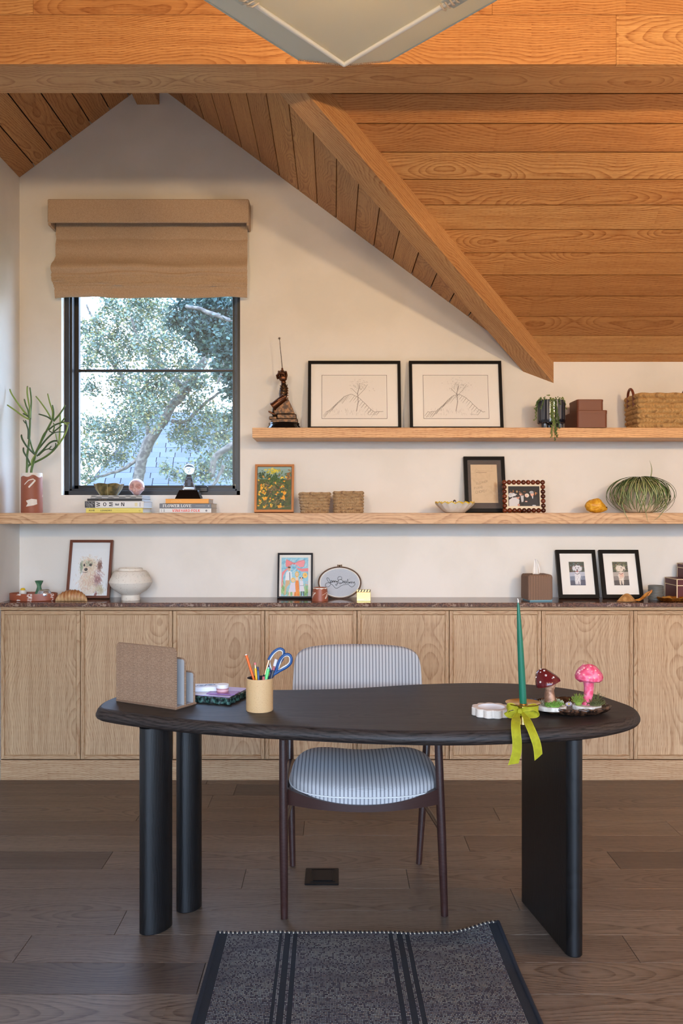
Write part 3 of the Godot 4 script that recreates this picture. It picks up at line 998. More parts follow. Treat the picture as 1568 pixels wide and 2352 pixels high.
func build_shelves() -> void:
	var g := Geo.new()
	g.uo = Vector2(0.35, 0.42)
	g.box(Vector3(RIGHT + 0.432, 0.053, 0.258), Vector3.ZERO, 0.002)
	var s := put("floating_shelf", g, M["shelf oak"])
	s.position = Vector3((RIGHT - 0.432) / 2, UPPER_TOP - 0.0265, -(WALL - 0.129))
	tag(s, "upper thick oak floating shelf right of the window, holding the framed sketches", "shelf")
	g = Geo.new()
	g.uo = Vector2(0.9, 0.13)
	g.box(Vector3(RIGHT - LEFT - 0.004, 0.057, 0.30), Vector3.ZERO, 0.002)
	s = put("floating_shelf", g, M["straight oak"])
	s.position = Vector3((RIGHT + LEFT) / 2, SHELF_TOP - 0.0285, -(WALL - 0.15))
	tag(s, "lower full width oak floating shelf under the window, holding books and baskets", "shelf")

# ---- desk
func smooth_loop(pts: Array, step: float) -> PackedVector2Array:
	var c := Curve2D.new()
	var m := pts.size()
	for k in m + 1:
		var p: Vector2 = pts[k % m]
		var d: Vector2 = (pts[(k + 1) % m] - pts[(k - 1 + m) % m]) / 6.0
		var l1 := p.distance_to(pts[(k + 1) % m]); var l0 := p.distance_to(pts[(k - 1 + m) % m])
		var tot: float = (pts[(k + 1) % m] - pts[(k - 1 + m) % m]).length() + 1e-6
		c.add_point(p, -d * (l0 / tot) * 2.0, d * (l1 / tot) * 2.0)
	c.bake_interval = step
	var out := c.get_baked_points()
	out.remove_at(out.size() - 1)
	return out

func build_desk() -> void:
	var d := thing("writing_desk", "black oak desk with a pebble shaped top on two columns and a slab", "desk", Vector3(0.1, 0, -3.05))
	var o := Vector2(0.1, -3.05)
	var pts := []
	for q in [[-0.806, 3.045], [-0.765, 3.005], [-0.68, 2.955], [-0.5093, 2.876], [-0.355, 2.826], [-0.093, 2.766], [0.133, 2.724], [0.3635, 2.710], [0.5755, 2.732], [0.775, 2.778], [0.935, 2.872], [1.008, 2.965], [1.022, 3.05], [1.0, 3.14], [0.955, 3.265], [0.8685, 3.372], [0.726, 3.45], [0.55, 3.470], [0.33, 3.44], [0.0843, 3.37], [-0.12, 3.338], [-0.335, 3.335], [-0.6, 3.33], [-0.74, 3.28], [-0.80, 3.18]]:
		pts.append(Vector2(q[0], -q[1]) - o)
	var outline := smooth_loop(pts, 0.03)
	var g := Geo.new()
	g.uo = Vector2(0.3, 0.62)
	g.rings(outline, [Vector2(-0.002, DESK), Vector2(0.004, DESK - 0.0025), Vector2(0.011, DESK - 0.010), Vector2(0.016, DESK - 0.022), Vector2(0.0165, DESK - 0.030), Vector2(0.012, DESK - 0.039), Vector2(0.002, DESK - 0.0445), Vector2(-0.01, DESK - 0.046)])
	for k in g.v.size():
		if g.n[k].y < 0.85 and g.n[k].y > -0.9: g.t[k] = Vector2(atan2(g.v[k].z * 2.0, g.v[k].x) * 0.9, g.v[k].y + 0.4)
	put("desk_top", g, M["black oak"], d)
	var bz := M["black stained leg"] as Material
	for l in [[-0.600, 2.972, 0.062, 0.041, 0.9], [-0.514, 3.125, 0.05, 0.037, 0.9]]:
		var ol := PackedVector2Array()
		for k in 40:
			var a := TAU * k / 40
			var q := Vector2(cos(a) * l[2], sin(a) * l[3]).rotated(-l[4])
			ol.append(q + Vector2(l[0], -l[1]) - o)
		var lg := Geo.new()
		lg.rings(ol, [Vector2(-0.003, 0), Vector2(0, 0.003), Vector2(0, DESK - 0.0462)], true, true)
		for k in lg.t.size(): lg.t[k] = Vector2(lg.v[k].y, atan2(lg.v[k].x + o.x - l[0], lg.v[k].z + o.y + l[1]) * 0.05)
		put("column_leg", lg, bz, d)
	var sl := PackedVector2Array()
	var a1 := Vector2(0.757, -2.800); var a2 := Vector2(0.699, -3.172)
	var dirv := (a1 - a2).normalized()
	var nr := Vector2(-dirv.y, dirv.x)
	for k in 17: sl.append(a1 + (nr * cos(PI * k / 16) + dirv * sin(PI * k / 16)) * 0.027 - o)
	for k in 17: sl.append(a2 - (nr * cos(PI * k / 16) + dirv * sin(PI * k / 16)) * 0.027 - o)
	var sg := Geo.new()
	sg.rings(sl, [Vector2(-0.003, 0), Vector2(0, 0.003), Vector2(0, DESK - 0.0462)], true, true)
	for k in sg.t.size(): sg.t[k] = Vector2(sg.v[k].y, sg.v[k].z)
	put("slab_leg", sg, bz, d)
	var pg := Geo.new().box(Vector3(0.10, 0.012, 0.2), Vector3(-0.548 - o.x, DESK - 0.052, -3.05 - o.y), 0.003)
	put("mounting_plate", pg, M["soot black"], d)

func stripe_uv(g: Geo, pitch: float, vertical := false) -> Geo:
	for k in g.t.size():
		g.t[k] = Vector2(g.v[k].x / pitch, (g.v[k].y if vertical else g.v[k].z + g.v[k].y) / 0.05)
	return g

func build_chair() -> void:
	var c := thing("desk_chair", "dark wood armchair in blue grey ticking stripe, tucked behind the desk", "chair", Vector3(0.108, 0, -3.25))
	var o := Vector3(0.108, 0, -3.25)
	var w: Material = M["walnut frame"]
	var seat := Geo.new()
	seat.blob(Vector3(0.267, 0.052, 0.215), Vector3(0, 0.434, 0.0), 0.5, 0.62, 72, 26, func(p: Vector3) -> Vector3:
		var q := p
		var u := p.x / 0.267; var v := p.z / 0.215
		q.x *= 1.0 + 0.04 * v
		q.z += 0.030 * (1.0 - u * u) * clampf(v, 0, 1)
		if p.y > 0: q.y += 0.026 * u * u * (1.0 - u * u) * 2.0 * (0.6 - 0.4 * v) - 0.014 * (1.0 - u * u) * (0.5 - 0.5 * v) + 0.012 * (1.0 - v * v) * (1.0 - u * u)
		q.y -= 0.012 * v
		return q)
	stripe_uv(seat, 0.0138)
	put("seat_cushion", seat, M["ticking"], c)
	var seam := []
	for k in 41:
		var a := PI + PI * k / 40.0
		var sx := signf(cos(a)) * pow(absf(cos(a)), 0.62) * 0.268
		var v := pow(absf(sin(a)), 0.62)
		seam.append(Vector3(sx * (1.0 + 0.04 * v), 0.440 - 0.012 * v, 0.0015 + v * 0.215 + 0.030 * (1.0 - pow(sx / 0.267, 2))))
	put("seat_seam", Geo.new().tube(seam, 0.0022, 6), mat("seam thread", rgb(214, 214, 212), 0.9), c)
	# back pad, curved round the sitter
	var back := Geo.new()
	back.blob(Vector3(0.256, 0.158, 0.032), Vector3(-0.018, 0.70, -0.27), 0.28, 0.26, 72, 30, func(p: Vector3) -> Vector3:
		var u := p.x / 0.256
		return Vector3(p.x * (1.0 - 0.03 * (p.y / 0.158)), p.y + 0.004 * (1.0 - u * u), p.z + 0.075 * u * u - p.y * 0.16 - 0.045))
	stripe_uv(back, 0.0128, true)
	put("back_cushion", back, M["ticking"], c)
	# front legs, rear legs
	for l in [[[644 + 9, 2108, 3.045], -0.178, -0.1728, 0.63], [[0, 0, 3.065], 0.360, 0.3815, 0.63]]:
		var zz: float = l[0][2]
		var path := [Vector3(l[2], 0.001, -zz) - o, Vector3(lerpf(l[2], l[1], 0.5), 0.3, -zz) - o, Vector3(l[1], l[3], -zz - 0.01) - o]
		put("leg", Geo.new().tube(path, [0.0125, 0.0155, 0.0135], 16, false), w, c)
	for l in [[-0.1655, 3.497, -0.184, 3.60], [0.3355, 3.517, 0.382, 3.60]]:
		var path := [Vector3(l[0], 0.001, -l[1]) - o, Vector3(lerpf(l[0], l[2], 0.45), 0.30, -lerpf(l[1], l[3], 0.15)) - o, Vector3(lerpf(l[0], l[2], 0.8), 0.50, -lerpf(l[1], l[3], 0.45)) - o, Vector3(l[2] * 0.98, 0.655, -l[3]) - o]
		put("leg", Geo.new().tube(path, [0.0115, 0.0155, 0.015, 0.011], 16, false), w, c)
	# front rail, side rails, stretchers, arms
	var rail := Geo.new()
	var rrows := [[], [], [], []]
	for k in 25:
		var f := k / 24.0
		var u := f * 2.0 - 1.0
		var x := lerpf(-0.172, 0.366, f) - o.x
		var z := -3.062 + 0.066 * (1.0 - u * u) + 3.25
		var yt := 0.444 - 0.040 * (1.0 - u * u)
		var yb := 0.388 - 0.006 * (1.0 - u * u)
		rrows[0].append(Vector3(x, yt, z)); rrows[1].append(Vector3(x, yb, z)); rrows[2].append(Vector3(x, yb, z - 0.022)); rrows[3].append(Vector3(x, yt, z - 0.022))
	for k in 4: rail.grid([PackedVector3Array(rrows[k]), PackedVector3Array(rrows[(k + 1) % 4])])
	put("front_rail", rail, w, c)
	for s in [[-0.176, -0.172], [0.364, 0.352]]:
		put("side_rail", Geo.new().tube([Vector3(s[0], 0.415, -3.06) - o, Vector3(s[1], 0.405, -3.53) - o], 0.014, 10, false), w, c)
		put("stretcher", Geo.new().tube([Vector3(s[0], 0.305, -3.062) - o, Vector3(s[1], 0.245, -3.525) - o], 0.0085, 10, false), w, c)
		put("arm", Geo.new().tube([Vector3(s[0], 0.632, -3.02) - o, Vector3(s[0] * 1.02, 0.640, -3.25) - o, Vector3(s[1] * 1.02, 0.655, -3.57) - o], [0.013, 0.016, 0.013], 12), w, c)
	put("back_rail", Geo.new().tube([Vector3(-0.172, 0.39, -3.53) - o, Vector3(0.352, 0.39, -3.54) - o], 0.012, 10, false), w, c)

func build_rug() -> void:
	var a := Art.new(1024, 1024, rgb(20, 22, 28), 77)
	# woven dashes in rows; width 0.93 m, length 0.93 m of cloth, repeated along the length
	var lanes := [[0.205, 0.223], [0.231, 0.249], [0.257, 0.272], [0.452, 0.468], [0.478, 0.496], [0.506, 0.522]]
	var dark := [[0.0, 0.028], [0.214, 0.226], [0.236, 0.254], [0.263, 0.276], [0.602, 0.616], [0.628, 0.648], [0.658, 0.671], [0.965, 1.0]]
	var hgt := Image.create(1024, 1024, false, Image.FORMAT_RGB8)
	var nz := fnl(5, 0.004, 3)
	for row in 128:
		for k in 205:
			var u := (k + 0.5) / 205.0
			var skip := false
			for d in dark:
				if u > d[0] and u < d[1]: skip = true
			var x0 := k * 5; var y0 := row * 8
			var tone := a.rg.randf()
			var grp := 0.5 + 1.1 * nz.get_noise_2d(k * 5.0, row * 26.0)
			var c: Color = rgb(150, 140, 136).lerp(rgb(196, 192, 176), clampf(tone * grp * 1.5, 0, 1))
			if tone < 0.16: c = rgb(88, 72, 80)
			elif tone < 0.3: c = rgb(118, 106, 108)
			for y in 8:
				for x in 5:
					var dx := (x - 2.0) / 2.4; var dy := (y - 3.5) / 3.4
					var m := clampf(1.35 - (dx * dx + dy * dy) * 1.25, 0, 1)
					if skip:
						var q := a.rg.randf() * 0.05
						a.im.set_pixel(x0 + x if x0 + x < 1024 else 1023, y0 + y, Color(0.055 + q, 0.062 + q, 0.085 + q))
						hgt.set_pixel(mini(x0 + x, 1023), y0 + y, Color(0.5, 0.5, 0.5) * (0.8 + q * 4))
					else:
						a.im.set_pixel(mini(x0 + x, 1023), y0 + y, rgb(28, 26, 32).lerp(c, m * a.rg.randf_range(0.8, 1.0)))
						hgt.set_pixel(mini(x0 + x, 1023), y0 + y, Color.WHITE * (0.2 + 0.8 * m))
	var m := textured("rug weave", a.tex(), Color.WHITE, 0.95, Vector3.ONE)
	m.heightmap_enabled = true
	m.heightmap_texture = ImageTexture.create_from_image(hgt)
	m.heightmap_scale = 0.3
	var r := thing("striped_rug", "flat woven grey rug with black stripes and one curled corner in front of the desk", "rug", Vector3(0.09, 0, -2.1))
	var nz2 := fnl(3, 2.0, 2)
	var top := []
	for j in 61:
		var row := PackedVector3Array()
		for i in 49:
			var u := i / 48.0; var v := j / 60.0
			var x := lerpf(-0.380, lerpf(0.585, 0.548, v), u)
			var z := lerpf(1.2, 2.925, v)
			var cu := clampf((u - 0.80) / 0.2, 0, 1) * clampf((v - 0.86) / 0.14, 0, 1)
			var lift := cu * cu * (3.0 - 2.0 * cu)
			var y := 0.0075 + absf(nz2.get_noise_2d(x * 1.5, z * 1.5)) * 0.006 + 0.038 * lift
			row.append(Vector3(x - 0.09 - lift * 0.012, y, -z + 2.1 + 0.01 * lift + nz2.get_noise_2d(x * 2.0, 4.0) * 0.01 * v))
		top.append(row)
	var g := Geo.new()
	var rows := []
	for q in top: rows.append(q)
	g.grid(rows)
	for k in g.t.size(): g.t[k] = Vector2(g.t[k].x, 1.0 - g.t[k].y * 1.855)
	# underside and edges
	var low := []
	for q in top:
		var row := PackedVector3Array()
		for p in q: row.append(p - Vector3(0, 0.0065, 0))
		low.append(row)
	g.grid(low, false, Vector2(0.02, 0.02), false)
	put("woven_field", g, m, r)
	var bm := mat("rug binding", rgb(22, 25, 34), 0.95)
	for i in [0, 48]:
		var path := []
		for j in 61: path.append((top[j][i] as Vector3) + Vector3(-0.004 if i == 0 else 0.004, -0.0015, 0))
		put("edge_binding", Geo.new().tube(path, 0.008, 8, true, 0.75), bm, r)
	var st := [mat("edge stitch pale", rgb(176, 164, 146), 0.95), mat("edge stitch dark", rgb(40, 38, 44), 0.95)]
	for s in 2:
		var sg := Geo.new()
		for i in range(s, 130, 2):
			var f := i / 130.0 * 48.0
			var k := int(f)
			var p: Vector3 = (top[60][k] as Vector3).lerp(top[60][mini(k + 1, 48)], f - k)
			sg.tube([p + Vector3(-0.001, -0.005, -0.004), p + Vector3(0.001, 0.002, -0.002), p + Vector3(0.002, 0.0015, 0.006)], 0.0028, 6)
		var o := put("edge_stitching", sg, st[s], r)
		o.set_meta("kind", "stuff")
	# floor outlet
	var fb := thing("floor_outlet", "square black floor outlet with a hinged lid under the chair", "outlet", Vector3(X(739, 3.39), 0, -3.39))
	put("plate", Geo.new().box(Vector3(0.128, 0.005, 0.15), Vector3(0, 0.0025, 0), 0.002), M["satin black"], fb)
	put("lid", Geo.new().box(Vector3(0.075, 0.004, 0.098), Vector3(0.004, 0.006, 0), 0.0015), M["satin black"], fb)
	put("lid_rim", frame_flat(0.092, 0.114, 0.003, 0.0065), M["satin black"], fb)

func frame_flat(w: float, d: float, t: float, y: float) -> Geo:
	var g := Geo.new()
	for s in [-1.0, 1.0]:
		g.box(Vector3(w, 0.0025, t), Vector3(0.004, y - 0.001, s * d / 2), 0.0008)
		g.box(Vector3(t, 0.0025, d), Vector3(0.004 + s * w / 2, y - 0.001, 0), 0.0008)
	return g

# ---- the hide pendant above the desk and its bulb
func build_pendant() -> void:
	var yb := 2.75
	var ctr := Vector3(0.045, yb, -2.16)
	var p := thing("pendant_lamp", "large folded parchment pendant lamp hanging above the desk, laced along its ribs", "lamp", ctr)
	var hide := mat("parchment", rgb(226, 222, 200), 0.55)
	hide.backlight_enabled = true
	hide.backlight = Color(0.62, 0.62, 0.60)
	var hide2 := mat("parchment grey", rgb(206, 208, 196), 0.5)
	hide2.backlight_enabled = true
	hide2.backlight = Color(0.5, 0.5, 0.46)
	# corners of the bottom diamond, far one first
	var cs := [Vector3(0.029, yb, -2.668), Vector3(-0.365, yb, -2.151), Vector3(0.053, yb, -1.65), Vector3(0.447, yb, -2.17)]
	for k in 4: cs[k] -= ctr
	var g := Geo.new()
	for s in [0.004, 0.008]:
		g.quad(cs[0] + Vector3(0, s, 0), cs[1] + Vector3(0, s, 0), cs[2] + Vector3(0, s, 0), cs[3] + Vector3(0, s, 0), Vector3.DOWN if s < 0.005 else Vector3.UP)
	put("bottom_panel", g, hide, p)
	var rope := mat("rawhide lacing", rgb(222, 200, 172), 0.8)
	var white := mat("white rib", rgb(240, 236, 226), 0.4)
	for k in 4:
		var a: Vector3 = cs[k]; var b: Vector3 = cs[(k + 1) % 4]
		var n := (b - a).cross(Vector3.UP).normalized()
		if n.dot((a + b) / 2) < 0: n = -n
		var e := (b - a).normalized()
		# flaring side sheet
		var up := n * 0.12 + Vector3(0, 0.025, 0)
		var q0 := a + up + e * 0.07; var q1 := b + up - e * 0.07
		var sg := Geo.new()
		var nn := e.cross(up).normalized()
		if nn.y > 0: nn = -nn
		for s in [0.0, 0.004]:
			sg.quad(a + Vector3(0, s, 0), b + Vector3(0, s, 0), q1 + Vector3(0, s, 0), q0 + Vector3(0, s, 0), nn if s == 0.0 else -nn)
		put("side_sheet", sg, hide2 if k == 0 else hide, p)
		put("rib", Geo.new().tube([a, (a + b) / 2, b], 0.0065, 10), white, p)
		# outer rim rib and upright folded sheet above it
		put("rim_rib", Geo.new().tube([q0, q1], 0.003, 8), hide2, p)
		var top := q0.lerp(q1, 0.5) * 0.0
		var ug := Geo.new()
		var h := Vector3(0, 0.16, 0) - n * 0.07
		for s in [0.0, 0.004]:
			ug.quad(q0 + n * s, q1 + n * s, q1 + h + n * s, q0 + h + n * s, n if s > 0 else -n)
		put("upper_sheet", ug, hide, p)
		# laced corner seam between two neighbouring side sheets
		var a2: Vector3 = cs[(k + 3) % 4]
		var n2 := (a - a2).cross(Vector3.UP).normalized()
		if n2.dot((a + a2) / 2) < 0: n2 = -n2
		var r0 := a + n2 * 0.12 + Vector3(0, 0.025, 0) + (a2 - a).normalized() * 0.07
		var tg := Geo.new()
		tg.quad(a, q0, a.lerp(r0, 0.999), r0, Vector3.DOWN)
		put("corner_gusset", tg, hide2, p)
		var lace := Geo.new()
		for j in 26:
			var f := j / 25.0
			for rim in [q0, r0]:
				var m0: Vector3 = a.lerp(rim, f)
				var sd: Vector3 = (e if rim == q0 else (a2 - a).normalized()) * 0.006
				lace.tube([m0 - sd + Vector3(0, 0.002, 0), m0 + Vector3(0, -0.004, 0), m0 + sd + Vector3(0, 0.002, 0)], 0.0013, 5)
		put("lacing", lace, rope, p)
		# lashed joint part of the way along the two far ribs
		if k == 0 or k == 3:
			var from: Vector3 = cs[0]
			var ed: Vector3 = ((cs[1] if k == 0 else cs[3]) - cs[0]).normalized()
			var ac := ed.cross(Vector3.UP)
			var lg := Geo.new()
			for j in 11:
				var c0: Vector3 = from + ed * (0.40 + j * 0.016)
				lg.tube([c0 - ac * 0.016 + Vector3(0, -0.003, 0), c0 + Vector3(0, -0.0095, 0) + ed * 0.006, c0 + ac * 0.016 + Vector3(0, -0.003, 0) + ed * 0.010], 0.003, 6)
			put("lashing", lg, rope, p)
			put("splice_strip", Geo.new().at(Transform3D(Basis(ed, Vector3.UP, ed.cross(Vector3.UP)), from + ed * 0.52 + ac * 0.0)).box(Vector3(0.2, 0.004, 0.05), Vector3(0, -0.003, 0.0), 0.001), hide2, p)
	put("cord", Geo.new().tube([Vector3(0, 0.3, 0), Vector3(0, 1.75, 0)], 0.004, 8), M["black metal"], p)
	put("cross_strut", Geo.new().tube([cs[1] + Vector3(-0.05, 0.12, 0), Vector3(0, 0.3, 0), cs[3] + Vector3(0.05, 0.12, 0)], 0.006, 8), white, p)
	var bulb := mat("bulb", rgb(255, 226, 180), 0.4)
	bulb.emission_enabled = true
	bulb.emission = Color(1.0, 0.74, 0.42); bulb.emission_energy_multiplier = 3.0
	put("light_bulb", Geo.new().blob(Vector3(0.035, 0.045, 0.035), Vector3(0, 0.26, 0), 1, 1, 16, 10), bulb, p)
	var li := OmniLight3D.new()
	li.name = "pendant_light"
	li.position = Vector3(0, 0.26, 0)
	li.light_color = Color(1.0, 0.80, 0.56)
	li.light_energy = PENDANT
	li.light_size = 0.03
	li.omni_range = 12.0; li.omni_attenuation = 2.0
	li.shadow_enabled = true
	p.add_child(li)

const PENDANT := 0.6
const DOWN := 1.0
const FLOORLAMP := 1.4

# ---- a floor lamp in the right of the room, beyond the frame
func build_floor_lamp() -> void:
	var o := thing("floor_lamp", "brass floor lamp with an open linen shade standing right of the desk, beyond the picture", "lamp", Vector3(2.25, 0, -2.5))
	put("base", Geo.new().lathe([Vector2(0, 0), Vector2(0.14, 0), Vector2(0.14, 0.015), Vector2(0.02, 0.03), Vector2(0.012, 0.05)], 32), M["brass"], o)
	put("pole", Geo.new().tube([Vector3(0, 0.03, 0), Vector3(0, 1.5, 0)], 0.011, 12), M["brass"], o)
	var lin := mat("linen shade", rgb(236, 214, 176), 0.9)
	lin.backlight_enabled = true
	lin.backlight = Color(0.9, 0.85, 0.7)
	put("shade", Geo.new().lathe([Vector2(0.2, 1.45), Vector2(0.15, 1.72), Vector2(0.147, 1.72), Vector2(0.197, 1.45)], 40), lin, o)
	put("light_bulb", Geo.new().blob(Vector3(0.03, 0.04, 0.03), Vector3(0, 1.6, 0), 1, 1, 16, 10), M["bulb"], o)
	var li := OmniLight3D.new()
	li.name = "floor_lamp_light"
	li.position = Vector3(0, 1.6, 0)
	li.light_color = Color(1.0, 0.78, 0.52)
	li.light_energy = FLOORLAMP
	li.light_size = 0.028
	li.omni_range = 12.0; li.omni_attenuation = 2.0
	li.shadow_enabled = true
	o.add_child(li)

# ---- spotlights on the wall behind the camera, above the garden doors
func build_wall_spots() -> void:
	var em := mat("lamp face", rgb(255, 232, 200), 0.5)
	em.emission_enabled = true
	em.emission = Color(1.0, 0.78, 0.5); em.emission_energy_multiplier = 4.0
	for q in [[-1.0, Vector3(-0.5, 2.6, -4.9), 4.9, "nearest the window side"], [0.5, Vector3(0.6, 2.6, -4.9), 2.2, "in the middle of the row"], [2.2, Vector3(1.9, 2.5, -4.9), 10.5, "nearest the right hand wall"]]:
		var o := thing("wall_spotlight", "small white spotlight over the garden doors, %s" % q[3], "lamp", Vector3(q[0], 2.64, 0.99), 0.0, "spotlights over the garden doors")
		var dirv: Vector3 = (q[1] - o.position).normalized()
		var b := Basis(dirv.cross(Vector3.UP).normalized(), dirv, dirv.cross(Vector3.UP).normalized().cross(dirv))
		put("wall_plate", Geo.new().at(Transform3D(Basis(Vector3.RIGHT, -PI / 2), Vector3.ZERO)).lathe([Vector2(0, 0), Vector2(0.05, 0), Vector2(0.05, 0.012), Vector2(0, 0.014)], 28), M["white glaze"], o)
		put("head", Geo.new().at(Transform3D(b, Vector3(0, 0, -0.05))).lathe([Vector2(0, -0.03), Vector2(0.05, -0.03), Vector2(0.055, 0.0), Vector2(0.055, 0.09), Vector2(0.05, 0.09), Vector2(0.05, 0.075)], 28), M["white glaze"], o)
		put("lamp_face", Geo.new().at(Transform3D(b, Vector3(0, 0, -0.05))).lathe([Vector2(0.05, 0.072), Vector2(0, 0.072)], 28), em, o)
		var s := SpotLight3D.new()
		s.name = "spotlight_beam"
		o.add_child(s)
		s.look_at_from_position(o.position + Vector3(0, 0, -0.05) + dirv * 0.24, q[1])
		s.light_color = Color(1.0, 0.85, 0.66)
		s.light_energy = q[2]
		s.light_size = 0.13
		s.spot_angle = 38.0; s.spot_range = 14.0; s.spot_attenuation = 2.0; s.spot_angle_attenuation = 1.0
		s.shadow_enabled = true

# ---- shared builders for small things
func rrect(w: float, d: float, r: float, n := 6) -> PackedVector2Array:
	var out := PackedVector2Array()
	for q in [[1, 1, 0.0], [-1, 1, PI / 2], [-1, -1, PI], [1, -1, 3 * PI / 2]]:
		for k in n + 1:
			var a: float = q[2] + PI / 2 * k / n
			out.append(Vector2(q[0] * (w / 2 - r) + cos(a) * r, q[1] * (d / 2 - r) + sin(a) * r))
	return out

# a leaning frame. parts: frame, backing, then what the caller adds at height y, in front at depth +z
func frame(called: String, label: String, cat: String, pos: Vector3, w: float, h: float, bar: float, dep: float, lean: float, fm: Material, group := "", turn := 0.0) -> Node3D:
	var o := thing(called, label, cat, pos, turn, group)
	o.rotation.x = -asin(lean / h)
	o.position.y += sin(asin(lean / h)) * dep * 0.5 * 0.0
	var g := Geo.new()
	var mo := bar
	for s in [-1.0, 1.0]:
		# mitred bars
		var a := w / 2; var b := h / 2
		for k in 2:
			var q0: Array
			if k == 0: q0 = [Vector2(s * a, -b), Vector2(s * a, b), Vector2(s * (a - mo), b - mo), Vector2(s * (a - mo), -b + mo)]
			else: q0 = [Vector2(-a, s * b), Vector2(a, s * b), Vector2(a - mo, s * (b - mo)), Vector2(-a + mo, s * (b - mo))]
			var bg := Geo.new()
			g.uo = Vector2(rng.randf(), rng.randf())
			g.at(Transform3D(Basis(), Vector3(0, h / 2, dep)))
			g.prism(PackedVector2Array(q0), dep, k == 1)
			g.at(Transform3D())
	put("frame", g, fm, o)
	var bk := Geo.new().box(Vector3(w - bar * 1.2, h - bar * 1.2, 0.004), Vector3(0, h / 2, dep * 0.25), 0.0)
	put("backing", bk, M["paper"], o)
	return o

func sheet(called: String, o: Node3D, x: float, y: float, w: float, h: float, z: float, m: Material, thick := 0.0012) -> MeshInstance3D:
	var g := Geo.new()
	g.quad(Vector3(x - w / 2, y - h / 2, z), Vector3(x + w / 2, y - h / 2, z), Vector3(x + w / 2, y + h / 2, z), Vector3(x - w / 2, y + h / 2, z), Vector3(0, 0, 1), Vector2(0, 1), Vector2(1, 1), Vector2(1, 0), Vector2(0, 0))
	var e := Vector2(0.5, 0.02)
	g.quad(Vector3(x - w / 2, y - h / 2, z - thick), Vector3(x + w / 2, y - h / 2, z - thick), Vector3(x + w / 2, y + h / 2, z - thick), Vector3(x - w / 2, y + h / 2, z - thick), Vector3(0, 0, -1), e, e, e, e)
	for s in [[-1, -1, 1, -1], [1, -1, 1, 1], [1, 1, -1, 1], [-1, 1, -1, -1]]:
		var p := Vector3(x + s[0] * w / 2, y + s[1] * h / 2, z); var q := Vector3(x + s[2] * w / 2, y + s[3] * h / 2, z)
		g.quad(p, q, q - Vector3(0, 0, thick), p - Vector3(0, 0, thick), Vector3(q.y - p.y, p.x - q.x, 0), e, e, e, e)
	return put(called, g, m, o)

func glazing(o: Node3D, w: float, h: float, y: float, z: float) -> void:
	var g := Geo.new().box(Vector3(w, h, 0.0015), Vector3(0, y, z), 0.0)
	put("glass", g, M["frame glass"], o)

func arted(id: String, a: Art, rough := 0.8) -> StandardMaterial3D:
	var m := textured(id, a.tex(), Color.WHITE, rough)
	m.texture_repeat = false
	return m

# stroke letters on a 4 by 6 grid, for pencil writing inside drawn sheets
const STROKES := {"E": [[4, 0, 0, 0, 0, 6, 4, 6], [0, 3, 3, 3]], "L": [[0, 0, 0, 6, 4, 6]], "A": [[0, 6, 2, 0, 4, 6], [1, 4, 3, 4]], "N": [[0, 6, 0, 0, 4, 6, 4, 0]], "O": [[1, 0, 3, 0, 4, 2, 4, 4, 3, 6, 1, 6, 0, 4, 0, 2, 1, 0]], "R": [[0, 6, 0, 0, 3, 0, 4, 1, 3, 3, 0, 3], [2, 3, 4, 6]], "P": [[0, 6, 0, 0, 3, 0, 4, 1, 3, 3, 0, 3]], "I": [[2, 0, 2, 6]], "C": [[4, 0, 1, 0, 0, 2, 0, 4, 1, 6, 4, 6]], "H": [[0, 0, 0, 6], [4, 0, 4, 6], [0, 3, 4, 3]], "D": [[0, 0, 0, 6, 2, 6, 4, 4, 4, 2, 2, 0, 0, 0]], "G": [[4, 0, 1, 0, 0, 2, 0, 4, 1, 6, 4, 6, 4, 3, 2, 3]], "!": [[2, 0, 2, 4], [2, 5, 2, 6]]}
func scrawl(a: Art, txt: String, at: Vector2, sz: float, ang: float, c: Color, wd: float, alpha: float) -> void:
	var x := 0.0
	for ch in txt:
		for st in STROKES.get(ch, []):
			var pts := []
			for k in range(0, st.size(), 2): pts.append(at + Vector2(x + st[k] * sz / 6.0, st[k + 1] * sz / 6.0 + a.rg.randf_range(-0.4, 0.4)).rotated(ang))
			a.line(pts, wd, c, alpha)
		x += sz * 0.86

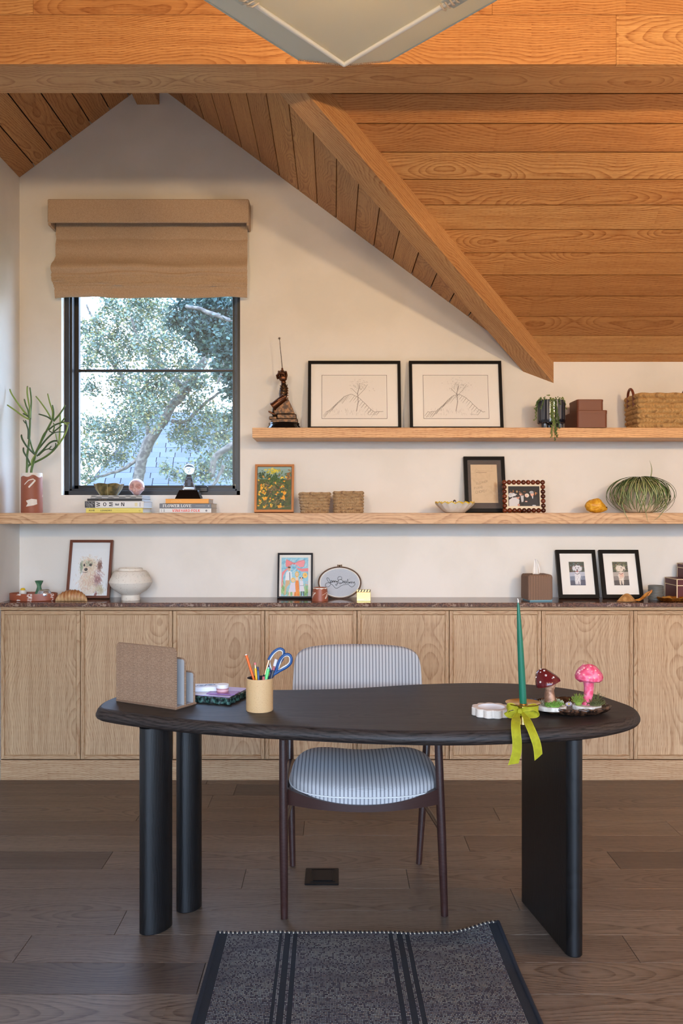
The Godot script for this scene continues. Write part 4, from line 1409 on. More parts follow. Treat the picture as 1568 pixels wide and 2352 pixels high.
# a basket of plaited rows on a rounded rectangular plan; every row is its own plait
func basket(called: String, label: String, pos: Vector3, w: float, d: float, h: float, rad: float, rows: int, flare: float, tones: Array, turn := 0.0, group := "") -> Node3D:
	var o := thing(called, label, "basket", pos, turn, group)
	var sm: StandardMaterial3D = M["straw"]
	var rh := h / rows
	for r in rows:
		var f := (r + 0.5) / rows
		var ol := rrect(w + flare * (f - 0.5) * 2.0, d + flare * (f - 0.5) * 2.0, rad, 8)
		var n := ol.size()
		var per := 0.0
		for k in n: per += ol[k].distance_to(ol[(k + 1) % n])
		var turns := int(per / (rh * 0.62))
		var steps := turns * 6
		var c := Curve2D.new()
		for p in ol: c.add_point(p)
		c.add_point(ol[0])
		var len := c.get_baked_length()
		var grid := []
		for v in 9:
			var row := PackedVector3Array()
			var vv := v / 8.0 * 2.0 - 1.0
			for s in steps:
				var q := c.sample_baked(len * s / steps)
				var e := (c.sample_baked(fposmod(len * s / steps + 0.003, len)) - c.sample_baked(fposmod(len * s / steps - 0.003, len))).normalized()
				var nn := Vector2(e.y, -e.x)
				if nn.dot(q) < 0: nn = -nn
				var ph := float(s) / 6.0 + absf(vv) * 0.55 * (1.0 if r % 2 == 0 else -1.0)
				var bump := absf(sin(PI * ph))
				var out := (1.0 - vv * vv) * rh * 0.34 + (bump - 0.5) * rh * 0.26 * (1.0 - absf(vv) * 0.5)
				var p2 := q + nn * out
				row.append(Vector3(p2.x, (r + 0.5 + vv * 0.52) * rh + sin(s * 0.21 + r) * rh * 0.05, p2.y))
			grid.append(row)
		var g := Geo.new()
		g.grid(grid, true)
		var nzr := fnl(r * 7 + int(pos.x * 100.0), 60.0, 2)
		for k in g.c.size():
			var s := k % (steps + 1)
			var vv := (k / (steps + 1)) / 8.0 * 2.0 - 1.0
			var ph := float(s) / 6.0 + absf(vv) * 0.55 * (1.0 if r % 2 == 0 else -1.0)
			var strand := int(floor(ph)) * 3 + (1 if vv > 0 else 0)
			var tone := 0.15 + 0.7 * fposmod(sin(strand * 12.9898 + r * 78.233) * 43758.5453, 1.0)
			var cc: Color = (tones[0] as Color).lerp(tones[1], tone)
			if tone > 0.80: cc = tones[2]
			g.c[k] = cc * (0.92 + 0.2 * nzr.get_noise_3d(g.v[k].x, g.v[k].y, g.v[k].z))
			g.c[k].a = 1.0
		put("plait", g, sm, o, true)
	# lining wall, floor and a rolled rim
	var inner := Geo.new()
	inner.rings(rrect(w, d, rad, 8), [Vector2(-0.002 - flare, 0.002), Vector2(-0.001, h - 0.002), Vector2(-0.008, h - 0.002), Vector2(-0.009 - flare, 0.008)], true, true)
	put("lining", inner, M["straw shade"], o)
	return o

func build_upper_shelf_things() -> void:
	var fg := mat("frame glass", Color(1, 1, 1, 0.03), 0.02)
	fg.transparency = BaseMaterial3D.TRANSPARENCY_ALPHA
	fg.metallic_specular = 0.35
	var straw := mat("straw", Color.WHITE, 0.85)
	straw.vertex_color_use_as_albedo = true
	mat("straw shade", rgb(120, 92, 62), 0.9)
	build_statue()
	# the two pencil drawings; the sheets carry a plain hillside sketch
	for k in 2:
		var x0: float = [706.0, 941.0][k]
		var zb := 4.785
		var w := 215.0 * zb / F
		var h := 0.392
		var o := frame("framed_sketch", ["black framed pencil sketch in a white mount, nearer the bronze statue", "black framed pencil sketch in a white mount, under the beam's low end"][k], "picture", Vector3(X(x0 + 108.0, zb), UPPER_TOP, -zb - 0.018), w, h, 0.0165, 0.02, 0.075, M["satin black"], "pencil sketches on the upper shelf")
		var a := Art.new(420, 290, rgb(233, 229, 222), 30 + k)
		var ink := rgb(88, 82, 78)
		# hill in hatching, a bent tree, loose foreground strokes
		var crest := []
		for i in 29:
			var u := i / 28.0
			crest.append(Vector2(20 + u * 380.0, 250.0 - 120.0 * pow(sin(clampf(u * 1.15 - k * 0.12, 0, 1) * PI), 1.6) + a.rg.randf_range(-3, 3)))
		a.line(crest, 2.2, ink, 0.8)
		for i in 110:
			var u := a.rg.randf()
			var q: Vector2 = crest[int(u * 27)]
			var ln := a.rg.randf_range(16, 62) * (1.0 if u < 0.55 else 0.6)
			a.line([q + Vector2(0, 3), q + Vector2(-ln * 0.7, ln)], a.rg.randf_range(0.8, 1.8), ink, a.rg.randf_range(0.25, 0.7))
		var tx := 235.0 - 15.0 * k
		a.line([Vector2(tx - 12, 245), Vector2(tx, 180), Vector2(tx - 4, 120), Vector2(tx + 10, 70)], 5, ink, 0.55)
		a.line([Vector2(tx - 2, 140), Vector2(tx + 40, 95), Vector2(tx + 62, 60)], 2.5, ink, 0.6)
		a.line([Vector2(tx - 4, 128), Vector2(tx - 42, 88)], 2.5, ink, 0.6)
		for i in 150:
			var q := Vector2(tx + 8, 66) + Vector2(a.rg.randfn() * 36, a.rg.randfn() * 22)
			a.line([q, q + Vector2(a.rg.randf_range(-9, 9), a.rg.randf_range(-6, 6))], a.rg.randf_range(0.8, 1.6), ink, a.rg.randf_range(0.25, 0.6))
		for i in 60:
			var q := Vector2(a.rg.randf_range(40, 380), a.rg.randf_range(236, 276))
			a.line([q, q + Vector2(a.rg.randf_range(-5, 8), -a.rg.randf_range(6, 20))], 1.1, ink, a.rg.randf_range(0.2, 0.5))
		var squig := []
		for i in 12: squig.append(Vector2(300 + i * 5.0, 268 + a.rg.randf_range(-4, 4)))
		a.line(squig, 1.0, ink, 0.6)
		a.grain(0.012)
		sheet("mount_board", o, 0, h / 2, w - 0.028, h - 0.028, 0.010, M["paper"])
		var win := Vector2(150.0 * 4.83 / F, 105.0 * 4.83 / F)
		var ym := h / 2 - 0.008
		sheet("line_border", o, 0, ym, win.x, win.y, 0.0112, mat("border grey", rgb(120, 110, 106), 0.8), 0.0006)
		sheet("inner_mount", o, 0, ym, win.x - 0.005, win.y - 0.005, 0.0118, M["paper"], 0.0005)
		sheet("drawing", o, 0, ym, win.x - 0.013, win.y - 0.013, 0.0124, arted("sketch %d" % k, a), 0.0004)
		glazing(o, w - 0.03, h - 0.03, h / 2, 0.0155)
	# glazed planter with trailing pearls
	var zp := 4.74
	var c := Vector3(X(1265, zp), UPPER_TOP, -zp)
	var pl := thing("footed_planter", "small navy and ivory drip glazed planter on three stub feet", "planter", c)
	var drip := Art.new(256, 128, rgb(28, 32, 44), 6)
	for k in 90:
		var x := drip.rg.randf() * 256
		var y0 := drip.rg.randf_range(20, 46); var y1 := drip.rg.randf_range(70, 112)
		drip.line([Vector2(x, y0), Vector2(x + drip.rg.randf_range(-2, 2), y1)], drip.rg.randf_range(2, 6), [rgb(150, 152, 156), rgb(98, 104, 116), rgb(60, 70, 90), rgb(186, 182, 172)][k % 4], 0.55)
	var gm := textured("drip glaze", drip.tex(), Color.WHITE, 0.12)
	put("bowl", Geo.new().lathe([Vector2(0, 0.030), Vector2(0.066, 0.028), Vector2(0.0735, 0.034), Vector2(0.0745, 0.05), Vector2(0.0745, 0.15), Vector2(0.073, 0.1525), Vector2(0.070, 0.15), Vector2(0.069, 0.12), Vector2(0, 0.12)], 44), gm, pl)
	for k in 3:
		var a := TAU * k / 3 + 0.5
		put("foot", Geo.new().lathe([Vector2(0, 0), Vector2(0.016, 0), Vector2(0.018, 0.004), Vector2(0.0185, 0.034)], 20).at(Transform3D()), gm, pl).position = Vector3(cos(a) * 0.046, 0, sin(a) * 0.046)
	put("soil", Geo.new().lathe([Vector2(0.069, 0.135), Vector2(0.03, 0.139), Vector2(0, 0.138)], 24), mat("soil", rgb(58, 44, 34), 0.95), pl)
	var pp := thing("trailing_plant", "string of pearls plant trailing over the planter and the shelf edge", "plant", c + Vector3(0, 0.13, 0))
	var pm := [mat("pearl green", rgb(108, 128, 62), 0.5), mat("pearl deep green", rgb(74, 98, 48), 0.5)]
	var strands := [[[1268, 915], [1271, 940], [1269, 975], [1267, 990], [1268, 1006]], [[1276, 913], [1279, 945], [1276, 975], [1278, 1000], [1272, 1012]], [[1264, 914], [1268, 945], [1272, 975], [1276, 998]], [[1250, 912], [1246, 925], [1243, 940]], [[1238, 913], [1230, 935], [1230, 955], [1227, 966]], [[1240, 915], [1233, 928], [1231, 946]], [[1290, 913], [1298, 930], [1297, 942]], [[1283, 912], [1286, 930]], [[1256, 908], [1262, 908]], [[1273, 920], [1281, 960], [1283, 985]], [[1270, 918], [1264, 950], [1268, 968]]]
	for k in strands.size():
		var st: Array = strands[k]
		var cv := Curve3D.new()
		for i in st.size():
			var zz := zp - 0.078 if i > 0 else zp - 0.066
			if st[i][0] < 1240 or st[i][0] > 1292: zz = zp - 0.01
			if k < 3 or k == 9: zz = (zp - 0.078) if st[i][1] < 970 else 4.632
			cv.add_point(P(st[i][0], st[i][1], zz) - c - Vector3(0, 0.13, 0))
		var g := Geo.new()
		var bp := cv.get_baked_points()
		g.tube([bp[0], bp[bp.size() / 2], bp[-1]], 0.0007, 5) if bp.size() > 2 else g
		var dist := 0.0
		while dist < cv.get_baked_length():
			var p := cv.sample_baked(dist)
			g.blob(Vector3.ONE * rng.randf_range(0.0030, 0.0044), p + Vector3(rng.randfn() * 0.0035, 0, rng.randf_range(0, 0.003)), 1, 1, 7, 5)
			dist += 0.0052
		put("strand", g, pm[k % 2], pp)
	var mound := Geo.new()
	for k in 90:
		var a := rng.randf() * TAU
		var rr := sqrt(rng.randf()) * 0.070
		mound.blob(Vector3.ONE * rng.randf_range(0.003, 0.0048), Vector3(cos(a) * rr, 0.012 + 0.020 * (1.0 - rr / 0.07) + rng.randf_range(0, 0.009), sin(a) * rr), 1, 1, 7, 5)
	put("pearl_mound", mound, pm[0], pp).set_meta("kind", "stuff")
	# two tan leather boxes
	var lm := mat("tan leather", rgb(112, 60, 36), 0.5)
	var yy := UPPER_TOP
	for b in [[1327, 1395, 4.625, 0.264, 941.8, "lower tan leather box of the stack, wider, its lid proud at the top"], [1327, 1386, 4.640, 0.165, 917.0, "upper tan leather box, smaller, standing on the wider one"]]:
		var zf: float = b[2]
		var xa := X(b[0] - 2, zf); var xb := X(b[1], zf)
		var top := Y(b[4], zf)
		var hh := top - yy
		var o := thing("leather_box", b[5], "box", Vector3((xa + xb) / 2, yy, -zf - b[3] / 2), 0.0, "tan leather boxes")
		var ol := rrect(xb - xa, b[3], 0.014)
		put("body", Geo.new().rings(ol, [Vector2(-0.002, 0), Vector2(-0.001, 0.001), Vector2(-0.001, hh * 0.8)], true, true), lm, o)
		put("lid", Geo.new().rings(ol, [Vector2(0, hh * 0.78 + 0.001), Vector2(0.0005, hh - 0.003), Vector2(-0.001, hh - 0.0008), Vector2(-0.004, hh)], true, true), lm, o)
		yy = top + 0.0004
	# big plaited basket with leather handles, cut by the frame
	var zf := 4.645
	var bw := X(1592, zf) - X(1466, zf)
	var bk := basket("seagrass_basket", "large straw basket with brown leather handles on the upper shelf's right end", Vector3(X(1529, zf), UPPER_TOP, -zf - 0.115), bw - 0.01, 0.215, 0.184, 0.02, 7, 0.006, [Color(0.60, 0.37, 0.15), Color(0.44, 0.25, 0.09), Color(0.36, 0.20, 0.075)])
	for s in [-1.0, 1.0]:
		var path := []
		for k in 17:
			var a := PI * k / 16
			path.append(Vector3(s * (bw / 2 + 0.002 + 0.004 * sin(a)), 0.150 + 0.068 * pow(sin(a), 0.75) - 0.03 * (1.0 if k == 0 or k == 16 else 0.0), 0.048 * cos(a)))
		put("handle", Geo.new().tube(path, 0.0068, 10), mat("handle leather", rgb(112, 54, 34), 0.4), bk)

func build_statue() -> void:
	var z := 4.775
	var b := P(652, 980, z)
	b.y = UPPER_TOP
	var o := thing("bronze_statue", "bronze statuette of a raised fist holding a thin star tipped wand", "statue", b)
	var br := mat("bronze", rgb(92, 54, 32), 0.32, 0.75)
	var bd := textured("dark bronze", mottle(33, 128, 0.05, rgb(48, 35, 26), rgb(100, 70, 44)), Color.WHITE, 0.38, Vector3.ONE * 6, true)
	bd.metallic = 0.7
	var s := z / F
	var q := func(px: float, py: float, dz := 0.0) -> Vector3: return P(px, py, z + dz) - b
	put("base", Geo.new().lathe([Vector2(0, 0), Vector2(39 * s, 0), Vector2(40 * s, 0.004), Vector2(39 * s, 0.012), Vector2(35.5 * s, 0.024), Vector2(35 * s, 0.028), Vector2(36 * s, 0.031), Vector2(35 * s, 0.036), Vector2(0, 0.038)], 40), mat("lacquer black", rgb(14, 14, 16), 0.08), o)
	# plinth steps, sloping block
	var g := Geo.new()
	g.box(Vector3(60 * s, 0.022, 0.075), Vector3(0.004, 0.047, 0), 0.003)
	g.box(Vector3(44 * s, 0.026, 0.066), Vector3(0.016, 0.070, 0), 0.003)
	g.box(Vector3(18 * s, 0.016, 0.05), Vector3(-0.058, 0.062, 0.01), 0.003)
	put("plinth", g, bd, o)
	var wedge := PackedVector2Array()
	for p in [[633, 951], [677, 951], [673, 940], [666, 925], [660, 914], [648, 909], [640, 920]]:
		var w: Vector3 = q.call(p[0], p[1])
		wedge.append(Vector2(w.x, w.y))
	put("sloping_block", Geo.new().at(Transform3D(Basis(), Vector3(0, 0, 0.03))).prism(wedge, 0.06), bd, o)
	# tilted canister and fittings
	var c0: Vector3 = q.call(625, 935, -0.03); var c1: Vector3 = q.call(654, 912, -0.03)
	var e := (c1 - c0).normalized()
	var cy := Geo.new().at(Transform3D(Basis(e.cross(Vector3.BACK).normalized(), e, Vector3.BACK), c0))
	cy.lathe([Vector2(0, 0), Vector2(0.023, 0), Vector2(0.0245, 0.003), Vector2(0.0245, 0.008), Vector2(0.0205, 0.010), Vector2(0.020, c0.distance_to(c1) - 0.006), Vector2(0.022, c0.distance_to(c1)), Vector2(0, c0.distance_to(c1))], 28)
	put("canister", cy, br, o)
	for k in 3: put("strap_buckle", Geo.new().at(Transform3D(Basis(Vector3.BACK, 0.6), q.call(641 + k * 6, 918 - k * 3, -0.055))).box(Vector3(0.02, 0.006, 0.008), Vector3.ZERO, 0.0015), br, o)
	put("canister_shade", Geo.new().blob(Vector3(0.018, 0.026, 0.03), q.call(632, 947), 0.6, 0.6, 16, 10), bd, o)
	put("scroll_leaf", Geo.new().at(Transform3D(Basis(Vector3.BACK, -0.5), q.call(624, 949, -0.02))).box(Vector3(0.04, 0.008, 0.04), Vector3.ZERO, 0.003), br, o)
	# sleeve with draped folds and a toothed seam
	var sl := Geo.new()
	sl.tube([q.call(650, 914), q.call(650, 905), q.call(651, 895), q.call(651, 885), q.call(650, 879)], [0.020, 0.0235, 0.0225, 0.0165, 0.011], 24, true)
	put("sleeve", sl, bd, o)
	for k in 4:
		var y0 := 889.0 + k * 6.0
		put("sleeve_fold", Geo.new().tube([q.call(643, y0 - 4, -0.012), q.call(647, y0 + 2, -0.021), q.call(652, y0 + 4, -0.023), q.call(658, y0, -0.018), q.call(660, y0 - 6, -0.010)], [0.0015, 0.0032, 0.0036, 0.003, 0.0012], 8), bd, o)
	for k in 5: put("seam_tooth", Geo.new().at(Transform3D(Basis(Vector3.BACK, 0.5), q.call(660.5, 892 + k * 5.5))).box(Vector3(0.006, 0.007, 0.008), Vector3.ZERO, 0.001), br, o)
	# the hand: cuff, palm, four curled fingers and a thumb across them
	var hd := Geo.new()
	hd.lathe([Vector2(0, -0.008), Vector2(0.013, -0.008), Vector2(0.0145, -0.004), Vector2(0.013, 0.002), Vector2(0, 0.004)], 20).at(Transform3D())
	put("cuff", hd, br, o).position = q.call(650.5, 877)
	put("palm", Geo.new().blob(Vector3(0.0225, 0.020, 0.017), q.call(649.5, 868), 0.85, 0.85, 24, 16), br, o)
	for k in 4:
		var fx := 640.0 + k * 5.4
		put("finger", Geo.new().tube([q.call(fx + 1.0, 866, 0.010), q.call(fx, 856 + absf(k - 1.5), 0.006), q.call(fx, 852.5 + absf(k - 1.2), -0.006), q.call(fx + 0.5, 857, -0.018), q.call(fx + 2.0, 863, -0.019)], [0.0066, 0.0068, 0.0066, 0.0064, 0.005], 12), br, o)
	put("thumb", Geo.new().tube([q.call(638, 869, -0.006), q.call(636, 862, -0.016), q.call(641, 857.5, -0.025), q.call(648, 857, -0.028), q.call(653, 859.5, -0.026)], [0.0068, 0.0072, 0.0068, 0.0062, 0.0048], 12), br, o)
	# wand and star
	put("wand_grip", Geo.new().tube([q.call(648.5, 856), q.call(647.8, 846)], [0.0068, 0.0052], 12), br, o)
	put("wand", Geo.new().tube([q.call(648.3, 848), q.call(641.5, 778)], [0.0022, 0.0014], 8), mat("wand dark", rgb(46, 34, 28), 0.35, 0.6), o)
	var star := PackedVector2Array()
	for k in 12:
		var a := TAU * k / 12 + 0.3
		star.append(Vector2(cos(a), sin(a)) * (0.0098 if k % 2 == 0 else 0.0034))
	put("star", Geo.new().at(Transform3D(Basis(), q.call(641.2, 777, -0.002))).prism(star, 0.004), M["wand dark"], o)

func book(label: String, px0: float, px1: float, zf: float, dep: float, y0: float, y1: float, spine: Color, group: String) -> Node3D:
	var xa := X(px0, zf); var xb := X(px1, zf)
	var w := xb - xa; var h := y1 - y0
	var o := thing("book", label, "book", Vector3((xa + xb) / 2, y0, -zf), 0.0, group)
	var g := Geo.new()
	var t := minf(0.0022, h * 0.16)
	g.box(Vector3(w, t, dep), Vector3(0, t / 2, -dep / 2), 0.0006)
	g.box(Vector3(w, t, dep), Vector3(0, h - t / 2, -dep / 2), 0.0006)
	g.box(Vector3(w, h - 0.0004, 0.0025), Vector3(0, h / 2, -0.00125), 0.0008)
	put("cover", g, mat("cover " + label.left(18), spine, 0.42), o)
	put("page_block", Geo.new().box(Vector3(w - 0.004, h - t * 2.0, dep - 0.006), Vector3(-0.0005, h / 2, -dep / 2 - 0.001), 0.0), M["page block"], o)
	return o

func up_text(txt: String, size: float, m: Material, o: Node3D, x: float, y: float, z: float, bold := true, serif := false, widen := 1.0) -> void:
	letters(txt, size, m, o, Transform3D(Basis().scaled(Vector3(widen, 1, 1)), Vector3(x, y, z)), bold, serif)

# print too small in the photograph to read: a row of little strokes
func blurred_print(o: Node3D, x: float, y: float, sz: float, hs: Array, m: Material) -> void:
	var g := Geo.new()
	for k in hs.size():
		if hs[k] > 0.0:
			g.box(Vector3(sz * 0.2, sz * hs[k], 0.0003), Vector3(x + k * sz * 0.95, y, 0.0001), 0.0)
			g.box(Vector3(sz * 0.5, sz * 0.16, 0.0003), Vector3(x + k * sz * 0.95 + sz * 0.2, y + sz * (0.3 if k % 2 else -0.3) * hs[k], 0.0001), 0.0)
	put("fine_print", g, m, o)

func ribbon(path: Array, sides: Array, w: Array, cup := 0.0, nc := 5) -> Array:
	var rows := []
	for k in path.size():
		var row := PackedVector3Array()
		var t: Vector3 = ((path[mini(k + 1, path.size() - 1)] as Vector3) - (path[maxi(k - 1, 0)] as Vector3)).normalized()
		var up := (sides[k] as Vector3).cross(t).normalized()
		for c in nc:
			var f := c / float(nc - 1) * 2.0 - 1.0
			row.append(path[k] + sides[k] * (f * w[k] / 2.0) + up * (cup * w[k] * (f * f - 0.3)))
		rows.append(row)
	return rows

func build_lower_shelf_things() -> void:
	var sy := SHELF_TOP
	# --- terracotta cylinder vase with slip marks
	var zv := 4.70
	var vc := Vector3(X(73, zv), sy, -zv)
	var vr := 24.2 * zv / F
	var hv := 0.212
	var clay := Art.new(512, 256, rgb(148, 82, 56), 12)
	for k in 900: clay.dot(int(clay.rg.randf() * 512), int(clay.rg.randf() * 256), rgb(120, 62, 42), 0.5)
	var slip := rgb(222, 212, 198)
	for k in 128:
		var x := k * 4.0
		clay.disc(x, 6, 6, 10 + 9 * absf(sin(x * 0.021 + 0.8)) + 5 * sin(x * 0.07), slip, 1.0)
	for off in [0.0, 256.0]:
		clay.poly([Vector2(366 - off, 178), Vector2(408 - off, 166), Vector2(450 - off, 170), Vector2(452 - off, 200), Vector2(424 - off, 208), Vector2(366 - off, 216), Vector2(380 - off, 196)], slip)
		clay.line([Vector2(352 - off, 74), Vector2(386 - off, 48), Vector2(420 - off, 40), Vector2(436 - off, 50)], 6, slip)
		clay.line([Vector2(434 - off, 50), Vector2(408 - off, 74), Vector2(390 - off, 90)], 12, slip)
		clay.line([Vector2(262 - off, 150), Vector2(286 - off, 128)], 8, slip)
		clay.poly([Vector2(258 - off * 0.3, 176), Vector2(284 - off * 0.3, 208), Vector2(274 - off * 0.3, 226), Vector2(250 - off * 0.3, 214)], slip)
	var cm := textured("slip clay", clay.tex(), Color.WHITE, 0.55)
	var vase := thing("clay_vase", "terracotta cylinder vase with white slip marks and cream lip beside the window", "vase", vc)
	var vg := Geo.new()
	vg.lathe([Vector2(0, 0), Vector2(vr * 0.97, 0)], 48, Vector2(1, 0.02))
	var body := Geo.new()
	body.lathe([Vector2(vr * 0.97, 0.0), Vector2(vr * 1.0, 0.008), Vector2(vr * 0.99, 0.1), Vector2(vr * 0.97, hv - 0.004), Vector2(vr * 0.955, hv)], 48)
	for k in body.t.size(): body.t[k] = Vector2(body.t[k].x, 1.0 - body.v[k].y / hv)
	put("body", body, cm, vase)
	vg.lathe([Vector2(vr * 0.955, hv), Vector2(vr * 0.87, hv - 0.002), Vector2(vr * 0.86, 0.02), Vector2(0, 0.02)], 48, Vector2(1, 0.02))
	put("lip", vg, M["white glaze"], vase)
	# --- pencil cactus cutting
	var cp := thing("pencil_cactus", "green pencil cactus stems standing in the terracotta vase", "plant", vc + Vector3(0, 0.03, 0))
	var green := [mat("cactus green", rgb(78, 104, 44), 0.5), mat("cactus light", rgb(128, 148, 62), 0.5), mat("cactus deep", rgb(58, 82, 44), 0.5)]
	var tip := mat("cactus tip", rgb(92, 74, 60), 0.8)
	var stems := [[[400, 1700], [408, 1500], [412, 1300], [440, 1100], [455, 900], [465, 660], 17, 15, 0.0, 0], [[480, 1700], [490, 1560], [545, 1350], [560, 1280], [640, 1100], [740, 900], [850, 690], 19, 15, 0.0, 0],
		[[470, 650], [475, 500], [485, 300], [462, 90], 14, 11, -0.02, 0], [[458, 620], [455, 450], [415, 200], [415, 70], 13, 12, 0.02, 1], [[445, 640], [430, 500], [390, 400], [362, 300], 13, 11, 0.03, 0], [[400, 560], [330, 480], [200, 300], [130, 190], [103, 120], 14, 11, 0.0, 1], [[440, 650], [330, 590], [180, 480], [62, 400], 13, 11, 0.04, 1], [[470, 630], [410, 585], [345, 552], 16, 11, -0.04, 2],
		[[430, 1000], [430, 850], [405, 760], [385, 680], 13, 10, 0.03, 2], [[405, 740], [370, 710], [345, 675], 9, 8, 0.02, 2], [[545, 1280], [480, 1220], [390, 1120], [320, 1000], [308, 945], 14, 14, 0.03, 2], [[540, 1260], [500, 1170], [470, 1060], [455, 1000], 13, 11, -0.02, 0], [[455, 1440], [410, 1340], [350, 1240], [343, 1175], 13, 13, 0.03, 2],
		[[410, 1530], [440, 1480], [520, 1440], [700, 1350], [830, 1260], [930, 1160], [960, 1110], 16, 14, -0.03, 0], [[970, 1110], [1060, 980], [1120, 850], [1140, 750], 15, 12, -0.04, 1], [[985, 1070], [1000, 850], [1008, 680], [1003, 575], 12, 11, -0.01, 1], [[965, 1075], [935, 960], [930, 910], 10, 8, -0.03, 1],
		[[845, 660], [790, 540], [660, 350], [575, 245], 13, 10, 0.01, 1], [[860, 660], [870, 520], [820, 350], [783, 200], 13, 10, -0.02, 1], [[875, 660], [888, 520], [868, 405], 14, 10, 0.03, 0], [[840, 650], [760, 600], [630, 560], 13, 10, 0.04, 2], [[890, 680], [980, 580], [1050, 480], [1095, 405], 16, 11, -0.02, 0],
		[[800, 840], [900, 760], [1000, 720], [1080, 700], 13, 11, 0.0, 2], [[600, 1200], [650, 1080], [700, 950], [745, 880], 18, 14, 0.03, 0], [[620, 1180], [740, 1030], [850, 920], [900, 890], 13, 13, -0.04, 2], [[590, 1310], [700, 1200], [800, 1090], [880, 1045], [940, 1040], 12, 14, 0.03, 2], [[620, 1300], [720, 1210], [800, 1180], [840, 1140], 10, 8, 0.04, 2], [[800, 1180], [860, 1200], [920, 1140], [925, 1090], 9, 10, -0.02, 2], [[880, 860], [900, 780], [885, 720], 11, 8, 0.02, 0], [[880, 880], [960, 820], [1030, 760], 12, 9, 0.03, 2], [[900, 890], [980, 880], [1065, 880], 8, 7, 0.0, 2], [[810, 860], [860, 890], [890, 880], 9, 9, 0.04, 2], [[1030, 700], [1060, 660], [1090, 625], 12, 10, 0.02, 0], [[1070, 710], [1120, 720], [1170, 718], 12, 9, 0.0, 1], [[1080, 720], [1120, 750], [1140, 760], 10, 8, 0.03, 1], [[490, 1480], [500, 1380], [560, 1290], 10, 10, 0.03, 1]]
	for s in stems:
		var cv := Curve3D.new()
		var n: int = s.size() - 4
		var pts := []
		for k in n: pts.append(P(10.0 + s[k][0] / 7.84, 880.0 + s[k][1] / 7.84, zv - s[n + 2] * (0.4 + 0.6 * k / (n - 1.0))) - cp.position)
		for k in n:
			var d := Vector3.ZERO
			if k > 0 and k < n - 1: d = (pts[k + 1] - pts[k - 1]) * 0.18
			cv.add_point(pts[k], -d, d)
		cv.bake_interval = 0.012
		var bp := cv.get_baked_points()
		var rr := []
		for k in bp.size(): rr.append(lerpf(s[n], s[n + 1], k / (bp.size() - 1.0)) * 1.18 / 7.84 * zv / F)
		put("stem", Geo.new().tube(Array(bp), rr, 10), green[s[n + 3]], cp)
		var last := bp[-1]
		put("stem_tip", Geo.new().blob(Vector3.ONE * rr[-1] * 0.86, last + (last - bp[-2]).normalized() * rr[-1] * 0.5, 1, 1, 10, 8), tip, cp)
	# --- left stack of books
	var grp := "books stacked under the window"
	var z0 := 4.622
	var e := z0 / F
	var ink := mat("print black", rgb(30, 30, 32), 0.6)
	var white := mat("print white", rgb(240, 238, 232), 0.6)
	var b := book("bright yellow book, lowest of the stack that carries the bowl", 197, 328, z0, 0.225, sy, sy + 0.0262, rgb(226, 210, 104), grp)
	up_text("ASHE", 0.0102, ink, b, -0.118, 0.0132, 0.0001, true, false, 1.3)
	up_text("LEANDRO", 0.0102, ink, b, -0.043, 0.0132, 0.0001, true, false, 1.3)
	put("spine_rule", Geo.new().box(Vector3(0.066, 0.0006, 0.0004), Vector3(0.042, 0.013, 0.0001), 0.0), mat("rule ochre", rgb(186, 170, 80), 0.6), b)
	put("spine_emblem", Geo.new().lathe([Vector2(0.0026, -0.0002), Vector2(0.0034, -0.0002), Vector2(0.0034, 0.0002), Vector2(0.0026, 0.0002), Vector2(0.0026, -0.0002)], 16).at(Transform3D()), ink, b).transform = Transform3D(Basis(Vector3.RIGHT, PI / 2), Vector3(0.132, 0.0115, 0.0002))
	var y := sy + 0.0264
	b = book("white book lettered in black, above the yellow one, a dark photo at its end", 200, 330, z0, 0.22, y, y + 0.0362, rgb(226, 225, 222), grp)
	var wx := [-0.096, -0.062, -0.029, 0.003, 0.032]
	for k in 5: letters("WOMEN"[k], 0.027, ink, b, Transform3D(Basis(Vector3.BACK, PI / 2) if k in [0, 2, 3] else Basis(), Vector3(wx[k] + 0.006, 0.0185, 0.0001)), true)
	var ph := Art.new(96, 60, rgb(60, 60, 62), 3)
	ph.dabs(90, Vector2(48, 30), Vector2(60, 34), 18, 3, [rgb(20, 20, 22), rgb(150, 150, 150), rgb(220, 220, 220), rgb(40, 40, 44)])
	sheet("spine_photo", b, -0.133, 0.018, 0.054, 0.033, 0.0004, arted("spine photo", ph, 0.5), 0.0004)
	put("spine_emblem", Geo.new().box(Vector3(0.014, 0.018, 0.0004), Vector3(0.108, 0.018, 0.0001), 0.0), mat("pale gold print", rgb(224, 214, 170), 0.6), b)
	put("spine_rule", Geo.new().box(Vector3(0.002, 0.022, 0.0004), Vector3(0.128, 0.018, 0.0001), 0.0), ink, b)
	y += 0.0364
	b = book("thin black book lying on the white one, below two grey ones", 200, 326, z0, 0.215, y, y + 0.0122, rgb(22, 22, 24), grp)
	blurred_print(b, -0.084, 0.0062, 0.0034, [0.3, 1, 0.9, 0.8, 1, 0.0, 0.8, 0.9, 0.0, 1, 0.8, 1, 0.7, 0.9], mat("print tan", rgb(178, 140, 80), 0.6))
	y += 0.0124
	for k in 2:
		b = book(["thin grey magazine just above the black book", "thin grey magazine topmost under the green bowl"][k], 208 + k, 326, z0 + 0.002 * k, 0.21, y, y + 0.0084, rgb(150 + k * 12, 152 + k * 10, 152 + k * 8), grp)
		for j in 9: put("spine_print", Geo.new().box(Vector3(0.02 + 0.006 * (j % 3), 0.0016, 0.0004), Vector3(-0.12 + j * 0.03, 0.0042 + 0.0018 * (j % 2), 0.0001), 0.0), ink if (j + k) % 2 else white, b)
		y += 0.0086
	var top_left := y
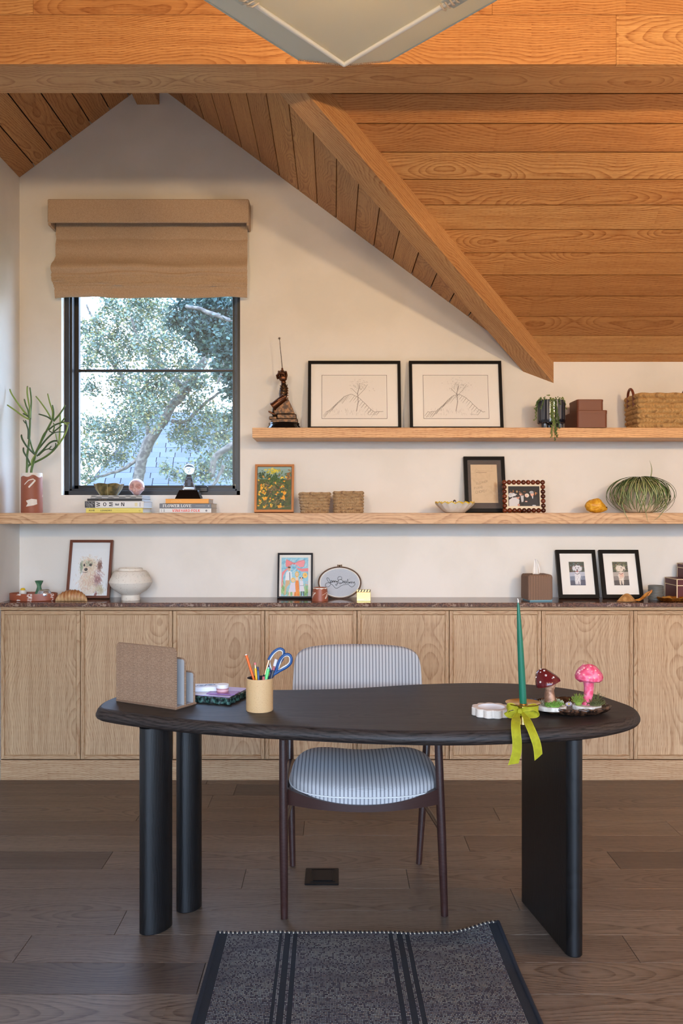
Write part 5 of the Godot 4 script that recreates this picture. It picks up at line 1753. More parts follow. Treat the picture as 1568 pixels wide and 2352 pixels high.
	# --- right stack
	b = book("white book with red lettering, bottom of the crystal trophy's stack", 366, 485, z0, 0.225, sy, sy + 0.0246, rgb(222, 224, 224), grp)
	up_text("VINEYARD FOLK", 0.0195, mat("print red", rgb(226, 84, 66), 0.6), b, 0.004, 0.0122, 0.0001, true, false, 0.98)
	put("spine_emblem", Geo.new().lathe([Vector2(0.0018, -0.0002), Vector2(0.0048, -0.0002), Vector2(0.0048, 0.0002), Vector2(0.0018, 0.0002), Vector2(0.0018, -0.0002)], 18), ink, b).transform = Transform3D(Basis(Vector3.RIGHT, PI / 2), Vector3(0.110, 0.012, 0.0002))
	for k in 2: put("spine_rule", Geo.new().box(Vector3(0.003 + 0.003 * k, 0.015, 0.0004), Vector3(-0.124 + 0.013 * k, 0.012, 0.0001), 0.0), mat("rule grey", rgb(176, 178, 180), 0.6), b)
	y = sy + 0.0248
	b = book("slate grey book with white serif lettering in the trophy's stack", 366, 485, z0, 0.23, y, y + 0.0246, rgb(108, 114, 124), grp)
	up_text("FLOWER LOVE", 0.0195, white, b, -0.044, 0.0120, 0.0001, true, true, 1.02)
	put("spine_rule", Geo.new().box(Vector3(0.05, 0.0008, 0.0004), Vector3(0.078, 0.0122, 0.0001), 0.0), white, b)
	put("spine_emblem", Geo.new().box(Vector3(0.006, 0.009, 0.0004), Vector3(0.122, 0.0122, 0.0001), 0.0), mat("print pale", rgb(170, 174, 180), 0.6), b)
	y += 0.0248
	b = book("orange book topmost in the stack, right under the black trophy base", 380, 479, z0, 0.19, y, y + 0.0246, rgb(240, 164, 62), grp)
	blurred_print(b, -0.082, 0.0125, 0.0085, [0.6, 0.9, 0.8, 0.9, 0.8, 0.5, 0.6], mat("print orange", rgb(250, 206, 130), 0.6))
	var top_right := y + 0.0248
	# --- lobed bowl
	var zb := 4.71
	var bw := 34.0 * zb / F
	var o := thing("lobed_bowl", "olive brown glazed lobed bowl standing on the left book stack", "bowl", Vector3(X(250, zb), top_left, -zb))
	var bt := textured("olive glaze", mottle(21, 256, 0.02, rgb(78, 72, 44), rgb(140, 122, 78)), Color.WHITE, 0.28, Vector3.ONE * 4, true)
	var lob := func(p: Vector3) -> Vector3:
		var a := atan2(p.z, p.x)
		var r := Vector2(p.x, p.z).length()
		var k := 1.0 + 0.09 * absf(cos(a * 3.0 + 0.4)) * clampf(p.y / 0.06, 0, 1)
		return Vector3(p.x * k, p.y + 0.005 * absf(cos(a * 3.0 + 0.4)) * smoothstep(0.04, 0.06, p.y), p.z * k)
	put("body", Geo.new().lathe([Vector2(0, 0), Vector2(0.044, 0), Vector2(0.052, 0.010), Vector2(0.066, 0.034), Vector2(bw * 0.94, 0.058), Vector2(bw * 0.92, 0.060), Vector2(bw * 0.86, 0.056), Vector2(0.06, 0.034), Vector2(0.04, 0.012), Vector2(0, 0.008)], 72, Vector2.ONE, lob), bt, o)
	for k in 6:
		var a := (PI / 2 + k * PI - 0.4) / 3.0
		var pth := []
		for p in [Vector2(0.046, 0.002), Vector2(0.053, 0.010), Vector2(0.067, 0.034), Vector2(bw * 0.945, 0.058)]: pth.append(lob.call(Vector3(cos(a) * p.x, p.y, sin(a) * p.x)))
		put("glaze_seam", Geo.new().tube(pth, 0.0014, 6), mat("seam pale", rgb(178, 170, 128), 0.3), o)
	# --- quartz skull
	var zs := 4.70
	o = thing("quartz_skull", "pale pink carved quartz skull on the left book stack", "skull", Vector3(X(314, zs), top_left, -zs))
	var qm := textured("rose quartz", mottle(44, 128, 0.04, rgb(196, 152, 146), rgb(216, 178, 172)), Color.WHITE, 0.15, Vector3.ONE * 7, true)
	qm.subsurf_scatter_enabled = true
	qm.subsurf_scatter_strength = 0.08
	qm.roughness = 0.3
	var skull := Geo.new().blob(Vector3(0.0405, 0.045, 0.050), Vector3(0, 0.045, 0), 1, 1, 60, 44, func(p: Vector3) -> Vector3:
		var d := p
		if p.y < -0.012: d.x *= 1.0 - 0.22 * smoothstep(-0.012, -0.03, p.y)
		if p.y < -0.030: d.y = maxf(d.y, -0.045 + 0.0)
		for sx in [-1.0, 1.0]:
			var q := Vector2(p.x - sx * 0.0165, p.y - 0.002)
			if p.z > 0: d.z -= 0.024 * exp(-pow(q.length_squared() / 0.00009, 1.6))
			var ck := Vector2(p.x - sx * 0.028, p.y + 0.014)
			if p.z > 0: d += Vector3(sx * 0.003, 0, 0.004) * exp(-ck.length_squared() / 0.00006)
		if p.z > 0:
			d.z -= 0.010 * exp(-(p.x * p.x / 0.000025 + pow(p.y + 0.013, 2) / 0.00005))
			d.z += 0.004 * exp(-(p.x * p.x / 0.00002 + pow(p.y + 0.002, 2) / 0.00006))
			if p.y < -0.022: d.z += 0.004 * exp(-p.x * p.x / 0.0004) - (0.0022 if fposmod(p.x, 0.0072) < 0.0018 else 0.0)
		return d)
	put("carved_head", skull, qm, o)
	# --- crystal trophy
	var zt := 4.71
	o = thing("crystal_trophy", "clear crystal ball trophy on a tapered glass column and black base", "trophy", Vector3(X(434.5, zt), top_right, -zt))
	var fr := func(w0: float, d0: float, w1: float, d1: float, y0: float, y1: float) -> Geo:
		var g := Geo.new()
		var lo := [Vector3(-w0, y0, d0), Vector3(w0, y0, d0), Vector3(w0, y0, -d0), Vector3(-w0, y0, -d0)]
		var hi := [Vector3(-w1, y1, d1), Vector3(w1, y1, d1), Vector3(w1, y1, -d1), Vector3(-w1, y1, -d1)]
		for k in 4:
			var k1 := (k + 1) % 4
			var nn: Vector3 = ((lo[k1] - lo[k]) as Vector3).cross(hi[k] - lo[k]).normalized()
			g.quad(lo[k], lo[k1], hi[k1], hi[k], nn)
		g.quad(hi[0], hi[1], hi[2], hi[3], Vector3.UP)
		g.quad(lo[0], lo[1], lo[2], lo[3], Vector3.DOWN)
		return g
	put("base", fr.call(0.068, 0.05, 0.048, 0.034, 0.0, 0.046), mat("black glass", rgb(10, 10, 13), 0.05), o)
	put("column", fr.call(0.032, 0.026, 0.010, 0.010, 0.0462, 0.131), M["clear glass"], o)
	put("ball", Geo.new().blob(Vector3.ONE * 0.0285, Vector3(0, 0.1592, 0), 1, 1, 48, 28), M["clear glass"], o)
	put("engraved_plate", Geo.new().box(Vector3(0.016, 0.034, 0.001), Vector3(0, 0.085, 0), 0.0), mat("etched", rgb(120, 130, 140), 0.4), o)
	# --- small oil painting
	var zp := 4.80
	var pa := Art.new(250, 312, rgb(78, 92, 52), 5)
	for yy in 90:
		for xx in 250: pa.im.set_pixel(xx, yy, rgb(150, 180, 176).lerp(rgb(120, 150, 140), yy / 90.0))
	pa.dabs(500, Vector2(125, 200), Vector2(150, 130), 26, 7, [rgb(52, 78, 44), rgb(76, 104, 58), rgb(40, 62, 46), rgb(98, 112, 60), rgb(112, 84, 54), rgb(48, 84, 72), rgb(66, 70, 36)], -0.9, 0.9)
	pa.dabs(130, Vector2(125, 96), Vector2(80, 46), 18, 7, [rgb(44, 74, 38), rgb(58, 92, 52), rgb(90, 116, 60)], -1.2, 0.8)
	pa.dabs(40, Vector2(115, 28), Vector2(46, 24), 12, 8, [rgb(214, 196, 52), rgb(186, 176, 44), rgb(230, 212, 90)])
	pa.dabs(34, Vector2(30, 60), Vector2(26, 30), 14, 7, [rgb(40, 60, 40), rgb(70, 96, 60)])
	pa.dabs(34, Vector2(232, 60), Vector2(20, 40), 12, 7, [rgb(150, 92, 44), rgb(60, 84, 44), rgb(170, 110, 60)])
	pa.dabs(70, Vector2(110, 150), Vector2(110, 50), 16, 4, [rgb(150, 112, 76), rgb(172, 134, 98), rgb(128, 92, 60)], 0.6, 0.5)
	for k in 46:
		var c := Vector2(pa.rg.randf_range(8, 240), pa.rg.randf_range(70, 300))
		pa.dabs(5, c, Vector2(8, 8), 7, 6, [rgb(232, 150, 36), rgb(236, 194, 50), rgb(226, 128, 60), rgb(240, 210, 90)])
	for c in [[54, 232, 20], [200, 190, 12], [165, 290, 16], [30, 158, 9], [190, 225, 13]]: pa.dabs(22, Vector2(c[0], c[1]), Vector2(c[2], c[2]), 9, 7, [rgb(240, 168, 40), rgb(246, 196, 70), rgb(222, 134, 32)])
	pa.dabs(60, Vector2(150, 265), Vector2(90, 40), 22, 5, [rgb(62, 66, 34), rgb(110, 104, 62), rgb(44, 58, 40), rgb(150, 128, 80)], -0.8, 0.6)
	var wp := 90.0 * 4.82 / F
	o = frame("oil_painting", "small oil painting of an orange and yellow flowering meadow in a gilt frame", "painting", Vector3(X(629, zp), sy, -zp - 0.016), wp, 0.268, 0.0125, 0.026, 0.06, mat("gilt wood", rgb(186, 126, 78), 0.35, 0.35))
	var om := arted("oil", pa, 0.35)
	om.heightmap_enabled = true; om.heightmap_texture = om.albedo_texture; om.heightmap_scale = 0.12
	sheet("canvas", o, 0, 0.134, wp - 0.030, 0.268 - 0.030, 0.022, om, 0.01)
	# --- pair of small baskets
	var tn := [Color(0.50, 0.34, 0.18), Color(0.36, 0.22, 0.11), Color(0.27, 0.16, 0.085)]
	basket("small_basket", "small straw basket next to the oil painting, sides flaring to the rim", Vector3(X(722, 4.72), sy, -4.725), 0.145, 0.14, 0.109, 0.025, 7, 0.012, tn, 0.10, "pair of small straw baskets")
	basket("small_basket", "small straw basket with upright sides, the right one of the pair", Vector3(X(800, 4.72), sy, -4.725), 0.150, 0.13, 0.115, 0.03, 7, 0.002, tn, -0.05, "pair of small straw baskets")
	# --- white bowl with a zigzag yellow rim
	var zw := 4.70
	o = thing("zigzag_bowl", "white ceramic bowl with a jagged yellow painted rim", "bowl", Vector3(X(1044, zw), sy, -zw))
	var rb := 45.0 * zw / F
	var zig := func(p: Vector3) -> Vector3:
		var a := atan2(p.z, p.x)
		var t := absf(fposmod(a * 17.0 / TAU, 1.0) * 2.0 - 1.0)
		return Vector3(p.x, p.y - 0.0105 * (1.0 - t) * smoothstep(0.030, 0.06, p.y), p.z) * Vector3(1, 1, 0.9)
	var wg := textured("bowl white", mottle(9, 128, 0.02, rgb(206, 198, 184), rgb(226, 220, 210)), Color.WHITE, 0.4, Vector3.ONE * 5, true)
	put("body", Geo.new().lathe([Vector2(0, 0), Vector2(0.045, 0), Vector2(0.058, 0.006), Vector2(0.080, 0.024), Vector2(rb * 0.95, 0.05), Vector2(rb * 0.985, 0.0575)], 170, Vector2.ONE, zig), wg, o)
	put("inside", Geo.new().lathe([Vector2(rb * 0.962, 0.0575), Vector2(rb * 0.93, 0.05), Vector2(0.077, 0.027), Vector2(0.055, 0.010), Vector2(0, 0.006)], 170, Vector2.ONE, zig), wg, o)
	put("painted_rim", Geo.new().lathe([Vector2(rb * 0.984, 0.0572), Vector2(rb * 1.0, 0.0615), Vector2(rb * 0.988, 0.0625), Vector2(rb * 0.961, 0.0572)], 170, Vector2.ONE, zig), mat("rim yellow", rgb(224, 188, 40), 0.4), o)
	var st := thing("painted_stone", "small dark pebble with a white dot peeping over the zigzag bowl's rim", "stone", Vector3(X(1043.5, zw), sy + 0.058, -zw))
	put("pebble", Geo.new().blob(Vector3(0.0085, 0.0125, 0.007), Vector3.ZERO, 1, 1, 18, 12), mat("pebble dark", rgb(52, 40, 38), 0.4), st)
	put("white_dot", Geo.new().blob(Vector3(0.0045, 0.006, 0.002), Vector3(0, -0.002, 0.0062), 1, 1, 14, 8), M["white glaze"], st)
	put("stalk", Geo.new().tube([Vector3(0, -0.006, -0.002), Vector3(0.001, -0.0465, 0)], 0.003, 8), M["pebble dark"], st)
	# --- framed note
	var na := Art.new(200, 296, rgb(214, 188, 152), 15)
	for k in 60:
		var p := Vector2(na.rg.randf() * 200, na.rg.randf() * 296)
		na.line([p, p + Vector2(na.rg.randf_range(-60, 60), na.rg.randf_range(-60, 60))], na.rg.randf_range(4, 18), [rgb(224, 200, 166), rgb(200, 172, 136)][k % 2], 0.22)
	for k in 34: na.disc(185 + na.rg.randfn() * 7, na.rg.randf_range(150, 296), 10, 18, rgb(196, 152, 108), 0.12)
	na.line([Vector2(52, 50), Vector2(170, 50)], 1.2, rgb(120, 96, 76), 0.8)
	for k in 15: na.line([Vector2(40 + k * 5.4, 63 + na.rg.randf_range(-2, 2)), Vector2(44 + k * 5.4, 61 + na.rg.randf_range(-2, 2))], 2.0, rgb(70, 52, 44), 0.75)
	scrawl(na, "ELEANOR", Vector2(38, 140), 15, -0.22, rgb(92, 72, 60), 1.1, 0.75)
	scrawl(na, "PIANO", Vector2(20, 176), 16, -0.16, rgb(92, 72, 60), 1.1, 0.75)
	scrawl(na, "CHORD!", Vector2(30, 206), 18, -0.16, rgb(92, 72, 60), 1.2, 0.8)
	na.grain(0.02)
	var zn := 4.80
	var wn := 95.0 * zn / F
	o = frame("framed_note", "tall dark frame holding a creased handwritten note behind the beaded photo frame", "picture", Vector3(X(1116, zn), sy, -zn - 0.016), wn, 0.315, 0.0195, 0.022, 0.075, M["satin black"])
	sheet("mount_board", o, 0, 0.157, wn - 0.036, 0.315 - 0.036, 0.012, mat("brown mount", rgb(66, 54, 48), 0.85))
	sheet("paper_note", o, -0.003, 0.1615, 61.0 * zn / F, 92.0 * zn / F, 0.0145, arted("note", na, 0.9), 0.001)
	glazing(o, wn - 0.036, 0.315 - 0.036, 0.157, 0.018)
	# --- beaded photo frame
	var zf := 4.715
	var s := zf / F
	o = thing("bead_frame", "photo frame edged with round dark wooden beads", "picture frame", Vector3(X(1203.5, zf), sy, -zf))
	var wf := 84.0 * s; var hf := 58.0 * s
	o.rotation.x = -0.13
	var oy := 0.0135
	var step := 88.5 * s / 8.0
	var bm := mat("bead wood", rgb(92, 42, 24), 0.22)
	var bd := [bm, mat("bead wood red", rgb(110, 50, 28), 0.22), mat("bead wood dark", rgb(70, 32, 22), 0.22)]
	for k in 28:
		var p: Vector2
		if k < 9: p = Vector2(-4 + k, 6)
		elif k < 18: p = Vector2(-4 + k - 9, 0)
		elif k < 23: p = Vector2(-4, k - 17)
		else: p = Vector2(4, k - 22)
		put("bead", Geo.new().blob(Vector3.ONE * step * 0.505, Vector3(p.x * step, oy + p.y * step * 0.985, 0), 1, 1, 20, 14), bd[rng.randi() % 3], o)
	var cw := 8.0 * step; var ch := 6.0 * step
	put("backing", Geo.new().box(Vector3(cw, ch, 0.008), Vector3(0, oy + ch / 2, -0.004), 0.001), mat("mount cream", rgb(226, 212, 186), 0.85), o)
	put("easel", Geo.new().box(Vector3(0.03, 0.11, 0.003), Vector3.ZERO, 0.001), M["satin black"], o).transform = Transform3D(Basis(Vector3.RIGHT, 0.32), Vector3(0, 0.058, -0.031))
	var g := Art.new(216, 138, rgb(20, 17, 18), 8)
	for k in 26: g.disc(g.rg.randf_range(10, 200), g.rg.randf_range(32, 66), g.rg.randf_range(2, 7), g.rg.randf_range(3, 9), [rgb(216, 140, 70), rgb(150, 84, 44), rgb(234, 190, 130), rgb(96, 54, 34)][k % 4], 0.8)
	g.dabs(60, Vector2(26, 60), Vector2(30, 14), 16, 6, [rgb(200, 202, 206), rgb(176, 180, 186), rgb(222, 222, 224)], 0.2, 0.5)
	g.poly([Vector2(4, 96), Vector2(26, 80), Vector2(58, 76), Vector2(76, 96), Vector2(70, 138), Vector2(4, 138)], rgb(206, 204, 206))
	g.poly([Vector2(84, 66), Vector2(106, 64), Vector2(104, 108), Vector2(90, 112)], rgb(186, 186, 190))
	g.disc(66, 76, 11, 13, rgb(204, 150, 130)); g.disc(62, 68, 13, 8, rgb(44, 32, 30))
	g.disc(84, 54, 9, 11, rgb(214, 160, 140)); g.disc(84, 47, 9, 5, rgb(120, 84, 60))
	g.poly([Vector2(104, 138), Vector2(112, 92), Vector2(134, 78), Vector2(156, 90), Vector2(168, 138)], rgb(34, 33, 36))
	g.disc(128, 64, 15, 14, rgb(214, 206, 196)); g.disc(124, 66, 8, 10, rgb(220, 176, 156))
	g.poly([Vector2(146, 138), Vector2(148, 86), Vector2(164, 72), Vector2(196, 76), Vector2(208, 138)], rgb(38, 37, 40))
	g.disc(164, 54, 12, 16, rgb(224, 172, 150)); g.disc(160, 42, 15, 10, rgb(166, 168, 172))
	g.poly([Vector2(162, 72), Vector2(172, 70), Vector2(168, 90)], rgb(224, 224, 226))
	g.disc(122, 106, 9, 4, rgb(224, 176, 156)); g.disc(70, 130, 8, 8, rgb(190, 132, 116)); g.disc(176, 134, 14, 4, rgb(200, 204, 210))
	sheet("photograph", o, 0.001, oy + ch / 2, 72.0 * s, 46.0 * s, 0.0012, arted("group photo", g, 0.6), 0.001)
	# --- yellow gourd
	var zg := 4.70
	o = thing("yellow_gourd", "bumpy yellow gourd lying on the lower shelf by the spider plant", "gourd", Vector3(X(1369, zg), sy, -zg))
	var nzg := fnl(6, 42.0, 3)
	var gm := textured("gourd skin", mottle(52, 128, 0.04, rgb(206, 142, 32), rgb(232, 180, 58)), Color.WHITE, 0.45, Vector3.ONE * 9, true)
	put("fruit", Geo.new().blob(Vector3(0.058, 0.0385, 0.040), Vector3(-0.001, 0.0385, 0), 1, 1, 48, 30, func(p: Vector3) -> Vector3:
		var u := p.x / 0.058
		var k := 1.0 - 0.42 * smoothstep(0.15, 0.95, u) + 0.04 * sin(u * 4.0)
		var q := Vector3(p.x, (p.y + 0.0385) * lerpf(1.0, k, 0.9) - 0.0385, p.z * k)
		return q * (1.0 + nzg.get_noise_3d(p.x, p.y, p.z) * 0.10)), gm, o)
	put("stem_scar", Geo.new().blob(Vector3(0.003, 0.004, 0.004), Vector3(0.052, 0.030, 0.012), 1, 1, 10, 8), mat("scar brown", rgb(92, 60, 26), 0.8), o)
	build_spider_plant()

func build_spider_plant() -> void:
	var z := 4.72
	var c := Vector3(X(1470, z), SHELF_TOP, -z)
	var r := 42.0 * z / F
	var o := thing("paper_pot", "round cream pot of torn paper pieces holding the spider plant", "planter", c)
	var pm := textured("torn paper", mottle(64, 256, 0.012, rgb(206, 186, 158), rgb(232, 216, 192), 5), Color.WHITE, 0.9, Vector3.ONE * 5, true, 0.2)
	var nz := fnl(14, 26.0, 3)
	put("body", Geo.new().lathe([Vector2(0, 0), Vector2(r * 0.62, 0), Vector2(r * 0.78, 0.010), Vector2(r * 0.95, 0.040), Vector2(r, 0.075), Vector2(r * 0.95, 0.115), Vector2(r * 0.80, 0.145), Vector2(r * 0.64, 0.158), Vector2(r * 0.60, 0.158), Vector2(r * 0.66, 0.14), Vector2(0, 0.138)], 64, Vector2.ONE, func(p: Vector3) -> Vector3: return p * (1.0 + 0.02 * nz.get_noise_3d(p.x, p.y, p.z))), pm, o)
	for k in 9:
		var a := TAU * k / 9 + 0.2
		var pth := []
		for j in 7:
			var t := j / 6.0
			var yy := 0.02 + t * 0.12
			var rr := r * (1.0 - 0.9 * pow((yy - 0.075) / 0.13, 2)) + 0.0008
			pth.append(Vector3(cos(a + 0.12 * sin(t * 5.0 + k)) * rr, yy, sin(a + 0.12 * sin(t * 5.0 + k)) * rr))
		put("paper_seam", Geo.new().tube(pth, 0.0008, 5), mat("paper edge", rgb(176, 152, 122), 0.9), o)
	var pl := thing("spider_plant", "spider plant with thin green and cream striped leaves spilling over its pot", "plant", c + Vector3(0, 0.16, 0))
	var la := Art.new(32, 8, rgb(62, 88, 50), 2)
	for y in 8:
		for x in 32:
			var f := absf(x / 31.0 - 0.5)
			la.im.set_pixel(x, y, rgb(206, 200, 150) if f < 0.12 else (rgb(120, 138, 82) if f < 0.22 else rgb(72, 100, 56)))
	var lm := textured("striped leaf", la.tex(), Color.WHITE, 0.55)
	lm.backlight_enabled = true; lm.backlight = Color(0.12, 0.12, 0.1)
	var rg := RandomNumberGenerator.new()
	rg.seed = 91
	for k in 116:
		var a := TAU * k / 116.0 * 7.0 + rg.randf_range(-0.3, 0.3)
		var back := sin(a) < -0.45
		var reach := rg.randf_range(0.95, 1.62) * r * (0.55 if back else 1.0)
		var drop := rg.randf_range(0.12, 0.165)
		if back: drop *= 0.5
		var rise := rg.randf_range(0.012, 0.035)
		var start := Vector3(cos(a), 0, sin(a)) * rg.randf_range(0.004, 0.03)
		var path := []
		var sides := []
		var ws := []
		var wmax := rg.randf_range(0.0075, 0.0118)
		var curl := rg.randf_range(-1.1, 1.1)
		var n := 17
		var far := PI * rg.randf_range(0.62, 0.92)
		for j in n:
			var t := j / float(n - 1)
			var phi := far * t
			var rad := reach * sin(minf(phi, PI * 0.97)) * (1.0 if phi < PI / 2 else 0.55 + 0.45 * sin(phi)) + 0.008
			var y := rise - (drop + rise) * 0.58 * (1.0 - cos(phi))
			var aa := a + curl * t * t * 0.6
			var p := start + Vector3(cos(aa), 0, sin(aa)) * rad + Vector3(0, y, 0)
			# keep clear of wall and shelf
			p.z = maxf(p.z, -(WALL - z) + 0.006)
			if p.y < -0.157 and p.z < 0.118: p.y = -0.157 + rg.randf() * 0.003
			path.append(p)
			sides.append(Vector3(-sin(aa), 0, cos(aa)))
			ws.append(wmax * (0.55 + 0.9 * t if t < 0.4 else 0.91 * (1.0 - pow((t - 0.4) / 0.6, 2.0)) + 0.09))
		var g := Geo.new()
		g.grid(ribbon(path, sides, ws, 0.22))
		put("leaf", g, lm, pl)
	# a few that hang before the shelf edge, and one upright
	for q in [[[1455, 1110], [1438, 1130], [1428, 1160], [1436, 1182], [1449, 1206]], [[1478, 1110], [1474, 1140], [1482, 1175], [1488, 1200]], [[1495, 1108], [1522, 1130], [1530, 1165], [1512, 1188], [1499, 1197]], [[1470, 1104], [1430, 1118], [1420, 1160], [1442, 1172], [1462, 1176]], [[1488, 1108], [1500, 1140], [1522, 1165], [1534, 1174]]]:
		var path := []; var sides := []; var ws := []
		var cv := Curve3D.new()
		for j in q.size(): cv.add_point(P(q[j][0], q[j][1], [4.72, 4.64, 4.585, 4.578, 4.578][j]) - pl.position)
		cv.bake_interval = 0.012
		var bp := cv.get_baked_points()
		for j in bp.size():
			path.append(bp[j]); sides.append(Vector3(0.92, 0, 0.38)); ws.append(0.008 * (1.0 - pow(j / float(bp.size() - 1), 3.0)) + 0.0005)
		put("leaf", Geo.new().grid(ribbon(path, sides, ws, 0.2)), lm, pl)
	var up := []; var us := []; var uw := []
	for j in 9:
		var t := j / 8.0
		up.append(P(lerpf(1493, 1494, t) + 4.0 * sin(t * PI) - 3.0 * t, lerpf(1098, 1057, t), z) - pl.position); us.append(Vector3(1, 0, 0)); uw.append(0.0055 * (1.0 - t * t) + 0.0006)
	put("leaf", Geo.new().grid(ribbon(up, us, uw, 0.2)), lm, pl)

func dog_photo(sd: int, facing: float) -> Art:
	var a := Art.new(140, 216, rgb(52, 66, 48), sd)
	a.dabs(160, Vector2(70, 50), Vector2(110, 64), 18, 8, [rgb(40, 56, 40), rgb(84, 96, 56), rgb(128, 98, 58), rgb(30, 42, 36), rgb(110, 120, 66)] if facing > 0 else [rgb(36, 62, 52), rgb(52, 84, 64), rgb(120, 60, 52), rgb(28, 44, 46), rgb(90, 124, 140)])
	a.poly([Vector2(0, 96), Vector2(140, 92), Vector2(140, 140), Vector2(0, 140)], rgb(176, 168, 160) if facing > 0 else rgb(182, 190, 206))
	a.poly([Vector2(0, 134), Vector2(140, 130), Vector2(140, 216), Vector2(0, 216)], rgb(128, 124, 122) if facing > 0 else rgb(118, 134, 158))
	a.poly([Vector2(0, 172), Vector2(140, 164), Vector2(140, 216), Vector2(0, 216)], rgb(58, 58, 64) if facing > 0 else rgb(66, 78, 104))
	var fur := [rgb(236, 226, 212), rgb(214, 200, 182), rgb(246, 240, 230), rgb(204, 186, 166)]
	if facing < 0: fur = [rgb(236, 238, 242), rgb(208, 212, 220), rgb(246, 246, 248), rgb(196, 196, 202)]
	var cx := 72.0
	for lx in ([-20.0, -5.0, 14.0] if facing < 0 else [-15.0, 10.0]):
		a.disc(cx + lx, 174, 8, 36, fur[0]); a.dabs(120, Vector2(cx + lx, 176), Vector2(8, 44), 6, 2.4, fur, 1.57, 0.5)
	a.disc(cx, 132, 25, 40, fur[0])
	a.dabs(420, Vector2(cx, 130), Vector2(27, 44), 7, 2.6, fur, 1.57, 0.9)
	if facing > 0: a.dabs(160, Vector2(cx + 4, 124), Vector2(26, 28), 7, 2.6, [rgb(232, 168, 150), rgb(226, 180, 156), rgb(240, 196, 176)], 1.2, 0.6, 0.45)
	a.line([Vector2(cx - 21, 106), Vector2(cx, 114), Vector2(cx + 19, 104)], 4, rgb(60, 44, 48) if facing < 0 else rgb(122, 50, 58))
	a.disc(cx - 4 * facing, 62, 31, 28, fur[0])
	a.dabs(420, Vector2(cx - 4 * facing, 62), Vector2(34, 30), 7, 2.6, fur)
	for s in [-1.0, 1.0]: a.dabs(160, Vector2(cx + s * 32, 62), Vector2(11, 22), 7, 2.6, fur, 1.4, 0.4)
	var hx := cx + 14.0 * maxf(facing, 0.0)
	a.disc(hx - 13 + (6 if facing > 0 else 0), 56, 4, 4.5, rgb(24, 20, 22)); a.disc(hx + 13, 56, 4, 4.5, rgb(24, 20, 22), 1.0 if facing < 0 else 0.0)
	a.disc(hx + (16 if facing > 0 else 0), 72, 6, 5, rgb(20, 18, 20))
	if facing < 0:
		a.disc(hx, 86, 9, 8, rgb(96, 44, 46)); a.disc(hx, 90, 6, 5, rgb(214, 120, 124))
	a.grain(0.03)
	return a

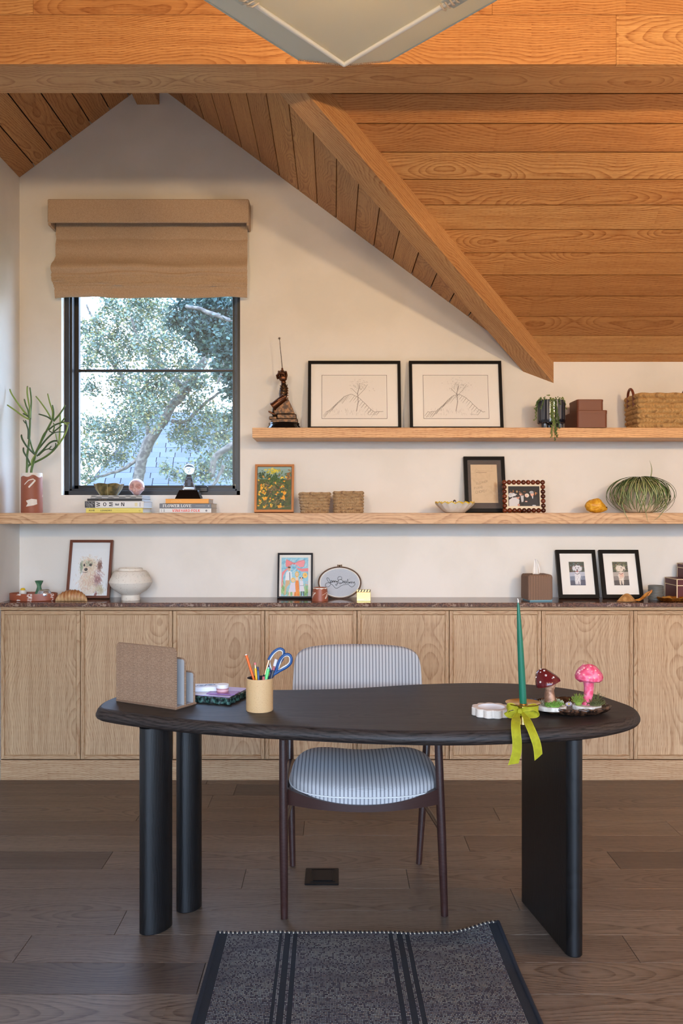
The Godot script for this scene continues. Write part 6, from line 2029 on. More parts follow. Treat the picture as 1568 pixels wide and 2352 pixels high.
func build_counter_things() -> void:
	var cy := COUNTER
	# --- oval terracotta tray
	var zt := 4.722
	var tc := Vector3(X(77, zt), cy, -zt)
	var o := thing("clay_tray", "low terracotta oval tray with white glaze drips in the left corner", "tray", tc)
	var ta := Art.new(512, 64, rgb(152, 80, 54), 4)
	for k in 500: ta.dot(int(ta.rg.randf() * 512), int(ta.rg.randf() * 64), rgb(128, 62, 42), 0.5)
	for x in [150, 166, 345, 384, 470]:
		for j in 26: ta.disc(x + ta.rg.randf_range(-7, 7), ta.rg.randf() * 64 if x in [384, 470] else [6.0, 52.0][j % 2] + ta.rg.randf_range(-6, 6), 3.5, 3, rgb(226, 216, 210), 0.9)
	var tm := textured("tray clay", ta.tex(), Color.WHITE, 0.35)
	var oval := func(p: Vector3) -> Vector3: return Vector3(p.x, p.y, p.z * 0.55)
	var tg := Geo.new().lathe([Vector2(0.121, 0.0), Vector2(0.126, 0.004), Vector2(0.127, 0.036), Vector2(0.1255, 0.040)], 64, Vector2.ONE, oval)
	for k in tg.t.size(): tg.t[k].y = 1.0 - tg.v[k].y / 0.04
	put("rim_wall", tg, tm, o)
	put("inside", Geo.new().lathe([Vector2(0.1255, 0.040), Vector2(0.120, 0.039), Vector2(0.117, 0.010), Vector2(0, 0.008)], 64, Vector2.ONE, oval), M["terracotta"], o)
	put("underside", Geo.new().lathe([Vector2(0, 0.0), Vector2(0.121, 0.0)], 64, Vector2.ONE, oval), M["terracotta"], o)
	var fy := cy + 0.0085
	o = thing("egg_cup", "tiny white dish with a yellow knob standing in the terracotta tray", "ornament", Vector3(X(52.5, zt), fy, -zt))
	put("dish", Geo.new().lathe([Vector2(0, 0), Vector2(0.012, 0), Vector2(0.018, 0.02), Vector2(0.0195, 0.040), Vector2(0.016, 0.046), Vector2(0, 0.047)], 28), M["white glaze"], o)
	put("yellow_knob", Geo.new().blob(Vector3(0.0125, 0.008, 0.012), Vector3(0, 0.050, 0), 0.9, 0.9, 18, 10), mat("knob yellow", rgb(228, 190, 30), 0.4), o)
	o = thing("green_vase", "small green waisted bud vase standing in the terracotta tray", "vase", Vector3(X(88, zt), fy, -zt - 0.012))
	put("body", Geo.new().lathe([Vector2(0, 0), Vector2(0.023, 0), Vector2(0.024, 0.006), Vector2(0.023, 0.024), Vector2(0.0145, 0.048), Vector2(0.0108, 0.062), Vector2(0.0118, 0.072), Vector2(0.0205, 0.0905), Vector2(0.0225, 0.0945), Vector2(0.021, 0.0955), Vector2(0.010, 0.073), Vector2(0, 0.06)], 36), textured("celadon", mottle(27, 128, 0.03, rgb(62, 106, 80), rgb(98, 142, 108)), Color.WHITE, 0.45, Vector3.ONE * 8, true), o)
	o = thing("glass_bowl", "round silvery glass bowl standing in the terracotta tray", "bowl", Vector3(X(105, zt), fy, -zt + 0.022))
	put("body", Geo.new().lathe([Vector2(0, 0), Vector2(0.022, 0), Vector2(0.034, 0.012), Vector2(0.037, 0.026), Vector2(0.033, 0.040), Vector2(0.026, 0.047), Vector2(0.0245, 0.048), Vector2(0.024, 0.046), Vector2(0.03, 0.038), Vector2(0.033, 0.026), Vector2(0.02, 0.006), Vector2(0, 0.005)], 40), mat("silver glass", rgb(206, 212, 222), 0.08, 0.85), o)
	put("rim_band", Geo.new().lathe([Vector2(0.0265, 0.0465), Vector2(0.0265, 0.050), Vector2(0.0235, 0.050), Vector2(0.0235, 0.0465)], 36), mat("rim olive", rgb(134, 122, 98), 0.4), o)
	# --- croissant
	var zc := 4.685
	o = thing("croissant", "golden baked croissant lying beside the terracotta tray", "croissant", Vector3(X(165.5, zc), cy, -zc))
	var crm := mat("crust", Color.WHITE, 0.5)
	crm.vertex_color_use_as_albedo = true
	var s := zc / F
	var cr := Geo.new()
	var rows := []
	var tones := []
	var nz := fnl(40, 30.0, 3)
	for j in 85:
		var t := j / 84.0
		var u := t * 2.0 - 1.0
		var seg := fposmod(absf(u) * 4.6 + 0.45, 1.0)
		var r := (0.0315 * pow(maxf(1.0 - pow(absf(u), 2.1), 0.0), 0.62) + 0.0035) * (1.0 + 0.13 * (1.0 - seg) - 0.05)
		if j == 0 or j == 84: r = 0.0001
		var row := PackedVector3Array()
		for k in 20:
			var a := TAU * k / 20
			var y := sin(a) * r * 0.95 + r * 0.72
			row.append(Vector3(u * 36.5 * s, maxf(y, 0.0), cos(a) * r * 0.85 + 0.022 * u * u - 0.008))
		rows.append(row)
		tones.append(seg)
	cr.gridn(rows)
	for k in cr.v.size():
		var seg: float = tones[k / 21]
		var p := cr.v[k]
		var q := clampf(0.25 + p.y / 0.055 + nz.get_noise_3d(p.x, p.y, p.z) * 0.5 - 0.6 * smoothstep(0.55, 1.0, seg), 0, 1)
		cr.c[k] = Color(0.66, 0.44, 0.22).lerp(Color(0.34, 0.125, 0.035), q)
	# the ring direction of this sweep runs inward
	put("rolled_dough", cr, crm, o, true)
	# --- watercolour dog in a brown frame
	var zd := 4.79
	var da := Art.new(300, 420, rgb(226, 232, 234), 55)
	var wash := [rgb(226, 206, 176), rgb(214, 184, 150), rgb(232, 218, 196), rgb(196, 168, 140), rgb(206, 214, 196), rgb(222, 190, 170)]
	da.disc(140, 182, 62, 58, rgb(232, 214, 188), 0.6); da.disc(150, 310, 74, 96, rgb(230, 208, 182), 0.45)
	da.dabs(900, Vector2(140, 180), Vector2(68, 62), 15, 3.4, wash, 1.3, 1.2, 0.4)
	da.dabs(900, Vector2(150, 300), Vector2(82, 84), 20, 4, wash + [rgb(200, 150, 130), rgb(216, 222, 220)], 1.4, 0.8, 0.35)
	da.dabs(240, Vector2(222, 180), Vector2(20, 44), 14, 3, [rgb(120, 78, 66), rgb(150, 104, 84), rgb(96, 62, 60)], 1.3, 0.5, 0.5)
	da.dabs(60, Vector2(82, 190), Vector2(12, 40), 18, 6, [rgb(150, 170, 140), rgb(110, 124, 110)], 1.5, 0.5, 0.4)
	da.dabs(300, Vector2(214, 290), Vector2(36, 62), 16, 3.4, [rgb(150, 100, 104), rgb(122, 84, 96), rgb(186, 140, 130)], 1.0, 0.7, 0.4)
	da.dabs(200, Vector2(232, 370), Vector2(36, 38), 16, 4, [rgb(206, 200, 170), rgb(178, 166, 134)], 1.8, 0.6, 0.5)
	da.dabs(70, Vector2(140, 165), Vector2(40, 30), 14, 4, [rgb(110, 150, 120), rgb(150, 190, 160), rgb(120, 100, 84)], 1.0, 1.5, 0.4)
	da.disc(103, 178, 7, 10, rgb(36, 30, 34), 0.9); da.disc(152, 176, 11, 10, rgb(30, 26, 30), 0.9)
	da.disc(118, 212, 13, 12, rgb(34, 32, 38), 0.95); da.disc(114, 207, 4, 3, rgb(120, 124, 134), 0.8)
	da.line([Vector2(96, 232), Vector2(118, 235), Vector2(134, 230)], 4, rgb(70, 56, 54), 0.8)
	da.line([Vector2(280, 320), Vector2(292, 360), Vector2(296, 392)], 2, rgb(120, 110, 100), 0.6)
	da.dabs(30, Vector2(206, 404), Vector2(10, 20), 24, 3, [rgb(140, 86, 84)], 1.9, 0.2, 0.6)
	da.grain(0.012)
	var wd := 99.0 * 4.84 / F
	o = frame("dog_watercolour", "brown framed watercolour of a shaggy cream dog behind the croissant", "painting", Vector3(X(201, zd), cy, -zd - 0.016), wd, 0.324, 0.0135, 0.022, 0.085, textured("mahogany", T.oak2, rgb(112, 58, 36), 0.4, Vector3(0.5, 2, 1)))
	sheet("watercolour", o, 0, 0.162, wd - 0.024, 0.30, 0.010, arted("dog wash", da, 0.9))
	glazing(o, wd - 0.024, 0.30, 0.162, 0.014)
	# --- white footed vase
	var zv := 4.745
	s = zv / F
	o = thing("white_urn", "weathered white round footed pot with a zigzag band", "pot", Vector3(X(300, zv), cy, -zv))
	var wm := textured("chalky white", speckle(5, 256, rgb(226, 220, 208), rgb(150, 138, 122), 260, 1.6), Color.WHITE, 0.8, Vector3.ONE * 4, true, 0.1)
	var prof := []
	for q in [[0, 1378], [20.5, 1378], [21, 1375], [20.5, 1366], [24, 1363], [36, 1356], [45, 1346], [48.9, 1336.8], [46.5, 1330], [42, 1320.7], [38.5, 1314.5], [35, 1311], [28.6, 1310.5], [27.6, 1309], [27.4, 1305], [25.5, 1304.2], [24.5, 1306], [24, 1312], [0, 1316]]: prof.append(Vector2(q[0] * s, (1378.0 - q[1]) * s))
	put("body", Geo.new().lathe(prof, 60), wm, o)
	var zz := []
	for k in 61:
		var a := TAU * k / 60 * 1.0
		var rr := (41.2 + (1.8 if k % 2 else -2.6)) * s
		zz.append(Vector3(cos(a) * rr, (59.0 - (3.6 if k % 2 else -3.0)) * s, sin(a) * rr))
	put("zigzag_band", Geo.new().tube(zz, 0.0022, 6), wm, o)
	put("collar_ring", Geo.new().lathe([Vector2(35.6 * s, 66.6 * s), Vector2(36.4 * s, 65.2 * s), Vector2(37.0 * s, 64.0 * s)], 48), wm, o)
	# --- child's family drawing
	var fa := Art.new(280, 360, rgb(150, 206, 226), 63)
	fa.dabs(260, Vector2(140, 80), Vector2(190, 110), 30, 12, [rgb(124, 192, 220), rgb(168, 216, 232), rgb(96, 172, 208), rgb(196, 226, 234)], -0.7, 0.6, 0.5)
	for side in [[20, 300], [95, 330], [255, 320], [180, 340]]: fa.dabs(80, Vector2(side[0], side[1]), Vector2(34, 66), 28, 7, [rgb(150, 196, 128), rgb(116, 170, 92), rgb(176, 208, 150)], 1.5, 0.4, 0.7)
	var pink := rgb(238, 140, 146)
	fa.poly([Vector2(50, 16), Vector2(122, 48), Vector2(120, 60), Vector2(56, 92), Vector2(44, 80), Vector2(42, 40)], pink)
	fa.poly([Vector2(138, 52), Vector2(180, 30), Vector2(236, 22), Vector2(246, 40), Vector2(232, 88), Vector2(196, 92), Vector2(150, 68)], rgb(240, 158, 166))
	fa.poly([Vector2(140, 62), Vector2(170, 100), Vector2(220, 104), Vector2(280, 100), Vector2(280, 130), Vector2(212, 132), Vector2(166, 110)], pink)
	fa.poly([Vector2(108, 72), Vector2(52, 104), Vector2(4, 140), Vector2(2, 284), Vector2(14, 260), Vector2(18, 170), Vector2(44, 130)], pink)
	fa.disc(131, 56, 9, 10, rgb(232, 112, 120))
	fa.line([Vector2(50, 16), Vector2(122, 48), Vector2(56, 92)], 2, rgb(130, 60, 70), 0.7)
	fa.line([Vector2(138, 52), Vector2(236, 22), Vector2(246, 40), Vector2(232, 88)], 2, rgb(130, 60, 70), 0.7)
	fa.disc(246, 166, 25, 26, rgb(244, 200, 110)); fa.disc(248, 164, 9, 8, rgb(214, 170, 100))
	# father
	fa.poly([Vector2(52, 136), Vector2(76, 124), Vector2(106, 132), Vector2(112, 210), Vector2(52, 220), Vector2(40, 216), Vector2(44, 160)], rgb(232, 238, 242))
	fa.poly([Vector2(46, 212), Vector2(92, 214), Vector2(84, 250), Vector2(56, 280), Vector2(46, 350), Vector2(30, 350), Vector2(42, 260)], rgb(216, 182, 142))
	fa.disc(80, 108, 15, 20, rgb(226, 186, 150)); fa.disc(80, 92, 16, 9, rgb(110, 70, 50))
	fa.line([Vector2(86, 140), Vector2(90, 212)], 7, rgb(66, 84, 108))
	# mother
	fa.disc(162, 156, 20, 28, rgb(226, 190, 110)); fa.disc(162, 156, 11, 15, rgb(236, 206, 176))
	fa.poly([Vector2(150, 186), Vector2(176, 186), Vector2(186, 260), Vector2(192, 360), Vector2(134, 360), Vector2(144, 270)], rgb(236, 138, 50))
	fa.poly([Vector2(148, 184), Vector2(178, 184), Vector2(176, 216), Vector2(150, 216)], rgb(240, 214, 186))
	fa.dabs(40, Vector2(164, 300), Vector2(26, 60), 50, 3, [rgb(206, 104, 30), rgb(248, 170, 84)], 1.5, 0.15, 0.6)
	# two children
	fa.disc(122, 210, 21, 23, rgb(236, 200, 112)); fa.disc(122, 214, 12, 12, rgb(244, 216, 190))
	fa.poly([Vector2(98, 236), Vector2(144, 236), Vector2(152, 322), Vector2(76, 322)], rgb(222, 220, 236))
	fa.poly([Vector2(80, 322), Vector2(96, 322), Vector2(94, 358), Vector2(78, 358)], rgb(240, 208, 180)); fa.poly([Vector2(118, 322), Vector2(134, 322), Vector2(134, 358), Vector2(118, 358)], rgb(240, 208, 180))
	fa.disc(208, 200, 14, 16, rgb(240, 212, 190)); fa.disc(196, 190, 6, 7, rgb(70, 60, 62)); fa.disc(221, 190, 6, 7, rgb(70, 60, 62))
	fa.poly([Vector2(190, 218), Vector2(228, 218), Vector2(232, 264), Vector2(244, 316), Vector2(190, 316), Vector2(194, 264)], rgb(226, 228, 238))
	fa.line([Vector2(196, 262), Vector2(230, 262)], 3, rgb(90, 100, 130))
	fa.poly([Vector2(206, 316), Vector2(218, 316), Vector2(216, 358), Vector2(204, 358)], rgb(84, 98, 120)); fa.poly([Vector2(226, 316), Vector2(238, 316), Vector2(240, 358), Vector2(230, 358)], rgb(84, 98, 120))
	for q in [[122, 214], [162, 158], [208, 200], [80, 110]]:
		fa.disc(q[0] - 4, q[1] - 2, 1.5, 1.5, rgb(60, 50, 50)); fa.disc(q[0] + 4, q[1] - 2, 1.5, 1.5, rgb(60, 50, 50)); fa.line([Vector2(q[0] - 3, q[1] + 6), Vector2(q[0] + 3, q[1] + 6)], 1.4, rgb(150, 70, 70), 0.8)
	for k in 24:
		var p := Vector2([262.0, 16.0, 268.0][k % 3] + fa.rg.randfn() * 12, 246 + fa.rg.randfn() * 14)
		fa.disc(p.x, p.y, 3, 4, [rgb(236, 150, 140), rgb(244, 196, 186)][k % 2], 0.8)
	fa.grain(0.02)
	var zk := 4.80
	var wk := 81.0 * 4.83 / F
	var navy := mat("navy lacquer", rgb(19, 21, 30), 0.45)
	navy.metallic_specular = 0.3
	o = frame("family_drawing", "navy framed watercolour of a family under a big pink bow", "picture", Vector3(X(677, zk), cy, -zk - 0.014), wk, 0.250, 0.0095, 0.02, 0.06, navy)
	sheet("mount_board", o, 0, 0.125, wk - 0.017, 0.233, 0.009, M["paper"])
	sheet("painted_sheet", o, -0.002, 0.119, 62.0 * zk / F, 0.213, 0.011, arted("family sheet", fa, 0.9), 0.001)
	glazing(o, wk - 0.017, 0.233, 0.125, 0.0135)
	# --- clay cup
	var zp := 4.70
	s = zp / F
	o = thing("clay_cup", "squat terracotta cup with white slip strokes before the navy frame", "cup", Vector3(X(734.7, zp), cy, -zp))
	var ca := Art.new(256, 96, rgb(148, 80, 56), 19)
	for k in 500: ca.dot(int(ca.rg.randf() * 256), int(ca.rg.randf() * 96), rgb(122, 62, 44), 0.5)
	for k in 64: ca.disc(k * 4, 2, 4, 5 + 3 * sin(k * 0.9), rgb(222, 212, 198))
	for off in [0, 86, 171]:
		ca.line([Vector2(52 + off, 74), Vector2(66 + off, 48), Vector2(78 + off, 36)], 9, rgb(222, 212, 198)); ca.line([Vector2(78 + off, 36), Vector2(60 + off, 34), Vector2(34 + off, 50)], 2.5, rgb(222, 212, 198))
	var cg := Geo.new().lathe([Vector2(18.4 * s, 0), Vector2(19.0 * s, 0.003), Vector2(17.8 * s, 0.04), Vector2(16.2 * s, 0.069), Vector2(15.4 * s, 0.071)], 44)
	for k in cg.t.size(): cg.t[k].y = 1.0 - cg.v[k].y / 0.071
	put("body", cg, textured("cup clay", ca.tex(), Color.WHITE, 0.4), o)
	put("inside", Geo.new().lathe([Vector2(15.4 * s, 0.071), Vector2(14.6 * s, 0.069), Vector2(15 * s, 0.01), Vector2(0, 0.008)], 40), M["terracotta"], o)
	put("foot", Geo.new().lathe([Vector2(0, 0), Vector2(18.4 * s, 0)], 40), M["terracotta"], o)
	# --- embroidery hoop
	var zh := 4.80
	s = 4.825 / F
	o = thing("embroidery_hoop", "oval wooden embroidery hoop with dark stitched handwriting on pale cloth", "hoop", Vector3(X(780, zh), cy, -zh - 0.005))
	o.rotation.x = -0.30
	var hx := 48.0 * s; var hy := 34.5 * s / cos(0.30)
	var cen := Vector3(0, hy + 0.004, 0)
	var ring := []
	var ring2 := []
	for k in 73:
		var a := TAU * k / 72
		ring.append(cen + Vector3(cos(a) * hx, sin(a) * hy, 0.0)); ring2.append(cen + Vector3(cos(a) * (hx - 0.0055), sin(a) * (hy - 0.0055), 0.001))
	put("outer_ring", Geo.new().tube(ring, 0.0050, 10, false), mat("hoop wood", rgb(84, 58, 40), 0.4), o)
	put("inner_ring", Geo.new().tube(ring2, 0.0034, 8, false), mat("hoop pale", rgb(226, 226, 222), 0.7), o)
	var disc := PackedVector2Array()
	for k in 72: disc.append(Vector2(cos(TAU * k / 72) * (hx - 0.005), sin(TAU * k / 72) * (hy - 0.005) + cen.y))
	put("linen", Geo.new().at(Transform3D(Basis(), Vector3(0, 0, 0.001))).prism(disc, 0.001), textured("pale linen", speckle(8, 128, rgb(182, 190, 200), rgb(160, 168, 182), 900, 1.0), Color.WHITE, 0.95, Vector3.ONE * 14, true), o)
	var sig := [[430, 570], [385, 545], [348, 490], [334, 455], [352, 437], [385, 450], [405, 490], [426, 550], [430, 610], [402, 650], [360, 668], [315, 655], [298, 622], [318, 582], [370, 562], [428, 572], [448, 545], [464, 515], [450, 500], [438, 525], [450, 560], [474, 552], [484, 508], [490, 552], [505, 514], [520, 512], [524, 552], [535, 514], [541, 552], [556, 514], [570, 514], [577, 550], [590, 522], [600, 550], [620, 520], [614, 562], [600, 618], [577, 632], [565, 606], [598, 588], [645, 562], [632, 505], [620, 450], [640, 416], [680, 405], [714, 420], [722, 455], [700, 482], [652, 490], [640, 505], [660, 488], [705, 487], [744, 506], [748, 540], [722, 572], [690, 590], [660, 580], [682, 560], [735, 566], [762, 532], [790, 520], [796, 560], [768, 568], [760, 538], [800, 545], [816, 520], [840, 526], [838, 570], [815, 582], [808, 552], [850, 558], [866, 490], [880, 476], [884, 505], [870, 560], [886, 580], [905, 540], [910, 576], [926, 545], [931, 576], [946, 545], [960, 540], [966, 584], [976, 545], [995, 536], [1001, 572], [1030, 546], [1050, 536], [1040, 562], [1020, 572], [1056, 560], [1062, 600], [1040, 636], [985, 670], [940, 650], [890, 606], [830, 610], [770, 616], [700, 642], [640, 682], [580, 700], [540, 680], [500, 632], [452, 592]]
	var cv := Curve3D.new()
	var sp := []
	for q in sig: sp.append(Vector3((q[0] - 670.0) / 11.2 * s, cen.y + (558.0 - q[1]) / 11.2 * s / cos(0.30), 0.0022))
	for k in sp.size():
		var d := Vector3.ZERO
		if k > 0 and k < sp.size() - 1: d = (sp[k + 1] - sp[k - 1]) * 0.16
		cv.add_point(sp[k], -d, d)
	cv.bake_interval = 0.0014
	var thread := mat("thread", rgb(34, 38, 46), 0.8)
	put("stitched_script", Geo.new().tube(Array(cv.get_baked_points()), 0.00095, 6), thread, o)
	put("stitched_dot", Geo.new().blob(Vector3.ONE * 0.0012, Vector3((924.0 - 670) / 11.2 * s, cen.y + (558.0 - 466) / 11.2 * s, 0.002), 1, 1, 8, 6), thread, o)
	var cl := Geo.new()
	for sx in [-1.0, 1.0]: cl.box(Vector3(0.004, 0.014, 0.010), Vector3(sx * 0.0105, cen.y + hy + 0.008, 0), 0.001)
	cl.box(Vector3(0.026, 0.003, 0.004), Vector3(0, cen.y + hy + 0.011, 0), 0.001)
	cl.blob(Vector3(0.005, 0.005, 0.005), Vector3(0, cen.y + hy + 0.009, 0), 1, 1, 12, 8)
	put("clasp", cl, mat("old brass", rgb(96, 78, 52), 0.35, 0.9), o)
	# --- gold clapperboard
	zp = 4.69
	s = zp / F
	o = thing("gold_clapperboard", "small shiny gold clapperboard ornament with black slanted stripes", "ornament", Vector3(X(835, zp), cy, -zp))
	o.rotation.y = -0.06
	var gold := mat("pale gold", rgb(228, 196, 132), 0.42, 1.0)
	var wc := 32.0 * s
	put("slate", Geo.new().box(Vector3(wc, 0.047, 0.008), Vector3(0, 0.0235, 0), 0.0012), gold, o)
	put("clap_bar", Geo.new().box(Vector3(wc, 0.0125, 0.009), Vector3(0, 0.0545, 0), 0.0012), gold, o)
	for k in 5:
		var x := -wc / 2 + 0.006 + k * 0.0152
		var pv := PackedVector2Array([Vector2(x - 0.002, 0.0485), Vector2(x + 0.004, 0.0485), Vector2(minf(x + 0.010, wc / 2), 0.0605), Vector2(minf(x + 0.004, wc / 2), 0.0605)])
		put("stripe", Geo.new().at(Transform3D(Basis(), Vector3(0, 0, 0.0049))).prism(pv, 0.0004), M["soot black"], o)
	var fine := Node3D.new()
	blurred_print(o, -0.020, 0.036, 0.0024, [1, 0.7, 0.8, 0.6, 0.7, 0, 0.7, 0.6, 0, 1, 0.7, 0.8, 0.7, 0, 1, 0.7, 0.7], ink_brown())
	o.get_child(o.get_child_count() - 1).position.z = 0.0042
	fine.free()
	put("engraved_rule", Geo.new().box(Vector3(0.02, 0.0005, 0.0003), Vector3(0, 0.020, 0.0041), 0.0), ink_brown(), o)
	for k in 3: put("engraved_mark", Geo.new().box(Vector3(0.003, 0.003, 0.0003), Vector3(0.006 + k * 0.009, 0.008, 0.0041), 0.0), ink_brown(), o)
	# --- tissue box
	zp = 4.73
	s = zp / F
	o = thing("tissue_box", "brown and cream striped tissue box cover with a folded tissue", "tissue box", Vector3(X(1232, zp), cy, -zp))
	o.rotation.y = 0.10
	var sa := Art.new(256, 16, rgb(96, 70, 56), 3)
	for x in 256:
		for y in 16: sa.im.set_pixel(x, y, rgb(196, 160, 134) if (x % 16) in [9, 10, 11] else (rgb(150, 116, 94) if (x % 16) in [8, 12] else (rgb(78, 62, 54) if (x % 16) < 3 else rgb(92, 70, 58))))
	var tsm := textured("cover stripe", sa.tex(), Color.WHITE, 0.9)
	var w := 57.5 * s
	var cov := Geo.new().rings(rrect(w, w, 0.012, 6), [Vector2(-0.001, 0.007), Vector2(0.0005, 0.02), Vector2(0.0, 0.126), Vector2(-0.003, 0.136), Vector2(-0.010, 0.1405)], true, true)
	for k in cov.t.size(): cov.t[k] = Vector2((cov.v[k].x if absf(cov.n[k].z) > 0.4 or cov.n[k].y > 0.7 else cov.v[k].z) / w * 1.75, cov.v[k].y / 0.1)
	put("striped_cover", cov, tsm, o)
	put("carton", Geo.new().box(Vector3(w - 0.012, 0.012, w - 0.012), Vector3(0.002, 0.006, 0.0045), 0.001), mat("carton blue", rgb(108, 158, 176), 0.7), o)
	var trows := []
	for k in 8:
		var t := k / 7.0
		var row := PackedVector3Array()
		for j in 15:
			var f := j / 14.0 * 2.0 - 1.0
			row.append(Vector3(f * 0.020 * (1.0 + 0.15 * sin(t * 5.0)) * (1.0 - 0.45 * t * t) + 0.004 * sin(t * 3.0) - 0.004, 0.138 + t * 0.084 * (1.0 - 0.12 * f * f), 0.007 * sin(f * 5.0 + t * 2.0) - 0.004 * t))
		trows.append(row)
	var tis := mat("tissue", rgb(238, 236, 232), 0.95)
	tis.backlight_enabled = true; tis.backlight = Color(0.5, 0.5, 0.5)
	put("tissue", Geo.new().grid(trows), tis, o)
	# --- two dog photographs
	for k in 2:
		var zz2 := 4.79
		var xl: float = [1284.0, 1385.0][k]
		var wq := 92.6 * zz2 / F
		o = frame("dog_photo", ["black framed photo of a white dog facing forward, mouth open, by the tissue box", "black framed photo of a pale standing dog looking aside"][k], "photo", Vector3(X(xl + 46.3, zz2), cy, -zz2 - 0.014), wq, 0.272, 0.0195, 0.02, 0.088, M["satin black"], "dog photographs on the worktop")
		sheet("mount_board", o, 0, 0.136, wq - 0.036, 0.236, 0.010, M["paper"])
		sheet("photograph", o, 0.001, 0.139, 35.2 * zz2 / F, 0.133, 0.0115, arted("dog photo %d" % k, dog_photo(70 + k, -1.0 if k == 0 else 1.0), 0.3), 0.0008)
		glazing(o, wq - 0.036, 0.236, 0.136, 0.015)
	# --- curled dried leaves
	zp = 4.655
	s = zp / F
	var dl := textured("dried leaf", mottle(88, 128, 0.02, rgb(150, 104, 56), rgb(196, 150, 92)), Color.WHITE, 0.5, Vector3.ONE * 8, true)
	var c := P(1435, 1381, zp); c.y = cy
	o = thing("dried_leaf", "broad curled tan dried leaf in front of the dog photos", "leaf", c)
	var lrows := []
	for k in 13:
		var t := k / 12.0
		var row := PackedVector3Array()
		for j in 13:
			var f := j / 12.0 * 2.0 - 1.0
			var half := 0.026 * pow(sin(PI * clampf(t * 0.92 + 0.04, 0, 1)), 0.7)
			row.append(Vector3((-19.0 + 45.0 * t) * s, 0.0015 + 0.043 * pow(sin(PI * clampf(t * 0.98 + 0.01, 0, 1)), 1.2) * (0.5 + 0.5 * cos(f * 2.4 + 0.4)) * 0.98, f * half + 0.006 * sin(t * 4.0)))
		lrows.append(row)
	put("blade", Geo.new().grid(lrows), dl, o)
	var vein := []
	for k in 11: vein.append(lrows[k + 1][6] + Vector3(0, 0.0012, 0))
	put("midrib", Geo.new().tube(vein, 0.0011, 6), mat("rib tan", rgb(190, 146, 88), 0.5), o)
	c = P(1474, 1381, zp); c.y = cy
	o = thing("dried_leaf", "twisted amber dried leaf whose stalk rises before the grey ribbed pot", "leaf", c)
	lrows = []
	for k in 17:
		var t := k / 16.0
		var row := PackedVector3Array()
		var half := 0.020 * pow(sin(PI * clampf(t * 0.8 + 0.08, 0, 1)), 0.8) * (1.0 - 0.35 * t)
		for j in 9:
			var f := j / 8.0 * 2.0 - 1.0
			var tw := t * 1.3 - 0.2
			row.append(Vector3((-17.0 + 37.0 * t) * s + f * half * 0.35 * sin(tw), 0.004 + 0.046 * t * t + 0.006 * sin(f * 3.0 + t * 6.0) + absf(f) * half * 0.5 * sin(tw * 1.3) + 0.004, f * half * cos(tw * 0.6) + 0.004))
		lrows.append(row)
	put("blade", Geo.new().grid(lrows), textured("amber leaf", mottle(89, 128, 0.02, rgb(168, 104, 36), rgb(206, 146, 70)), Color.WHITE, 0.4, Vector3.ONE * 8, true), o)
	put("stalk", Geo.new().tube([lrows[13][4], lrows[16][4], lrows[16][4] + Vector3(0.003, 0.007, 0)], [0.004, 0.006, 0.0045], 10), mat("stalk amber", rgb(186, 116, 40), 0.4), o)
	# --- grey ribbed pot
	zp = 4.735
	s = zp / F
	o = thing("ribbed_pot", "grey glazed ribbed cylinder pot between the photos and the maroon boxes", "pot", Vector3(X(1505.5, zp), cy, -zp))
	var rp := [Vector2(0, 0), Vector2(15.5 * s, 0)]
	for k in 9:
		var y := 0.003 + k * 0.0084
		rp.append(Vector2(16.2 * s, y)); rp.append(Vector2(17.4 * s, y + 0.0026)); rp.append(Vector2(17.4 * s, y + 0.0054)); rp.append(Vector2(16.2 * s, y + 0.0078))
	rp.append_array([Vector2(16.6 * s, 0.0785), Vector2(15.6 * s, 0.0795), Vector2(14.6 * s, 0.077), Vector2(14.4 * s, 0.02), Vector2(0, 0.018)])
	put("body", Geo.new().lathe(rp, 44), mat("grey glaze", rgb(108, 108, 104), 0.25), o)
	# --- maroon boxes with cream edging
	var mar := mat("maroon card", rgb(86, 22, 30), 0.55)
	var mard := mar
	var trim := mat("cream edging", rgb(222, 200, 166), 0.7)
	var y0 := cy
	for q in [[1554.0, 4.70, 0.167, 0.155, 0.115, "maroon box with cream edging, the lower and larger of the pair"], [1590.0, 4.73, 0.12, 0.115, 0.078, "maroon box with cream edging, stacked on the larger one"]]:
		var zf: float = q[1]
		var xa := X(q[0], zf)
		if q[2] < 0.15: xa = X(1556, 4.845)
		o = thing("card_box", q[5], "box", Vector3(xa + q[3] / 2, y0, -zf - q[2] / 2), 0.0, "maroon card boxes")
		var hh: float = q[4]
		put("body", Geo.new().box(Vector3(q[3], hh * 0.7, q[2]), Vector3(0, hh * 0.35, 0), 0.001), mar, o)
		put("lid", Geo.new().box(Vector3(q[3] + 0.002, hh * 0.29, q[2] + 0.002), Vector3(0, hh * 0.855, 0), 0.001), mard, o)
		var e := Geo.new()
		for sx in [-1.0, 1.0]:
			for sz in [-1.0, 1.0]: e.box(Vector3(0.005, hh * 0.99, 0.005), Vector3(sx * (q[3] / 2 - 0.0008), hh * 0.495, sz * (q[2] / 2 - 0.0008)), 0.0008)
			for yy in [hh * 0.70, hh - 0.002]:
				e.box(Vector3(0.0045, 0.0045, q[2] + 0.003), Vector3(sx * (q[3] / 2), yy, 0), 0.0008)
		for sz in [-1.0, 1.0]:
			for yy in [hh * 0.70, hh - 0.002]: e.box(Vector3(q[3] + 0.003, 0.0045, 0.0045), Vector3(0, yy, sz * (q[2] / 2)), 0.0008)
		put("edging", e, trim, o)
		y0 += hh + 0.0006
	# --- brass dish
	zp = 4.66
	o = thing("brass_dish", "low scalloped brass dish before the maroon boxes", "dish", Vector3(X(1545, zp), cy, -zp))
